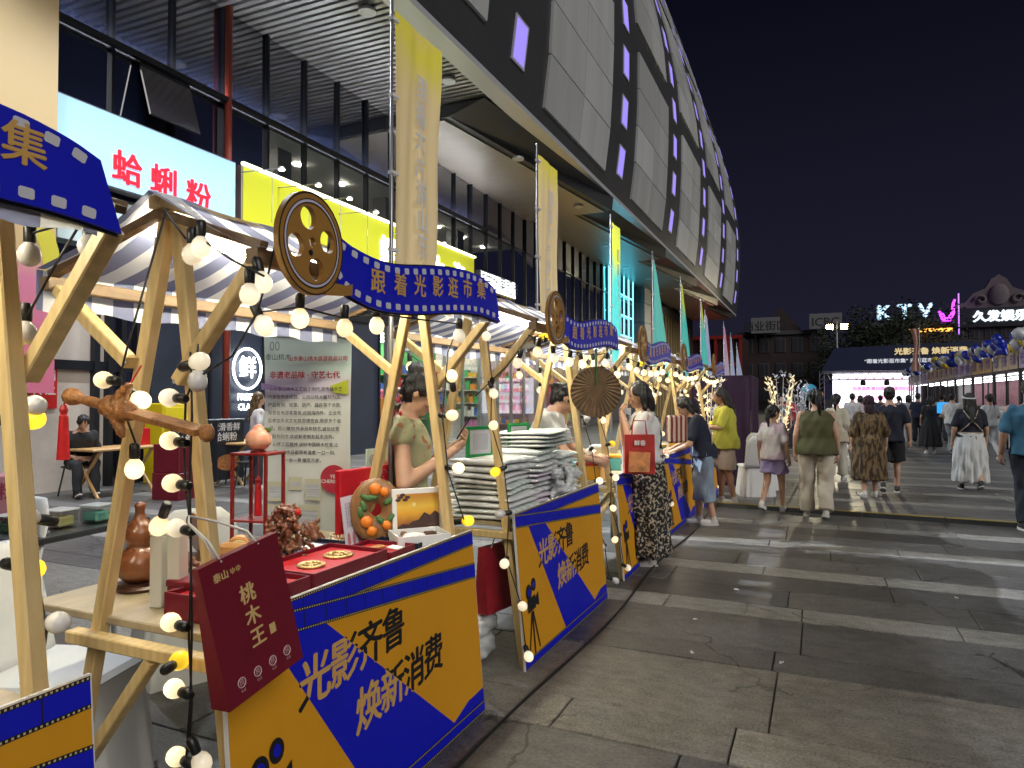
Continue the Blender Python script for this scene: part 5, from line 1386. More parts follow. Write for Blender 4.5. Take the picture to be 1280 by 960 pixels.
# crumpled clear bag on the front of the right pile
mb = MB(); rg = random.Random(77)
for k in range(30): mb.ell((rg.uniform(-.05, .05), rg.uniform(-.14, .14), rg.uniform(0.02, .22)), (rg.uniform(.02, .05), rg.uniform(.02, .06), rg.uniform(.02, .05)), 8, 6)
me = remesh(mb, .008, 1, 'bag'); me.materials.append(WRAP); displace(me, lambda v, n: .008 * np.sin(v[:, 1] * 90 + v[:, 2] * 40) * np.sin(v[:, 2] * 110 - v[:, 0] * 60))
o = link('plastic_bag', me); o.location = (-1.66, 4.66, TZ + .003); tag(o, 'crumpled clear plastic bag glinting in front of the towels', 'plastic bag')
GRN = M('frame_green', (.012, .25, .06), .45)
for k, (y_, lab) in enumerate([(3.93, 'green framed price card behind the post of the towel stall'), (4.20, 'green framed price card standing right of its twin')]):
    q = PX(600 + 48 * k, 548, x=-1.92)
    tt = thing('price_card', lab, 'frame', (q.x, q.y, TZ + .372 if k == 0 else TOPZ), R(-22 + 6 * k), group='green framed price cards')
    zb_ = PX(0, 566, y=q.y).z
    tt.location.z = TZ + .355
    hgt = .19
    for (a0, a1, c0, c1) in ((-.11, .11, 0, .02), (-.11, .11, hgt - .02, hgt), (-.11, -.088, .02, hgt - .02), (.088, .11, .02, hgt - .02)): MB().box(-.008, .008, a0, a1, c0, c1).build('frame_side', GRN, tt)
    MB().box(-.004, .003, -.088, .088, .02, hgt - .02).build('card', M('card_pale', (.62, .62, .64), .4), tt)
    MB().box(.0035, .0045, -.06, .06, .045, hgt - .045).build('card_print', M('card_lilac', (.50, .50, .54), .4), tt)
# bags and parcels under the towel stall
q = PX(632, 735, x=-1.68)
tt = thing('gift_bag', 'dark red gift bag leaning at the near end of the towel stall', 'bag', (-1.80, 3.60, .30), R(-12))
MB().hexa([(-.05, 0, 0), (.05, 0, 0), (.05, .26, 0), (-.05, .26, 0), (-.02, 0, .38), (.02, 0, .38), (.02, .26, .38), (-.02, .26, .38)]).build('paper', M('bag_red', (.26, .010, .02), .45, var=.25, vs_=30), tt)
MB().tube([(.02, .07, .37), (.03, .10, .44), (.03, .16, .44), (.02, .19, .37)], .004, 5).build('rope_handle', PAPER, tt)
for k, (x_, y_, z_, sx, sy, sz, lab) in enumerate([(-1.92, 3.66, 0.012, .26, .30, .14, 'white wrapped parcel on the ground under the towel stall'), (-1.90, 3.66, .155, .25, .28, .13, 'white wrapped parcel on top of the lower one'), (-2.15, 3.50, .29, .16, .14, .34, 'white plastic shopping bag behind the red gift bag')]):
    mb = MB().bbox(-sx / 2, sx / 2, -sy / 2, sy / 2, 0, sz, .03)
    me = remesh(mb, .012, 2, 'parcel'); me.materials.append(WRAP)
    displace(me, lambda v, n, k=k: .009 * np.sin(v[:, 1] * 40 + v[:, 2] * 70 + k) * np.sin(v[:, 0] * 60 - v[:, 2] * 30 + 1) * np.clip(v[:, 2] * 30, 0, 1))
    o = link('parcel', me); o.location = (x_, y_, z_); tag(o, lab, 'parcel')
p = PX(431, 800, z=.02)
# palm leaf fan hanging from the eave
q = PX(745, 488, x=-1.33)
tt = thing('palm_fan', 'round brown palm leaf fan hanging from the towel stall', 'fan', q, R(-60))
FANM = M('palm_leaf', (.20, .125, .065), .7, var=.35, vs_=18, stretch=(1, 1, 1))
n = 64; vs = [(0, 0, .03)]; rF = .165
for k in range(n + 1):
    a = 2 * math.pi * k / n + math.pi / 2
    vs.append((.006 * (1 if k % 2 else -1), rF * math.cos(a) * 1.0, rF * math.sin(a) * .98 - .01))
MB().add(vs, [(0, k, k + 1) for k in range(1, n + 1)]).build('leaf', FANM, tt)
MB().tube([(vs[k][0], vs[k][1], vs[k][2]) for k in range(1, n + 2)], .004, 5).build('rim', M('fan_rim', (.16, .10, .05), .7), tt)
MB().tube([(0.006, 0, .03), (.006, 0, .16), (.0, 0, .27)], [.006, .008, .009], 6).build('handle', LEAFG, tt)
# bright little sign and boxes on the third and fourth stalls
def stall_goods(i, seed):
    rg = random.Random(seed); y0 = STALL_Y[i]
    pal = [(M('goods_orange', (.72, .36, .03), .4), 'orange'), (M('goods_white', (.7, .7, .68), .5), 'white'), (M('goods_red', (.45, .03, .03), .4), 'red'), (M('goods_teal', (.08, .35, .33), .5), 'teal'), (M('goods_cream', (.62, .52, .36), .5), 'cream')]
    y_ = y0 + .18; nth = 0
    while y_ < y0 + W - .2:
        w = rg.uniform(.12, .24); m_, cn = pal[nth % 5]; h_ = rg.uniform(.08, .24)
        t = thing('goods_box', '%s goods box on %s' % (cn, {3: 'the stall with the woman holding a red bag', 4: 'the stall under the woman in navy', 5: 'the last stall before the purple booth'}[i]), 'box', (RX + rg.uniform(-.3, .05), y_, TZ), rg.uniform(-.3, .3), group='goods boxes on the far stalls')
        MB().bbox(-.11, .11, -w / 2, w / 2, 0, h_, .006).build('carton', m_, t)
        MB().bbox(-.113, .113, -w / 2 - .003, w / 2 + .003, h_ + .001, h_ + .03, .004).build('lid', pal[(nth + 2) % 5][0], t)
        y_ += w + rg.uniform(.05, .12); nth += 1
for i in (3, 4, 5): stall_goods(i, 60 + i)
p = PX(790, 560, x=-1.52)
tt = thing('price_card', 'white vertical card with black characters between the stalls', 'card', (-1.72, 6.60, TZ), R(-20))
c_ = MB().bbox(-.006, .006, -.07, .07, 0, .62, .002).build('card', PAPER, tt)
text('非遗民俗手工', INK, (.007, 0, .31), *FX, .09, c_, vertical=True, bold=.03, lines=.9)
# striped cloth bag hanging at the fourth stall
o = MB().bbox(-.03, .03, -.12, .12, -.30, 0, .02).build('hanging_bag', striped('maroon_stripe', (.55, .42, .30), (.18, .02, .03), .028, axis=1, transl=0)); o.location = PX(846, 519, x=-1.42); o.rotation_euler = (0, 0, R(-50))
tag(o, 'maroon and cream striped cloth bag hanging above the fourth stall', 'bag')
# palm hat on the rear
# ---------------------------------------------------------------- chairs, table and things behind the stalls
def chair(label, loc, rz):
    t = thing('covered_chair', label, 'chair', loc, rz, group='white covered banquet chairs')
    rg = random.Random(int(loc[1] * 10))
    def skirt(u, v):
        a = 2 * math.pi * u; c, s = math.cos(a), math.sin(a)
        ex = abs(c) ** .45 * math.copysign(1, c); ey = abs(s) ** .45 * math.copysign(1, s)
        f = .225 + .045 * (1 - v) + .012 * math.sin(a * 14) * (1 - v)
        return (ex * f, ey * f, .47 * v)
    b = MB().grid(skirt, 90, 8); b.build('seat_cover', WHITEF, t, smooth=True)
    MB().bbox(-.235, .235, -.235, .235, .45, .49, .02).build('seat', WHITEF, t)
    mb = MB(); rings = []
    for k in range(9):
        f = k / 8; w = .225 * (1 - .06 * f) * (1 if k < 6 else (1, .86, .55)[k - 6]); rings.append((0, -.215 - .10 * f, .46 + .50 * f, w, .030))
    mb.loft(rings, 20); mb.build('back_cover', WHITEF, t, smooth=True)
    return t
chair('white covered chair at the lower left behind the first stalls', (-2.74, 1.80, 0), R(-72))
chair('white covered chair at far left by the black folding table', PX(20, 900, z=0) + Vector((-.75, .2, 0)), R(170))
chair('white covered chair half hidden by the lacquer frame', (-3.4, 3.55, .0), R(100))
chair('white covered chair behind the poster side of the carvings', (-3.3, 2.85, .0), R(60))
chair('white covered chair beside the purple booth', (-.95, 11.6, .0), R(20))
chair('white covered chair farther beside the white branches', (-.85, 12.5, .0), R(-20))
# folding table
tb = thing('folding_table', 'black folding table with steel legs behind the left stall', 'table', (-4.75, 2.75, 0), R(6))
MB().bbox(-.9, .72, -.42, .42, .72, .755, .006).build('top', M('table_black', (.014, .013, .013), .35), tb)
for sx, sy in ((.55, .3), (.55, -.3), (-.7, .3), (-.7, -.3)): MB().tube([(sx, sy, 0), (sx, sy * .9, .72)], .016, 8).build('leg', STEEL, tb)
MB().tube([(.55, -.3, .3), (.3, 0, .72)], .010, 6).build('stay', BLACKP, tb); MB().bbox(.5, .6, -.32, -.28, .38, .46, .004).build('clamp', BLACKP, tb)
mk = MB().bbox(-.10, .10, -.30, .30, 0, .28, .008).build('food_box', M('box_pink', (.50, .22, .26), .45)); mk.location = (-5.0, 2.66, .756); mk.rotation_euler = (0, 0, R(5)); tag(mk, 'pink carton printed with characters on the black table', 'carton')
text('冰粉', M('plum_ink', (.25, .03, .07), .5), (.102, .1, .17), *FX, .12, mk, bold=.02)
for k, (dx, dy, m_, nm) in enumerate([(.42, -.22, M('food_green', (.12, .30, .12), .4), 'green'), (.48, .02, M('food_yellow', (.50, .45, .2), .4), 'pale yellow'), (.5, .24, M('food_teal', (.12, .4, .36), .4), 'teal')]):
    t = thing('food_tub', '%s clear tub of food on the black table' % nm, 'tub', (-4.75 + dx, 2.75 + dy, .756), R(10))
    MB().bbox(-.07, .07, -.07, .07, 0, .10, .012).build('tub', thin_glass('tub_plastic', (.85, .88, .85), .12), t); MB().bbox(-.055, .055, -.055, .055, .006, .07, .012).build('contents', m_, t); MB().bbox(-.074, .074, -.074, .074, .101, .112, .004).build('lid', M('tub_lid', (.6, .62, .6), .3), t)
t = thing('steel_cup', 'steel cylinder cup on the black table', 'cup', (-4.55, 2.45, .756)); MB().lathe([(0, 0), (.04, 0), (.043, .15), (.038, .15), (.036, .01), (0, .008)], 16).build('cup', STEEL, t, smooth=False)
t = thing('glass_dome', 'low clear dome cover at the end of the black table', 'dome', (-4.2, 2.5, .756)); MB().lathe([(.13, 0), (.128, .04), (.11, .085), (.07, .115), (.02, .13), (.02, .145), (0, .147)], 20).build('dome', thin_glass('dome_plastic', (.8, .82, .84), .15), t, smooth=True); MB().lathe([(0, 0), (.14, 0), (.14, .012), (0, .012)], 20).build('plate', STEEL, t)
# dining tables, stools and menu boards by the shop front
def dining(label, loc, rz):
    t = thing('dining_table', label, 'table', loc, rz, group='wooden dining tables outside the shop')
    TAN = M('tan_top', (.5, .3, .12), .45, var=.2)
    MB().bbox(-.35, .35, -.6, .6, .72, .76, .01).build('top', TAN, t)
    for s in (-1, 1):
        MB().beam((-.3, s * .45, 0), (.3, s * .45, .72), .04, .04, (0, 1, 0)).build('leg', TAN, t); MB().beam((.3, s * .48, 0), (-.3, s * .48, .72), .04, .04, (0, 1, 0)).build('leg', TAN, t)
dining('wooden dining table in front of the seated man', (-10.4, 7.6, .0), 0); dining('wooden dining table right of the yellow cabinet', (-9.6, 9.6, .0), R(10))
for k, (x_, y_) in enumerate([(-10.78, 7.26), (-8.9, 9.0), (-9.0, 10.3)]):
    t = thing('bar_stool', ['dark metal stool under the seated man', 'dark metal stool in front of the second dining table', 'dark metal stool at the right end of the dining tables'][k], 'stool', (x_, y_, 0), R(20 * k), group='dark stools')
    MB().bbox(-.17, .17, -.17, .17, .44, .47, .01).build('seat', DARKM, t)
    for sx in (-1, 1):
        for sy in (-1, 1): MB().tube([(sx * .19, sy * .19, 0), (sx * .13, sy * .13, .44)], .014, 6).build('leg', DARKM, t)
t = thing('yellow_cabinet', 'bright yellow cabinet behind the dining tables', 'cabinet', (-10.9, 9.0, 0))
MB().bbox(-.25, .25, -.3, .3, 0, 1.45, .02).build('carcass', M('cab_yellow', (.68, .52, .01), .4), t)
for k in range(3): MB().bbox(.251, .262, -.26, .26, .08 + k * .45, .48 + k * .45, .006).build('door', M('cab_yellow2', (.72, .58, .02), .35), t)
MENU = M('menu_black', (.016, .018, .024), .3)
for k, (u, lab) in enumerate([(243, 'black menu board with a noodle bowl photo, left one'), (281, 'black menu board with white title, middle one'), (335, 'dark menu board at the right, mostly hidden')]):
    q = PX(u, 610, z=0)
    q = Vector((-9.5, PX(u, 600, x=-9.5).y, 0))
    t = thing('menu_board', lab, 'menu board', q, R(-14 + 10 * k), group='menu boards before the dark wall')
    MB().bbox(-.02, .02, -.40, .40, .12, 1.18, .01).build('panel', MENU, t)
    for s in (-1, 1): MB().beam((.0, s * .3, 0), (0, s * .3, .12), .03, .03, (1, 0, 0)).build('foot', DARKM, t); MB().beam((-.35, s * .3, 0), (-.02, s * .3, .9), .02, .02, (0, 1, 0)).build('strut', DARKM, t)
    text('嫩滑香鲜', WHITE, (.022, 0, 1.03), *FX, .15, t, bold=.01); text('蛤蜊粉', WHITE, (.022, .0, .86), *FX, .16, t, bold=.01)
    MB().prism(oval(.05, .42, .25, .14), (.0205, 0, 0), (0, 1, 0), (0, 0, 1), (1, 0, 0), .002).build('bowl_print', M('noodle_print', (.42, .16, .05), .5, var=.6, vs_=25), t)
t = thing('red_crate', 'dark red stacked crate in front of the menu boards', 'crate', (-9.0, PX(222, 600, x=-9.0).y, 0), R(8))
MB().bbox(-.25, .25, -.25, .25, 0, .42, .01).build('crate', MAROON, t); MB().bbox(-.24, .24, -.24, .24, .422, .85, .01).build('crate_upper', MAROON, t)
t = thing('paper_bag', 'small red paper bag on the dining table', 'bag', (-10.4, 8.1, .76)); MB().bbox(-.07, .07, -.1, .1, 0, .28, .004).build('paper', RED, t); MB().tube([(0, -.05, .28), (0, -.04, .36), (0, .04, .36), (0, .05, .28)], .005, 5).build('handle', RED, t)
t = thing('drink_cup', 'white takeaway cup with straw on the dining table', 'cup', (-10.2, 7.85, .76)); MB().lathe([(0, 0), (.03, 0), (.042, .14), (0, .142)], 14).build('cup', WHITE, t, smooth=False); MB().tube([(0, 0, .14), (.01, 0, .24)], .004, 5).build('straw', WHITE, t)
# ================================================================ people
def cloth(name, c, **k):
    return M('cloth_' + name, c, .85, var=k.pop('var', .10), vs_=k.pop('vs_', 9), bump=.25, bs=120, **k)
def pattern(name, a, b, scale, thr=.5, stretch=(1, 1, 1)):
    if name in _mats: return _mats[name]
    m = bpy.data.materials.new(name); m.use_nodes = True
    nt = m.node_tree; p = nt.nodes['Principled BSDF']; N = nt.nodes.new; L = nt.links.new
    tc = N('ShaderNodeTexCoord'); mp = N('ShaderNodeMapping'); mp.inputs['Scale'].default_value = stretch; L(tc.outputs['Object'], mp.inputs[0])
    nz = N('ShaderNodeTexNoise'); nz.inputs['Scale'].default_value = scale; nz.inputs['Detail'].default_value = 2.5; L(mp.outputs[0], nz.inputs[0])
    rp = N('ShaderNodeValToRGB'); rp.color_ramp.elements[0].position = thr - .02; rp.color_ramp.elements[0].color = (*a, 1)
    rp.color_ramp.elements[1].position = thr + .03; rp.color_ramp.elements[1].color = (*b, 1)
    L(nz.outputs['Fac'], rp.inputs[0]); L(rp.outputs[0], p.inputs['Base Color']); p.inputs['Roughness'].default_value = .85
    _mats[name] = m; return m

def join_mesh(a, b):
    bm = bmesh.new(); bm.from_mesh(a); bm.from_mesh(b); bm.to_mesh(a); bm.free()
    a.polygons.foreach_set('use_smooth', [True] * len(a.polygons)); return a

def folds(amp, kx=9, kz=4, seed=0.0, zc=None):
    def f(a, n):
        ang = np.arctan2(a[:, 1], a[:, 0]); z = a[:, 2]
        w = np.sin(ang * kx + z * kz + seed + .8 * np.sin(z * 7 + seed)) + .6 * np.sin(ang * kx * 1.7 - z * kz * 2.3 + 1.7 * seed) + .5 * np.sin(z * 24 + ang * 3 + seed * 2) * np.sin(ang * 2 + seed)
        g_ = 1.0 if zc is None else np.clip((zc[0] - z) / zc[1], .15, 1.0)
        return (amp * w * g_).astype(np.float32)
    return f

def hand(mb, wrist, d, palm_n, side, curl=.5, r=1.0):
    """palm and five bent fingers; d = forearm direction, palm_n = where the palm looks"""
    d = Vector(d).normalized(); pn = Vector(palm_n); pn = (pn - d * pn.dot(d)).normalized(); sd = d.cross(pn).normalized() * side
    w = Vector(wrist)
    rot = Matrix((sd, d, pn)).transposed()
    mb.ell(w + d * .045, (.038 * r, .05 * r, .017 * r), 10, 8, rot=rot)
    mb.capsule(w - d * .02, w + d * .03, .023 * r, .024 * r, 8)
    for k, (o, ln) in enumerate(((-.029, .062), (-.010, .072), (.010, .068), (.028, .052))):
        a = w + d * .085 + sd * o; c1 = curl * .8; b_ = a + (d * math.cos(c1) + pn * math.sin(c1)) * ln * .5 * r; c2 = curl * 1.9
        e = b_ + (d * math.cos(c2) + pn * math.sin(c2)) * ln * .55 * r
        mb.capsule(a, b_, .0088 * r, .0082 * r, 7); mb.capsule(b_, e, .0080 * r, .0065 * r, 7)
    a = w + d * .025 - sd * .030; b_ = a + (d * .6 - sd * .65 + pn * .45).normalized() * .036; e = b_ + (d * .85 - sd * .2 + pn * .5).normalized() * .032
    mb.capsule(a, b_, .0115 * r, .0095 * r, 7); mb.capsule(b_, e, .0092 * r, .0075 * r, 7)

PERSONS = []
def person(label, loc, heading, H=1.62, build=1.0, skin=SKIN, arms=None, legs=None, lean=0.0, head=(0, 0), vox=.013, hair='bob', hair_mat=HAIR,
           top=None, bottom=None, shoes=None, curl=.6, fem=True, palm=None, extras=None, dress=None, sit=False):
    t = thing('person', label, 'person', loc, R(heading - 90)); s = H / 1.65; t.scale = (s, s, s)
    lr = R(lean); hp = Vector((0, 0, .90))
    rotL = Matrix.Rotation(-lr, 3, 'X')
    def up(p): p = Vector(p); return hp + rotL @ (p - hp) if p.z > .90 else p
    B = build; Bl = 1 + .45 * (B - 1)
    sw = (.158 if fem else .185) * (.6 + .4 * B)
    rings0 = [(.84, .150 * B, .112 * B), (.93, .160 * B, .118 * B), (1.04, .132 * B, .098 * B), (1.16, .150 * B, .112 * B), (1.27, .162 * B, .110 * B), (1.345, .140 * B, .088), (1.395, .075, .065), (1.43, .048, .05)]
    if not fem: rings0 = [(.84, .148 * B, .105 * B), (.93, .15 * B, .108 * B), (1.04, .145 * B, .10 * B), (1.16, .165 * B, .112 * B), (1.28, .185 * B, .115 * B), (1.35, .16 * B, .09), (1.40, .08, .07), (1.435, .056, .056)]
    def trings(grow, z0, z1, extra=0.0):
        out = []
        for z, rx, ry in rings0:
            if z0 - .001 <= z <= z1 + .001:
                c = up((0, 0, z)); out.append((c.x, c.y, c.z, rx + grow + extra * max(0, 1.2 - z), ry + grow + extra * max(0, 1.2 - z), -lr if z > .9 else 0))
        return out
    legs = legs or {}
    kn, an, hipv = {}, {}, {}
    for sd in (-1, 1):
        hipv[sd] = Vector((sd * .084 * B, 0, .86)); k_, a_ = legs.get(sd, ((sd * .092, .012, .47), (sd * .096, -.02, .085))); kn[sd], an[sd] = Vector(k_), Vector(a_)
    arms = arms or {}
    sh, el, wr = {}, {}, {}
    for sd in (-1, 1):
        sh[sd] = up((sd * sw, -.005, 1.34)); e_, w_ = arms.get(sd, ((sd * (sw + .055 + .03 * (B - 1)), -.03, 1.075), (sd * (sw + .075 + .03 * (B - 1)), .035, .845)))
        el[sd], wr[sd] = Vector(e_), Vector(w_)
    # --- body
    mb = MB()
    mb.loft(trings(0, .84, 1.5), 18)
    nb = up((0, .0, 1.40)); hc0 = Vector((0, .018, 1.555)); pv = Vector((0, .0, 1.44))
    RH = rotL @ Matrix.Rotation(R(head[1]), 3, 'Z') @ Matrix.Rotation(-R(head[0]), 3, 'X')
    pvw = up(pv)
    def hd(v): return pvw + RH @ (Vector(v) + hc0 - pv)
    mb.capsule(nb, hd((0, -.015, -.05)), .050, .047, 12)
    mb.ell(hd((0, -.004, .018)), (.073, .090, .098), 16, 12, rot=RH); mb.ell(hd((0, .022, -.045)), (.056, .062, .066), 12, 10, rot=RH)
    mb.capsule(hd((0, .066, -.085)), hd((0, .060, -.088)), .024, .022, 10)
    mb.capsule(hd((0, .085, .012)), hd((0, .104, -.022)), .0095, .014, 8); mb.ell(hd((0, .086, -.054)), (.022, .012, .010), 10, 6, rot=RH)
    for sd in (-1, 1): mb.ell(hd((sd * .074, -.008, -.008)), (.010, .02, .032), 8, 6, rot=RH); mb.ell(hd((sd * .036, .068, -.025)), (.022, .016, .02), 8, 6, rot=RH)
    for sd in (-1, 1):
        mb.capsule(sh[sd], el[sd], .043 * B, .038 * B, 12); mb.capsule(el[sd], wr[sd], .039 * B, .0255, 12)
        mb.capsule(hipv[sd], kn[sd], .082 * Bl, .056 * Bl, 12); mb.capsule(kn[sd], an[sd], .054 * Bl, .036, 12)
        cal = kn[sd].lerp(an[sd], .3) + Vector((0, -.012, 0)); mb.ell(cal, (.047 * Bl, .050 * Bl, .10), 10, 8)
    body = remesh(mb, vox, 5, 'body')
    hm = MB()
    for sd in (-1, 1):
        d = (wr[sd] - el[sd]).normalized(); pn = (palm or {}).get(sd, (-sd, .25, 0))
        hand(hm, wr[sd], d, pn, sd, curl)
    hmm = hm.mesh('hands', [], True); join_mesh(body, hmm); bpy.data.meshes.remove(hmm)
    body.materials.append(skin)
    bo = link('body', body, t)
    # face
    if vox < .016:
        for sd in (-1, 1):
            MB().ell(hd((sd * .033, .076, .014)), (.013, .008, .0065), 10, 6, rot=RH).build('eye', M('eye_dark', (.02, .012, .01), .2), bo, smooth=True)
            MB().ell(hd((sd * .034, .080, .036)), (.020, .006, .0045), 8, 5, rot=RH).build('eyebrow', HAIR, bo, smooth=True)
        MB().ell(hd((0, .091, -.055)), (.021, .010, .0075), 10, 6, rot=RH).build('mouth', LIPS, bo, smooth=True)
    # --- hair
    h = MB()
    if hair != 'scarf':
        h.ell(hd((0, -.022, .036)), (.084, .096, .092), 16, 12, rot=RH)
        h.ell(hd((0, -.045, -.01)), (.080, .062, .080), 14, 10, rot=RH)
        for sd in (-1, 1): h.ell(hd((sd * .066, .01, .035)), (.020, .048, .05), 10, 8, rot=RH)
    if hair == 'bob':
        for k in range(5):
            a = R(-160 + k * 35); 
        for sd in (-1, 1): h.capsule(hd((sd * .066, -.03, .0)), hd((sd * .074, -.02, -.13)), .034, .026, 10)
        h.capsule(hd((0, -.07, 0)), hd((0, -.075, -.13)), .06, .05, 12)
    elif hair == 'long':
        for sd in (-1, 1): h.capsule(hd((sd * .064, -.03, .0)), hd((sd * .07, -.06, -.15)), .034, .030, 10)
        h.capsule(hd((0, -.07, 0)), hd((0, -.10, -.20)), .062, .055, 12); h.capsule(hd((0, -.10, -.18)), up((0, -.125 * B, 1.17)), .065, .035, 12)
    elif hair == 'ponytail':
        q = hd((0, -.115, .03)); h.capsule(q, q + Vector((0, -.03, .005)), .026, .026, 10); e = q + Vector((.012, -.055, -.12)); h.capsule(q + Vector((0, -.04, 0)), e, .034, .036, 10); h.capsule(e, e + Vector((.01, .012, -.13)), .034, .010, 10)
    elif hair == 'bun':
        h.ell(hd((0, -.075, .10)), (.055, .055, .045), 12, 10, rot=RH)
        for k in range(9):
            a = k * .7; h.ell(hd((.035 * math.cos(a), -.075 + .035 * math.sin(a), .105 + .02 * math.sin(a * 2))), (.02, .022, .018), 8, 6, rot=RH)
    elif hair == 'scarf':
        h.ell(hd((0, -.018, .022)), (.090, .104, .108), 16, 12, rot=RH); h.capsule(hd((0, -.05, -.06)), hd((0, -.06, -.14)), .075, .07, 12)
    elif hair == 'hat':
        h.capsule(hd((0, -.07, 0)), hd((0, -.08, -.10)), .05, .04, 12)
    hme = remesh(h, max(.008, vox * .75), 3, 'hair'); displace(hme, lambda a, n: .0045 * np.sin(a[:, 0] * 150 + np.sin(a[:, 2] * 30) * 2) + .003 * np.sin(a[:, 1] * 230 + np.sin(a[:, 2] * 22)))
    hme.materials.append(hair_mat); link('headscarf' if hair == 'scarf' else 'hair', hme, t)
    # --- clothes
    if bottom:
        k = bottom['kind']; m_ = bottom['mat']; c = MB()
        if k in ('trousers', 'shorts'):
            wide = bottom.get('wide', .018); end = bottom.get('end', .10)
            c.loft(trings(.016, .84, .95) + ([(*up((0, 0, 1.02)), .140 * B, .108 * B)]), 18)
            for sd in (-1, 1):
                c.capsule(hipv[sd] + Vector((sd * .004, 0, .02)), kn[sd], .092 * Bl + wide * .2, .060 * Bl + wide * .7, 14)
                if k == 'trousers':
                    f = min(1.0, (kn[sd].z - end) / max(.05, kn[sd].z - an[sd].z)) if an[sd].z < kn[sd].z - .1 else 1.0
                    b_ = kn[sd].lerp(an[sd], f); c.tube([kn[sd].lerp(an[sd], 0), kn[sd].lerp(an[sd], f * .5), b_], [.060 * Bl + wide * .7, .054 * Bl + wide * .9, .046 * Bl + wide * 1.15], 14)
                else:
                    b_ = hipv[sd].lerp(kn[sd], bottom.get('len', .7)); c.tube([hipv[sd], b_], [.095 * B, .088 * B + wide], 14)
            if k == 'shorts':
                c = MB(); c.loft(trings(.016, .84, .95) + ([(*up((0, 0, 1.02)), .140 * B, .108 * B)]), 18)
                for sd in (-1, 1):
                    b_ = hipv[sd].lerp(kn[sd], bottom.get('len', .7)); c.tube([hipv[sd] + Vector((0, 0, .04)), hipv[sd], b_], [.085 * B, .096 * B, .085 * B + wide], 14)
            me = remesh(c, vox, 4, 'trousers'); displace(me, folds(bottom.get('fold', .008), 5, 9, len(label)))
            nm = 'trousers' if k == 'trousers' else 'shorts'
        else:
            z0, fl = bottom.get('end', .25), bottom.get('flare', .14)
            rs = []
            for i in range(8):
                f = i / 7; z = 1.0 - f * (1.0 - z0); w = .168 * B + .02 * min(1, f * 4) + fl * f
                rs.append((0, 0, z, w, w * .84))
            c.loft(rs[::-1], 26); me = remesh(c, vox, 2, 'skirt'); displace(me, folds(bottom.get('fold', .014), 11, 2.5, len(label) * .7, (1.0, .5))); nm = 'skirt'
        me.materials.append(m_); link(nm, me, t)
    if top:
        c = MB(); g_ = top.get('grow', .020); hem = top.get('hem', .86)
        rg_ = trings(g_, .93, 1.36, top.get('loose', .03)); rg_[-1] = (*rg_[-1][:3], rg_[-1][3] * .98, rg_[-1][4] * 1.0, *rg_[-1][5:])
        b0 = rg_[0]; c.loft([(b0[0], b0[1] - 0, hem, b0[3] + .012, b0[4] + .012)] + rg_ + [(*up((0, 0, 1.392)), .088, .074, -lr)], 20)
        sl = top.get('sleeve', .55); sk = 1.0 if fem else .92
        if sl > 0:
            for sd in (-1, 1):
                c.capsule(sh[sd] + Vector((-sd * .02, 0, .0)), sh[sd].lerp(el[sd], min(1, sl)), .056 * B * sk + g_ * .4 * sk, .048 * B * sk + g_ * .6, 14)
                if sl > 1: c.capsule(el[sd], el[sd].lerp(wr[sd], sl - 1), .052 * B + g_ * .5, .038 + g_ * .6, 14)
        me = remesh(c, vox, 4, 'top'); displace(me, folds(top.get('fold', .007), 5, 11, len(label) * 1.3)); me.materials.append(top['mat']); link('top', me, t)
    if dress:
        c = MB(); z0 = dress['end']; fl = dress.get('flare', .10); rg_ = trings(.022, 1.04, 1.36)
        low = []
        for i in range(8):
            f = i / 7; z = z0 + f * (.98 - z0); w = (.165 * B + .02) + fl * (1 - f); low.append((0, 0, z, w, w * .80))
        c.loft(low + rg_ + [(*up((0, 0, 1.392)), .088, .074, -lr)], 24)
        for sd in (-1, 1):
            c.capsule(sh[sd] + Vector((-sd * .02, 0, 0)), sh[sd].lerp(el[sd], min(1, dress.get('sleeve', .6))), .062 * B, .058 * B + .012, 14)
        me = remesh(c, vox, 3, 'dress'); displace(me, folds(dress.get('fold', .010), 8, 4, len(label), (1.3, .6))); me.materials.append(dress['mat']); link('dress', me, t)
    # --- shoes
    if shoes is not None:
        for sd in (-1, 1):
            a = an[sd]; k_ = kn[sd]; heel_up = max(0.0, a.z - .10)
            pitch = min(1.0, heel_up * 5.0) if a.y < 0 else -min(.35, heel_up * 2)
            rotp = Matrix.Rotation(-pitch, 3, 'X'); m_ = MB()
            def fp(v): return a + rotp @ Vector(v)
            bz = -.085 + 0
            m_.ell(fp((0, .095, bz + .036)), (.043, .085, .036), 12, 8, rot=rotp); m_.ell(fp((0, -.005, bz + .048)), (.036, .050, .048), 12, 8, rot=rotp); m_.capsule(fp((0, .0, bz + .05)), fp((0, .0, bz + .09)), .040, .040, 10)
            me = remesh(m_, .009, 2, 'shoe'); me.materials.append(shoes); sh_ = link('shoe', me, t)
            sm = MB(); pl = [(.045 * math.cos(q) * (1 - .12 * math.cos(q * 1)), .06 + .125 * math.sin(q)) for q in [2 * math.pi * i / 18 for i in range(18)]]
            sm.prism(pl, fp((0, 0, bz)), rotp @ Vector((1, 0, 0)), rotp @ Vector((0, 1, 0)), rotp @ Vector((0, 0, 1)), .022); sm.build('sole', M('sole_white', (.6, .6, .58), .6), sh_)
    info = dict(t=t, s=s, el=el, wr=wr, sh=sh, up=up, hd=hd, an=an, B=B)
    if extras: extras(info)
    PERSONS.append(t)
    return info

def W2(info, v):            # local point of a person to world
    t = info['t']; m = Matrix.Translation(t.location) @ Matrix.Rotation(t.rotation_euler.z, 4, 'Z') @ Matrix.Scale(info['s'], 4)
    return m @ Vector(v)

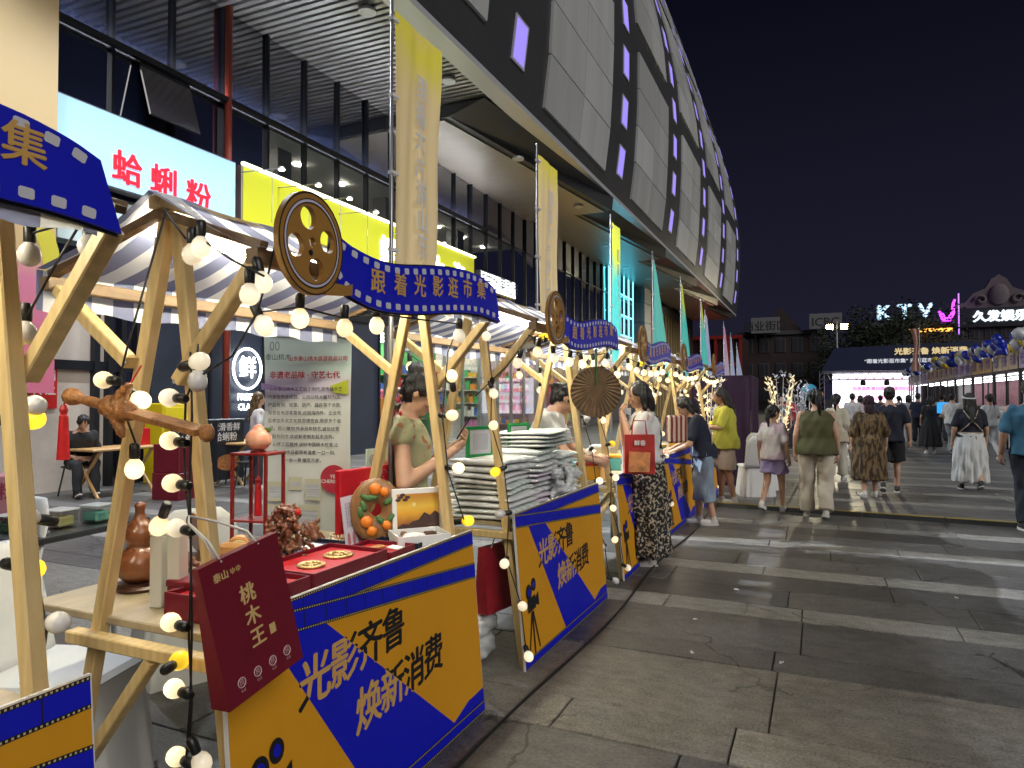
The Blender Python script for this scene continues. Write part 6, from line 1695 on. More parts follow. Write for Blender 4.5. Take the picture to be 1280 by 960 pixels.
WALK_L = {-1: ((-.09, .115, .485), (-.09, .13, .095)), 1: ((.09, -.02, .475), (.09, -.25, .175))}
WALK_R = {1: ((.09, .115, .485), (.09, .13, .095)), -1: ((-.09, -.02, .475), (-.09, -.25, .175))}
STEP = {1: ((.09, .05, .475), (.095, .05, .085)), -1: ((-.09, -.01, .47), (-.095, -.09, .10))}
WSHOE = M('white_shoe', (.64, .63, .60), .5); BSHOE = M('black_shoe', (.02, .02, .02), .45); CROC = M('clog_cream', (.62, .58, .52), .5)

# vendor at the carving stall, side on, looking down at a phone
def ex_phone(i):
    p = i['t']
    ph = MB().bbox(-.036, .036, -.004, .004, -.075, .075, .004); w = W2(i, (.03, .345, 1.34))
    o = ph.build('mobile_phone', M('phone_dark', (.02, .02, .025), .2)); o.location = w; o.rotation_euler = (R(-32), 0, p.rotation_euler.z)
    tag(o, 'dark mobile phone held by the vendor in the green dress', 'phone')
    c = MB()
    for sd in (-1, 1):
        s0 = i['sh'][sd]
        for k in range(3): c.tube([s0 + Vector((-.03 * sd + .02 * math.cos(a), .055 * math.sin(a), .03 - k * .012 + .03 * math.cos(a))) for a in [R(q) for q in range(0, 361, 30)]], .011, 6)
    c.build('ruffle', cloth('sage', (.42, .42, .22)), p, smooth=True)
person('woman with a high bun in a green floral dress looking down at her phone', (-2.17, 3.33, 0), 26, 1.70, 1.14, SKIN, hair='bun', vox=.010, head=(28, 0), lean=3,
       arms={-1: ((-.26, .08, 1.08), (-.05, .30, 1.24)), 1: ((.26, .05, 1.06), (.07, .29, 1.22))}, palm={-1: (.3, -.8, .5), 1: (-.3, -.8, .5)}, curl=.7,
       dress=dict(mat=pattern('floral_green', (.42, .42, .24), (.40, .16, .07), 16, .62), end=.42, flare=.06, sleeve=.12, fold=.007), shoes=CROC, extras=ex_phone)
# vendor behind the third stall
person('woman vendor in a white tee with dark apron bending over her stall', (-2.22, 5.50, 0), 15, 1.72, 1.0, SKIN, hair='ponytail', vox=.012, head=(35, 10), lean=16,
       arms={-1: ((-.24, .28, 1.06), (-.08, .50, 1.0)), 1: ((.24, .26, 1.05), (.08, .50, .98))}, top=dict(mat=cloth('white_tee', (.68, .68, .66)), sleeve=.6), bottom=dict(kind='trousers', mat=cloth('black_apron', (.015, .015, .018))), shoes=BSHOE)
# woman eating at the third stall
def ex_skirt(i):
    st_ = MB()
    for sd in (-1, 1): st_.tube([i['up']((sd * .07, -.125, 1.06)), i['up']((sd * .085, -.130, 1.2)), i['up']((sd * .085, -.105, 1.34)), i['up']((sd * .085, -.02, 1.405)), i['up']((sd * .085, .09, 1.35)), i['up']((sd * .07, .14, 1.2)), i['up']((sd * .06, .142, 1.06))], .013, 6)
    st_.build('shoulder_strap', pattern('leopard', (.012, .012, .012), (.42, .36, .27), 42, .54), i['t'], smooth=True)
person('woman in a white tee and black speckled overall dress eating with both hands', PX(808, 706, z=.0).xy.to_3d(), 200, 1.68, 1.10, SKIN, hair='bob', vox=.010, head=(14, 0), lean=2, legs={1: ((.09, .03, .47), (.095, .02, .085)), -1: ((-.09, .0, .47), (-.095, -.03, .085))},
       arms={-1: ((-.20, .16, 1.10), (-.045, .21, 1.36)), 1: ((.20, .17, 1.09), (.05, .215, 1.35))}, palm={-1: (.5, -.4, .5), 1: (-.5, -.4, .5)}, curl=.85,
       top=dict(mat=cloth('white_tee2', (.68, .67, .66)), sleeve=.72, hem=.98, grow=.024), bottom=dict(kind='skirt', mat=pattern('leopard', (.012, .012, .012), (.42, .36, .27), 42, .54), end=.115, flare=.06, fold=.012), shoes=CROC, extras=ex_skirt)
def carrier(label, loc, rz, w, h, d, mat, trim, name='shopping_bag', txt=None):
    t = thing(name, label, 'bag', loc, rz)
    m_ = MB(); m_.hexa([(-w / 2, -d / 2, -h), (w / 2, -d / 2, -h), (w / 2, d / 2, -h), (-w / 2, d / 2, -h), (-w / 2, -d / 4, 0), (w / 2, -d / 4, 0), (w / 2, d / 4, 0), (-w / 2, d / 4, 0)]); m_.build('paper', mat, t)
    MB().prism([(-w * .40, -h * .94), (w * .30, -h * .94), (w * .34, -h * .45), (-w * .36, -h * .42)], (0, -d / 2 - .004, 0), (1, 0, 0), (0, (d / 4) / h, 1), (0, -1, 0), .002).build('food_print', trim, t)
    for s_ in (-1, 1): MB().tube([(-w * .25, s_ * d / 4, -.01), (-w * .2, 0, .12), (w * .2, 0, .12), (w * .25, s_ * d / 4, -.01)], .005, 5).build('rope_handle', mat, t)
    if txt: text(txt, PAPER, (0, -d * .37 - .012, -h * .22), (1, 0, 0), (0, .12, 1), .05, t, bold=.03)
    return t
q = PX(797, 545, x=-1.62)
carrier('red shopping bag with a food picture hanging from the eating woman\'s arm', Vector((PX(799, 548, y=6.00).x, 6.00, PX(799, 543, y=6.00).z)), R(20), .26, .34, .12, M('bag_scarlet', (.42, .03, .025), .4, var=.2, vs_=8), M('bag_food', (.55, .22, .08), .5, var=.5, vs_=14), txt='鲜香')
# stooping woman in navy
def ex_strap(i):
    up = i['up']
    MB().tube([up((.10, .10, 1.36)), up((.10, -.02, 1.41)), up((.02, -.13, 1.28)), up((-.10, -.14, 1.10)), up((-.16, -.10, 1.0))], .010, 6).build('bag_strap', cloth('strap_cream', (.5, .42, .3)), i['t'], smooth=True)
person('woman in a navy tee and light denim shorts stooping over the stall', PX(881, 656, z=0).xy.to_3d(), 198, 1.60, 1.08, SKIN, hair='bob', vox=.012, head=(26, 0), lean=17, legs=STEP,
       arms={-1: ((-.23, .22, 1.02), (-.10, .42, .92)), 1: ((.23, .20, 1.02), (.10, .43, .93))}, top=dict(mat=cloth('navy_tee', (.012, .016, .035)), sleeve=.7, loose=.05), bottom=dict(kind='trousers', end=.30, wide=.035, mat=cloth('denim', (.24, .31, .40)), fold=.008), shoes=WSHOE, extras=ex_strap)
# woman in yellow
person('woman with long hair in a yellow blouse and beige shorts', PX(908, 630, z=0).xy.to_3d(), 196, 1.68, 1.10, SKIN2, hair='long', vox=.012, head=(10, 0), lean=4, legs=STEP,
       arms={-1: ((-.25, .12, 1.10), (-.10, .35, 1.10)), 1: ((.25, .12, 1.10), (.10, .35, 1.10))}, top=dict(mat=cloth('yellow', (.50, .48, .06)), sleeve=.85, hem=.80, loose=.10, grow=.028, fold=.009), bottom=dict(kind='shorts', mat=cloth('beige', (.50, .40, .32)), len=.92, wide=.03), shoes=WSHOE)
# girl walking away
def ex_none(i): pass
person('girl with a ponytail in a pale pink tie dye tee and lilac shorts walking away', PX(967, 641, z=0).xy.to_3d(), 74, 1.43, .94, SKIN, hair='ponytail', vox=.012, head=(0, -28), legs=WALK_R,
       top=dict(mat=pattern('tie_dye', (.62, .48, .58), (.68, .64, .66), 5, .5), sleeve=.75, hem=.83, loose=.05, grow=.03), bottom=dict(kind='shorts', mat=cloth('lilac', (.36, .30, .55)), len=.62, wide=.05), shoes=WSHOE)
person('woman in a sleeveless olive top and cream trousers seen from behind', PX(1021, 648, z=0).xy.to_3d(), 92, 1.64, 1.24, SKIN, hair='ponytail', vox=.012, head=(4, 14), legs={1: ((.11, -.01, .47), (.105, -.14, .13)), -1: ((-.11, .07, .47), (-.115, .06, .085))},
       top=dict(mat=cloth('olive', (.075, .075, .028)), sleeve=0, hem=.83, loose=.08, grow=.03, fold=.008), bottom=dict(kind='trousers', mat=cloth('cream', (.52, .46, .38)), wide=.036, end=.07, fold=.008), shoes=WSHOE)
person('woman in a loose cream suit walking ahead of the olive top', PX(1046, 600, z=0).xy.to_3d(), 70, 1.60, 1.05, SKIN, hair='ponytail', vox=.016, head=(0, 10), top=dict(mat=cloth('cream2', (.55, .50, .38)), sleeve=1.4, hem=.74, loose=.1), bottom=dict(kind='trousers', mat=cloth('pale', (.6, .56, .48)), wide=.04), shoes=WSHOE, legs=STEP)
person('woman in a dark headscarf and long mottled brown dress walking away', PX(1087, 622, z=0).xy.to_3d(), 100, 1.56, 1.28, SKIN, hair='scarf', hair_mat=cloth('plum', (.035, .016, .024)), vox=.013, legs=STEP,
       dress=dict(mat=pattern('bronze_fur', (.045, .026, .012), (.17, .11, .05), 22, .5, (1, 1, .3)), end=.30, flare=.05, sleeve=1.0, fold=.010), shoes=WSHOE)
person('man in navy tee and black shorts walking beside the brown dress', PX(1113, 617, z=0).xy.to_3d(), 84, 1.70, 1.10, SKIN, hair='short', vox=.013, fem=False, legs=WALK_R,
       top=dict(mat=cloth('dark_navy', (.012, .013, .028)), sleeve=.75, loose=.05, hem=.82), bottom=dict(kind='shorts', mat=cloth('black', (.01, .01, .013)), len=.92, wide=.03), shoes=BSHOE)
def ex_cross(i):
    up = i['up']; m_ = MB()
    for s_ in (-1, 1): m_.tube([up((s_ * .11, -.055, 1.385)), up((s_ * .05, -.145, 1.26)), up((-s_ * .06, -.155, 1.14)), up((-s_ * .165, -.10, 1.02))], .011, 6)
    m_.tube([up((-.19, -.05, 1.0)), up((-.10, -.150, 1.0)), up((.10, -.150, 1.0)), up((.19, -.05, 1.0))], .012, 6); m_.tube([up((.02, -.155, 1.0)), (.05, -.17, .90)], .012, 6)
    m_.build('apron_strap', cloth('tan_strap', (.42, .33, .24)), i['t'], smooth=True)
    h = i['hd']; m_ = MB().tube([h((.092 * math.cos(a), -.02 + .105 * math.sin(a), .045 + .02 * math.sin(a))) for a in [R(q) for q in range(0, 361, 30)]], .014, 6); m_.build('hair_band', cloth('white_band', (.62, .62, .62)), i['t'], smooth=True)
person('woman in navy tee with crossed apron straps and wide white trousers', PX(1213, 614, z=0).xy.to_3d(), 96, 1.60, 1.20, SKIN, hair='long', vox=.013, legs=WALK_L,
       top=dict(mat=cloth('dark_navy', (.012, .013, .028)), sleeve=.75, loose=.03, hem=.94), bottom=dict(kind='skirt', mat=cloth('white_linen', (.68, .68, .66)), end=.16, flare=.05, fold=.016), shoes=BSHOE, extras=ex_cross)
person('man in a teal blue polo shirt at the right edge', PX(1291, 664, z=0).xy.to_3d(), 92, 1.74, 1.18, SKIN2, hair='short', vox=.011, fem=False, legs=STEP,
       top=dict(mat=cloth('teal_blue', (.045, .155, .25)), sleeve=.8, loose=.04, hem=.84), bottom=dict(kind='trousers', mat=cloth('dark_blue', (.014, .018, .03))), shoes=BSHOE)
# farther people
FAR = [
 ('woman in a black top and long black skirt at the booths', 1163, 567, 100, 1.58, True, 'bob', ('dark', (.018, .018, .02)), ('skirt', (.016, .016, .018), .22), WSHOE),
 ('person in a white shirt and grey trousers at the booth counter', 1191, 571, 60, 1.66, False, 'short', ('whiteA', (.62, .62, .60)), ('trousers', (.24, .28, .30), 0), BSHOE),
 ('woman in white blouse and wide white trousers near the booths', 1238, 576, 110, 1.62, True, 'ponytail', ('whiteB', (.66, .66, .66)), ('trousers', (.62, .62, .62), 0), WSHOE),
 ('person in navy shirt and black trousers left of the black skirt', 1148, 554, 80, 1.68, False, 'short', ('navyA', (.02, .025, .06)), ('trousers', (.015, .015, .02), 0), BSHOE),
 ('person in a pale lilac outfit far beside the navy shirt', 1136, 552, 100, 1.62, True, 'bob', ('lilacA', (.45, .42, .52)), ('trousers', (.5, .48, .5), 0), WSHOE),
 ('person in a bright red shirt between the girl and the olive top', 988, 562, 240, 1.62, True, 'bob', ('redA', (.45, .02, .03)), ('trousers', (.02, .02, .03), 0), BSHOE),
 ('person in a grey tee behind the girl with the ponytail', 978, 565, 260, 1.58, False, 'short', ('greyA', (.2, .2, .2)), ('trousers', (.05, .05, .06), 0), BSHOE),
 ('person in white shirt in front of the big screen', 1066, 560, 90, 1.66, False, 'short', ('whiteC', (.6, .58, .6)), ('trousers', (.3, .28, .28), 0), WSHOE),
 ('person in pale pink before the screen, right of the white shirt', 1076, 556, 80, 1.60, True, 'bob', ('pinkA', (.6, .45, .5)), ('trousers', (.2, .18, .2), 0), WSHOE),
 ('dark clothed person far off in front of the screen', 1101, 549, 90, 1.62, False, 'short', ('darkB', (.04, .04, .05)), ('trousers', (.03, .03, .04), 0), BSHOE),
 ('far person in white between the dark dress and the screen', 1124, 546, 120, 1.60, True, 'ponytail', ('whiteD', (.55, .55, .58)), ('skirt', (.5, .5, .5), .5), WSHOE),
 ('far person in dark clothes left of the olive top', 1000, 552, 100, 1.60, True, 'long', ('darkC', (.03, .03, .03)), ('trousers', (.04, .04, .05), 0), BSHOE),
 ('far visitor in a beige jacket at the booth row', 1178, 552, 70, 1.64, False, 'short', ('beigeA', (.42, .36, .28)), ('trousers', (.08, .08, .09), 0), BSHOE),
]
for (lab, u, v, hdg, H, fem, hr, tp, bt, shm) in FAR:
    q = PX(u, v, z=0)
    rg = random.Random(u)
    a_ = {}
    if rg.random() < .6: a_ = {1: ((.23, .04, 1.08), (.12, .26, 1.06)), -1: ((-.22, .02, 1.07), (-.2, .14, .88))}
    person(lab, (q.x, q.y, 0), hdg, H, rg.uniform(.95, 1.12), SKIN, hair=hr, vox=.020, fem=fem, legs=rg.choice((STEP, None, WALK_L)), arms=a_, top=dict(mat=cloth(*tp), sleeve=.7, loose=.05),
           bottom=dict(kind=bt[0], mat=cloth('far%d' % u, bt[1]), end=bt[2] or .1, flare=.12), shoes=shm)
# seated man at the left and the standing woman by the menu boards
person('man in a black tee sitting at the table by the shop', (-10.75, 7.25, -.02), -20, 1.68, 1.1, SKIN2, hair='short', vox=.02, fem=False, lean=14, head=(25, 0), legs={1: ((.12, .42, .88), (.12, .40, .465)), -1: ((-.12, .42, .88), (-.12, .40, .465))},
       arms={1: ((.26, .10, 1.02), (.10, .36, .98)), -1: ((-.26, .10, 1.02), (-.10, .36, .98))}, top=dict(mat=cloth('black_tee', (.012, .012, .014)), sleeve=.7), bottom=dict(kind='trousers', mat=cloth('far_s', (.03, .03, .035))), shoes=BSHOE)
PERSONS[-1].location.z = -.375
q = PX(322, 560, x=-8.6)
person('woman with long brown hair in a white top by the menu boards', (-8.6, q.y, 0), 60, 1.62, 1.0, SKIN, hair='long', hair_mat=M('brown_hair', (.10, .055, .02), .4, var=.4, vs_=30), vox=.02, top=dict(mat=cloth('whiteE', (.6, .58, .58)), sleeve=.8), bottom=dict(kind='trousers', mat=cloth('far_m', (.05, .04, .05))), shoes=WSHOE)
# ================================================================ far end of the plaza
# cable ramp across the paving and cable along the stalls
t = thing('cable_ramp', 'black and yellow cable ramp lying across the paving', 'cable ramp', (0, 10.15, .012))
YEL = M('ramp_yellow', (.30, .22, .04), .6, var=.3, vs_=5)
for k in range(7):
    x0 = -1.35 + k * .92
    MB().hexa([(x0, -.13, 0), (x0 + .915, -.13, 0), (x0 + .915, .13, 0), (x0, .13, 0), (x0, -.05, .045), (x0 + .915, -.05, .045), (x0 + .915, .05, .045), (x0, .05, .045)]).build('ramp_section', M('ramp_rubber', (.016, .016, .016), .6), t)
    MB().box(x0 + .01, x0 + .9, -.045, .045, .046, .05).build('ramp_lid', YEL, t)
t.rotation_euler = (0, 0, R(-3))
o = MB().tube([(-1.36 + .03 * math.sin(y_ * 1.7), y_, .020) for y_ in [1.0 + .25 * k for k in range(38)]], .008, 6).build('power_cable', CABLE, smooth=True); tag(o, 'black power cable lying along the front of the stalls', 'cable')
rg = random.Random(31)
for k, (u, v) in enumerate([(918, 738), (869, 776), (868, 818), (692, 795), (976, 828), (1193, 748)]):
    q = PX(u, v, z=.013)
    mb = MB(); mb.grid(lambda a, b: (a * .03 + .006 * math.sin(b * 5), b * .018, .004 + .012 * math.sin(a * 6 + k) ** 2 * math.sin(b * 4 + 1) ** 2), 6, 5)
    o = mb.build('paper_scrap', PAPER); o.location = q; o.rotation_euler = (0, 0, k * 1.1)
    tag(o, ['scrap of white paper on dark slabs right of the clogs', 'scrap of white paper on the pale strip', 'scrap of white paper below the pale strip', 'crumpled white tissue at the foot of the towel stall board', 'scrap of white paper on the beige slabs', 'scrap of white paper far to the right on the paving'][k], 'litter')
# purple booth, white branches and toy at the end of the stall row
t = thing('purple_booth', 'dark purple cloth booth behind the woman in yellow', 'booth', (-1.55, 12.6, 0))
PUR = M('purple_cloth', (.030, .008, .038), .8, var=.2, vs_=4)
def pc(u, v): return (-.55 + u * 1.0, .02 * math.sin(u * 24), 1.92 * v - .0)
MB().grid(pc, 40, 6).build('front_cloth', PUR, t, smooth=True)
MB().box(-.55, .45, .03, 1.5, 1.90, 1.94).build('roof_board', PUR, t)
for x_, y_ in ((-.53, .06), (.42, .06), (-.53, 1.45), (.42, 1.45)): MB().tube([(x_, y_, 0), (x_, y_, 1.9)], .02, 6).build('post', DARKM, t)
def pc2(u, v): return (.46 + .02 * math.sin(u * 24), u * 1.5, 1.92 * v)
MB().grid(pc2, 30, 6).build('side_cloth', PUR, t, smooth=True)
BLOS = E('lit_blossom', (1.0, .86, .55), .30); BLW = M('white_blossom', (.72, .72, .78), .6)
leaf_me = {}
for nm, m_ in (('warm', BLOS), ('white', BLW)): leaf_me[nm] = MB().ell((0, 0, .045), (.018, .008, .05), 6, 5).mesh('petal', m_, True)
def branch(label, loc, H, seed, kind):
    t = thing('branch_ornament', label, 'ornament', loc, group='lit white branch ornaments'); rg = random.Random(seed)
    for s_ in range(9):
        a = rg.random() * 6.28; pts = []; 
        for k in range(7):
            f = k / 6; pts.append(Vector((math.cos(a) * f * f * .22, math.sin(a) * f * f * .18, H * f * rg.uniform(.9, 1.0) if k else 0)))
        m = MB(); m.tube(pts, [.010 - .001 * k for k in range(7)], 5)
        for k in range(2, 7):
            for j in range(7):
                p = pts[k] + Vector((rg.uniform(-.03, .03), rg.uniform(-.03, .03), rg.uniform(-.1, .1)))
                d = Vector((rg.uniform(-1, 1), rg.uniform(-1, 1), rg.uniform(.2, 1.2))).normalized()
                sd, u2 = _perp(d); L = rg.uniform(.07, .11)
                m.add([p, p + d * L * .5 + sd * .02, p + d * L, p + d * L * .5 - sd * .02], [(0, 1, 2, 3)])
        m.build('branch', BLOS if (kind == 'warm' and s_ % 3) else BLW, t)
branch('lit white branches right of the purple booth', (-.62, 12.9, 0), 1.9, 1, 'warm')
branch('lit cream branches between the last stall and the purple booth', (-1.75, 12.2, 0), 1.95, 2, 'warm')
branch('pale branches at the right of the lit ones', (-.35, 13.6, 0), 1.75, 3, 'white')
t = thing('balloon_toy', 'blue balloon with a small orange one among the branches', 'balloon', (-.2, 15.2, 0))
MB().tube([(0, 0, 0), (0, 0, 1.5)], .01, 6).build('stick', WHITE, t); MB().ell((0, 0, 1.66), (.17, .15, .17), 14, 10).build('blue_balloon', M('balloon_sky', (.06, .32, .5), .3, coat=.3), t, smooth=True); MB().ell((.17, -.06, 1.62), (.09, .08, .08), 12, 8).build('orange_balloon', M('balloon_orange', (.7, .25, .03), .3, coat=.3), t, smooth=True)

# ---------------------------------------------------------------- stage with a big screen
SY = 60.0
sl, sr = PX(1040, 500, y=SY).x, PX(1152, 500, y=SY).x
zt_ = PX(1095, 466, y=SY).z
t = thing('stage_screen', 'bright white and pink led screen at the back of the stage', 'screen', ((sl + sr) / 2, SY, 0)); hw = (sr - sl) / 2
SCR = E('screen_white', (.92, .90, 1.0), 1.1)
MB().bbox(-hw, hw, 0, .3, -.0, zt_, .02).build('cabinet', DARKM, t)
f = MB().box(-hw + .05, hw - .05, -.02, -.001, .05, zt_ - .05).build('screen_face', SCR, t)
PNK = E('screen_pink', (1, .22, .48), .75); PNL = E('screen_rose', (1, .60, .78), .8)
MB().box(-hw * .62, hw * .85, -.026, -.021, 2.05, 2.42).build('pink_bar', PNL, f)
text('乐享消费 夏日缤纷 光影同行', PNK, (hw * .1, -.03, 2.23), *FY, .30, f, bold=.04)
text('光影齐鲁 焕新消费 主题活动', PNK, (0, -.03, 3.0), *FY, .30, f); text('跟着光影逛市集', PNK, (-hw * .1, -.03, 1.5), *FY, .40, f, bold=.03)
for k in range(4): MB().box(-hw * .55 + k * hw * .36, -hw * .55 + k * hw * .36 + hw * .28, -.026, -.021, .35, 1.1).build('screen_tile', PNL, f)
# canopy over it
cl, cr = PX(1027, 450, y=SY - 6).x, PX(1275, 450, y=SY - 6).x
t = thing('stage_canopy', 'navy stage canopy on black trusses with gold lettering', 'canopy', ((cl + cr) / 2, SY - 6, 0)); hw = (cr - cl) / 2
z0_, z1_ = PX(1100, 463, y=SY - 6).z, PX(1100, 433, y=SY - 6).z
NAV = M('navy_canopy', (.010, .016, .06), .5)
MB().hexa([(-hw, 0, z0_), (hw, 0, z0_), (hw, 7.5, z0_), (-hw, 7.5, z0_), (-hw * .86, .5, z1_), (hw * .92, .5, z1_ + .25), (hw * .92, 6, z1_ + .25), (-hw * .86, 6, z1_)]).build('canopy_cover', NAV, t)
GL = E('canopy_gold', (.85, .66, .35), .26); GW = E('canopy_white', (.75, .78, .85), .28)
nrm = Vector((0, .5, z1_ - z0_)).normalized()
text('光影齐鲁 焕新消费', GL, (.9, .33 - .05, z0_ + (z1_ - z0_) * .76), (1, 0, 0), nrm, .52, t, bold=.05, extrude=.02)
text('“跟着光影逛市集” 光影逛市集“电影+”主题消费季活动', GW, (.9, .16 - .05, z0_ + (z1_ - z0_) * .38), (1, 0, 0), nrm, .34, t, bold=.02, extrude=.02)
TR = M('truss_metal', (.28, .29, .36), .4, metal=.7)
m = MB()
for zz in (z0_ - .62, z0_ - .06):
    for yy in (0, .35): m.tube([(-hw, yy, zz), (hw, yy, zz)], .035, 5)
nn = int(hw * 2 / .55)
for k in range(nn):
    x0 = -hw + 2 * hw * k / nn; x1 = -hw + 2 * hw * (k + 1) / nn; m.tube([(x0, 0, z0_ - .62), ((x0 + x1) / 2, 0, z0_ - .06), (x1, 0, z0_ - .62)], .028, 5)
m.build('front_truss', TR, t)
for x_ in (-hw, -hw * .02, hw):
    m = MB()
    for sx in (-.15, .15):
        for sy in (0, .3): m.tube([(x_ + sx, sy, 0), (x_ + sx, sy, z0_)], .03, 5)
    for k in range(10): m.tube([(x_ - .15, 0, k * z0_ / 10), (x_ + .15, 0, (k + 1) * z0_ / 10)], .02, 4)
    m.build('truss_tower', TR, t)
for x_ in (-hw * .55, -hw * .30, -hw * .05, hw * .2):
    h = MB().lathe([(.04, 0), (.16, -.08), (.18, -.36), (.12, -.42), (0, -.42)], 12, (x_, 0, z0_ - .62)).build('stage_lamp', BLACKP, t)
fl = thing('stage_flag', 'pale pink banner flag in front of the stage canopy', 'flag', (PX(1150, 500, y=30).x, 30, 0))
MB().tube([(0, 0, 0), (0, 0, 4.2)], .02, 6).build('pole', GREYM, fl)
MB().grid(lambda u, v: (-.02 - u * (.30 - .15 * math.sin(v * 3)) + .03 * math.sin(v * 7), .04 * math.sin(u * 8), 4.15 - v * 1.6), 10, 20).build('cloth', M('peach_flag', (.55, .30, .25), .7), fl, smooth=True)

# ---------------------------------------------------------------- booths on the right with balloons
BX = 5.1
BOOTH_Y = [17.0, 20.2, 23.4, 26.6, 30.0, 33.6, 37.4, 41.4, 45.6]
def panel_print(i):
    return [M('booth_orange', (.80, .52, .20), .5, var=.35, vs_=2.5), M('booth_violet', (.66, .54, .74), .5, var=.35, vs_=2.5), M('booth_peach', (.80, .62, .42), .5, var=.3, vs_=2.5)][i % 3]
BINT = E('booth_light', (.95, .97, 1.0), 4.5)
BL = {'white': M('balloon_white', (.66, .68, .72), .3, coat=.3), 'blue': M('balloon_blue', (.010, .03, .42), .25, coat=.4), 'yellow': M('balloon_yellow', (.66, .48, .02), .3, coat=.3)}
bal_me = {k: MB().lathe([(.012, -.012), (.004, .0), (.03, .03), (.085, .10), (.12, .18), (.13, .25), (.115, .32), (.07, .37), (.02, .388), (0, .39)], 16).mesh('balloon', m_, True) for k, m_ in BL.items()}
for i, y0 in enumerate(BOOTH_Y):
    y1 = (BOOTH_Y + [49.8])[i + 1] - .12; L = y1 - y0
    nm = ['nearest', 'second', 'third', 'fourth', 'fifth', 'sixth', 'seventh', 'eighth', 'farthest'][i]
    t = thing('market_booth', '%s black framed market booth of the right hand row' % nm, 'booth', (BX, y0, 0), group='framed booths on the right')
    for x_ in (0, 2.6):
        for yy in (0, L): MB().beam((x_, yy, 0), (x_, yy, 2.72), .07, .07, (1, 0, 0)).build('post', DARKM, t)
    MB().beam((0, L / 2, 0), (0, L / 2, 2.35), .05, .05, (1, 0, 0)).build('post', DARKM, t)
    MB().box(-.03, 2.63, .04, L - .04, 2.30, 2.36).build('roof_frame', DARKM, t)
    MB().box(-.05, -.031, .04, L - .04, 2.37, 2.86).build('header_panel', panel_print(i), t)
    for k in range(3):
        text(['光影', '齐鲁', '市集'][k], M('violet_ink', (.20, .10, .45), .5), (-.056, L * (5 - 2 * k) / 6, 2.61), (0, -1, 0), (0, 0, 1), .36, t, bold=.03)
        MB().tube([(.3 + .8 * k, .1, 2.27), (.3 + .8 * k, L - .1, 2.27)], .02, 6).build('tube_light', BINT, t)
    MB().box(2.6, 2.65, .04, L - .04, .02, 2.3).build('back_wall', [M('booth_back', (.6, .58, .55), .7), M('booth_back_p', (.62, .30, .36), .7, var=.3, vs_=4)][1 if i in (5, 6, 7) else 0], t)
    MB().bbox(.15, .85, .2, L - .2, 0.0, .78, .02).build('counter', M('counter_white', (.62, .62, .62), .6), t)
    for k in range(5):
        MB().bbox(.3, .6, .3 + k * (L - .6) / 5, .3 + (k + .7) * (L - .6) / 5, .785, .95 + .15 * ((k * 7 + i) % 3), .02).build('goods', rnd.choice(SHELF), t)
    rg = random.Random(100 + i); nb_ = 11 if i < 7 else 7
    for k in range(nb_):
        cn = ['white', 'blue', 'yellow', 'white', 'blue'][rg.randrange(5)]
        o = link('balloon', bal_me[cn]); sc = rg.uniform(.85, 1.15)
        o.location = (BX - .22 + rg.uniform(-.12, .08), y0 + L * (k + .5) / nb_, 2.72 + rg.uniform(-.02, .34)); o.scale = (sc, sc, sc); o.rotation_euler = (rg.uniform(-.8, .8), rg.uniform(-.9, .3), 0)
        tag(o, '%s balloon in the garland over the %s booth on the right' % (cn, nm), 'balloon', 'balloons along the right hand booths, %s %s' % (cn, nm))
o = MB().bbox(-.4, .4, -.01, .01, 0, .5, .003).build('blue_board', E('blue_board', (.03, .30, .75), .6)); o.location = (*PX(1183, 508, y=22).xy, PX(1183, 512, y=22).z - .1); o.scale = (.55, 1, .6)
tag(o, 'small bright blue board beside the white shirt at the counter', 'board')

# ---------------------------------------------------------------- buildings behind
BRK = M('dark_brick', (.05, .036, .034), .85, var=.25, vs_=3)
BRK2 = M('dark_stone', (.06, .054, .058), .85, var=.2, vs_=2)
WDK = M('dim_window', (.045, .045, .06), .3); WFR = M('window_trim', (.09, .085, .09), .6)
def house(name, label, x0, x1, y, d, h, mat, storeys, bays, gable=0.0, cat='building'):
    t = thing(name, label, cat, (x0, y, 0)); w = x1 - x0
    MB().box(0, w, 0, d, 0, h).build('wall', mat, t)
    MB().bbox(-.25, w + .25, -.25, d, h + .002, h + .5, .05).build('cornice', WFR, t)
    if gable: MB().prism([(w * .25, h + .5), (w * .75, h + .5), (w * .5, h + .5 + gable)], (0, -.1, 0), (1, 0, 0), (0, 0, 1), (0, 1, 0), 1.0).build('gable', mat, t)
    for s in range(storeys):
        for b_ in range(bays):
            cx = w * (b_ + .5) / bays; z = h * (s + .35) / storeys; ww, hh = min(1.3, w / bays * .5), h / storeys * .5
            f = MB().box(cx - ww / 2 - .1, cx + ww / 2 + .1, -.08, -.003, z - .1, z + hh + .1).build('window', WFR, t)
            MB().box(cx - ww / 2, cx + ww / 2, -.10, -.081, z, z + hh).build('pane', WDK, f)
            MB().box(cx - .04, cx + .04, -.12, -.101, z, z + hh).build('glazing_bar', WFR, f)
    return t
YB = 92
X = lambda u, y: PX(u, 480, y=y).x
Z = lambda v, y, u=1000: PX(u, v, y=y).z
house('brick_house', 'dark brick building with arched gable left of the stage', X(925, YB), X(1030, YB), YB, 14, Z(418, YB), BRK, 3, 5, gable=3.0)
house('stone_hall', 'grey stone hall with a carved pediment behind the karaoke sign', X(1190, 86), X(1330, 86), 86, 14, Z(404, 86), BRK2, 3, 7)
house('karaoke_house', 'dark building under the karaoke letters', X(1090, 84), X(1190, 84), 84, 10, Z(412, 84), BRK, 2, 6)
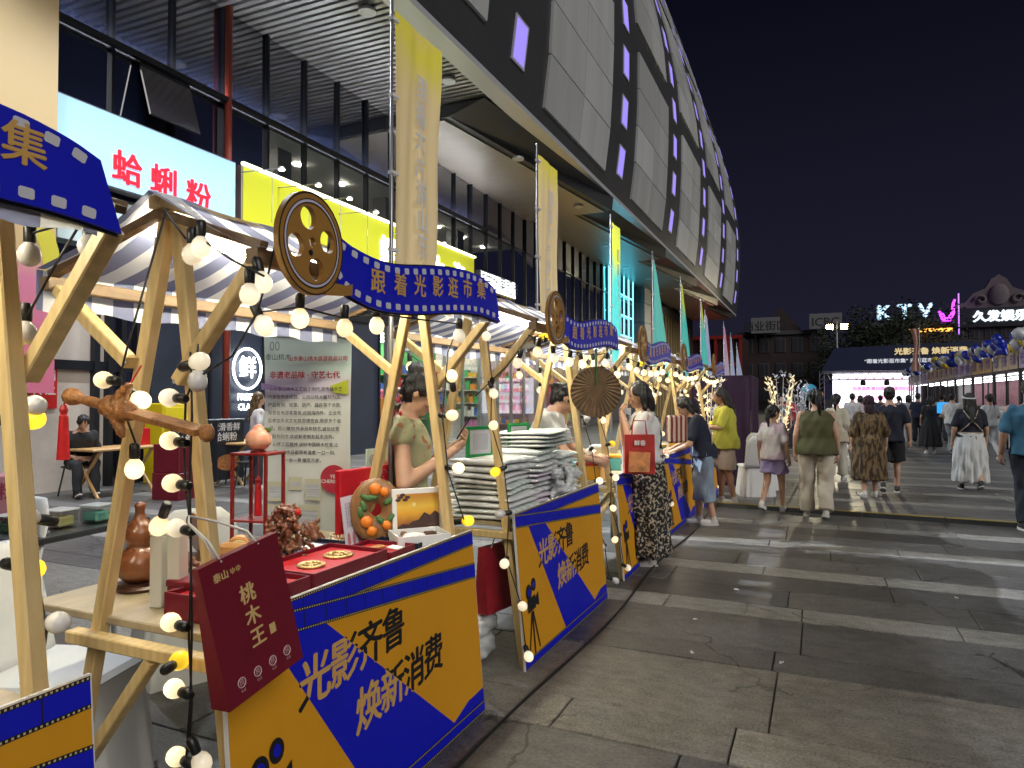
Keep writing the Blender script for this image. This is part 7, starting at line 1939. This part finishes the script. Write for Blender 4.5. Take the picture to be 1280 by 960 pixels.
# red framed podium at the end of the mall
t = thing('red_podium', 'red framed glass building below the end of the mall', 'building', (X(850, 78), 78, 0)); w = X(926, 78) - X(850, 78); h = Z(416, 78)
MB().box(0, w, 0, 10, 0, h).build('wall', M('podium_dark', (.03, .012, .012), .6), t)
RFR = M('red_frame', (.30, .02, .018), .5)
for k in range(6): MB().box(w * k / 5 - .15, w * k / 5 + .15, -.3, -.002, 0, h).build('red_column', RFR, t)
for zz in (h * .35, h * .62, h * .97): MB().box(-.2, w + .2, -.36, -.301, zz - .15, zz + .2).build('red_beam', RFR, t)
MB().box(w * .42, w * .58, -.45, -.37, h * .08, h * .45).build('lit_sign', E('red_sign', (1, .06, .03), .8), t)
# boards on the roofs
def roofboard(label, u0, u1, v0, v1, y, mat, txt=None, ts=1.0):
    a, b_ = X(u0, y), X(u1, y); z1, z0 = Z(v0, y), Z(v1, y)
    t = thing('billboard', label, 'billboard', (a, y, z0))
    MB().bbox(0, b_ - a, 0, .3, 0, z1 - z0, .03).build('panel', mat, t)
    for f_ in (.15, .5, .85): MB().beam(((b_ - a) * f_, .2, -2.2), ((b_ - a) * f_, .2, 0), .12, .12, (1, 0, 0)).build('prop', DARKM, t)
    if txt: text(txt, M('board_ink', (.03, .03, .035), .6), ((b_ - a) / 2, -.01, (z1 - z0) * .42), *FY, ts, t, bold=.02)
    return t
GB = M('board_grey', (.20, .20, .21), .7)
roofboard('pale grey billboard with a round emblem on the brick building', 939, 975, 395, 415, YB - 1, GB, '商业街区', 1.3)
roofboard('pale grey blank billboard beside the floodlight', 1012, 1053, 393, 412, YB - 1, GB, 'ICBC', 1.4)
# KTV letters
t = thing('karaoke_sign', 'glowing dotted roof letters with a purple saxophone', 'sign', (X(1095, 84), 83.6, Z(411, 84)))
KW = E('ktv_white', (.62, .85, 1.0), 1.0); KP = E('ktv_purple', (.62, .06, 1.0), 1.3)
for ch, u in (('K', 1105), ('T', 1131), ('V', 1157)):
    l_ = text(ch, E('ktv_face', (.45, .65, .8), .35), (X(u, 84) - X(1095, 84), 0, 1.3), *FY, 2.1, t, name='letter', bold=.05, extrude=.05)
    l2 = text(ch, KW, (X(u, 84) - X(1095, 84), -.2, 1.3), *FY, 2.0, t, name='letter_tube', bold=.0, extrude=.02)
sx0 = X(1184, 84) - X(1095, 84)
MB().tube([(sx0 + .7, -.1, 2.4), (sx0 + .55, -.1, 2.0), (sx0 + .5, -.1, 1.0), (sx0 + .15, -.1, .35), (sx0 - .3, -.1, .4), (sx0 - .5, -.1, .9), (sx0 - .75, -.1, 1.25)], [.1, .13, .2, .26, .28, .22, .1], 8).build('saxophone', KP, t, smooth=True)
MB().box(-.8, X(1192, 84) - X(1095, 84) + .6, .2, .35, -.25, -.05).build('rail', DARKM, t)
o = MB().box(0, X(1192, 83) - X(1137, 83), 0, .15, 0, .35).build('amber_light_bar', E('amber_bar', (1, .48, .08), 1.1)); o.location = (X(1137, 83), 83.2, Z(420, 83)); tag(o, 'amber light bar along the roof edge below the karaoke letters', 'light')
o = MB().tube([(0, 0, 0), (0, 0, 4.2)], .06, 8).build('purple_light_tube', E('purple_tube', (.5, .2, .9), .8), smooth=True); o.location = (X(1200, 83), 83.2, Z(424, 83)); tag(o, 'upright violet light tube right of the karaoke letters', 'light')
# second karaoke name sign and the pediment above it
t = thing('karaoke_sign', 'white lit sign of rounded characters on the stone hall', 'sign', (X(1249, 85), 85.6, Z(405, 85)))
text('久发娱乐KTV', E('sign_white2', (.85, .98, 1.0), .7), (1.4, -.2, 0), *FY, 1.2, t, bold=.06, extrude=.05)
MB().box(-4.2, 5.6, .0, .1, -1.0, 1.0).build('backing', M('sign_back', (.02, .02, .03), .5), t)
t = thing('pediment', 'carved stone pediment with scrolls on top of the hall', 'pediment', (X(1250, 86), 85.9, Z(404, 86) + .55)); PST2 = M('pediment_stone', (.16, .13, .15), .8, var=.2)
MB().prism([(-4.4, 0), (4.4, 0), (4.2, .6), (3.0, .9), (2.3, 1.8), (1.2, 2.3), (.7, 3.2), (0, 3.7), (-.7, 3.2), (-1.2, 2.3), (-2.3, 1.8), (-3.0, .9), (-4.2, .6)], (0, 0, 0), (1, 0, 0), (0, 0, 1), (0, 1, 0), 1.2).build('gable', PST2, t)
for sx in (-1, 1):
    MB().tube([(sx * (1.6 + .6 * math.cos(a) * (1 - a / 9)), -.15, 1.1 + .55 * math.sin(a) * (1 - a / 9)) for a in [.5 * k for k in range(14)]], .14, 6).build('scroll', PST2, t, smooth=True)
MB().ell((0, -.1, 1.6), (.9, .3, 1.1), 12, 8).build('shield', PST2, t, smooth=True)
# tree in the dark between the buildings
def tree(label, loc, H, rad, seed):
    t = thing('tree', label, 'tree', loc); rg = random.Random(seed); LF_ = M('night_leaf', (.030, .045, .022), .7, var=.4, vs_=3)
    m = MB(); m.tube([(0, 0, 0), (.1, 0, H * .3), (0, .1, H * .6), (.05, .05, H * .9)], [.28, .22, .13, .05], 8)
    for k in range(7):
        a = k * .9; m.tube([(0, 0, H * (.35 + .06 * k)), (math.cos(a) * rad * .4, math.sin(a) * rad * .4, H * (.5 + .06 * k)), (math.cos(a) * rad * .75, math.sin(a) * rad * .75, H * (.58 + .05 * k))], [.1, .06, .025], 6)
    m.build('trunk', M('bark', (.05, .04, .03), .9), t, smooth=True)
    cl_ = [(rg.gauss(0, rad * .45), rg.gauss(0, rad * .45), H * rg.uniform(.45, 1.0), rad * rg.uniform(.22, .42)) for _ in range(26)]; vs, fs = [], []
    for k in range(5200):
        c = rg.choice(cl_); d = Vector((rg.gauss(0, 1), rg.gauss(0, 1), rg.gauss(0, 1))).normalized() * c[3] * rg.random() ** .4
        p = Vector(c[:3]) + d; n_ = Vector((rg.gauss(0, 1), rg.gauss(0, 1), rg.gauss(0, 1))).normalized(); s1, s2 = _perp(n_); z_ = rg.uniform(.10, .2); b0_ = len(vs)
        vs += [p - s1 * z_, p + s2 * z_ * .6, p + s1 * z_, p - s2 * z_ * .6]; fs.append((b0_, b0_ + 1, b0_ + 2, b0_ + 3))
    MB().add(vs, fs).build('crown', LF_, t)
tree('dark leafy tree below the karaoke letters', (X(1105, 78), 78, 0), Z(400, 78), 5.5, 4)
tree('dark leafy tree left of the karaoke letters', (X(1070, 80), 80, 0), Z(418, 80), 4.5, 5)
# floodlight mast
fy = 70.0
p = PX(1046, 412, y=fy)
t = thing('floodlight_mast', 'tall mast with two glaring yellow floodlights left of the stage', 'floodlight', (p.x, fy, 0))
MB().tube([(0, 0, 0), (0, 0, p.z + .8)], [.12, .07], 8).build('mast', GREYM, t); MB().beam((-1.0, 0, p.z), (1.0, 0, p.z), .1, .1, (0, 0, 1)).build('crossarm', GREYM, t)
FLG = E('flood_glow', (1, .82, .35), 60)
for sx in (-.6, .6):
    h_ = MB().bbox(sx - .32, sx + .32, -.30, 0, p.z - .02, p.z + .5, .03).build('head', DARKM, t); MB().box(sx - .27, sx + .27, -.32, -.301, p.z + .03, p.z + .45).build('lens', FLG, h_)
lamp('floodlight_beam', 'SPOT', (0, -.5, p.z + .2), 2600, (1, .88, .62), .4, t, spot=130, target=(0, -30, -p.z))

bpy.data.scenes.remove(_tmp)
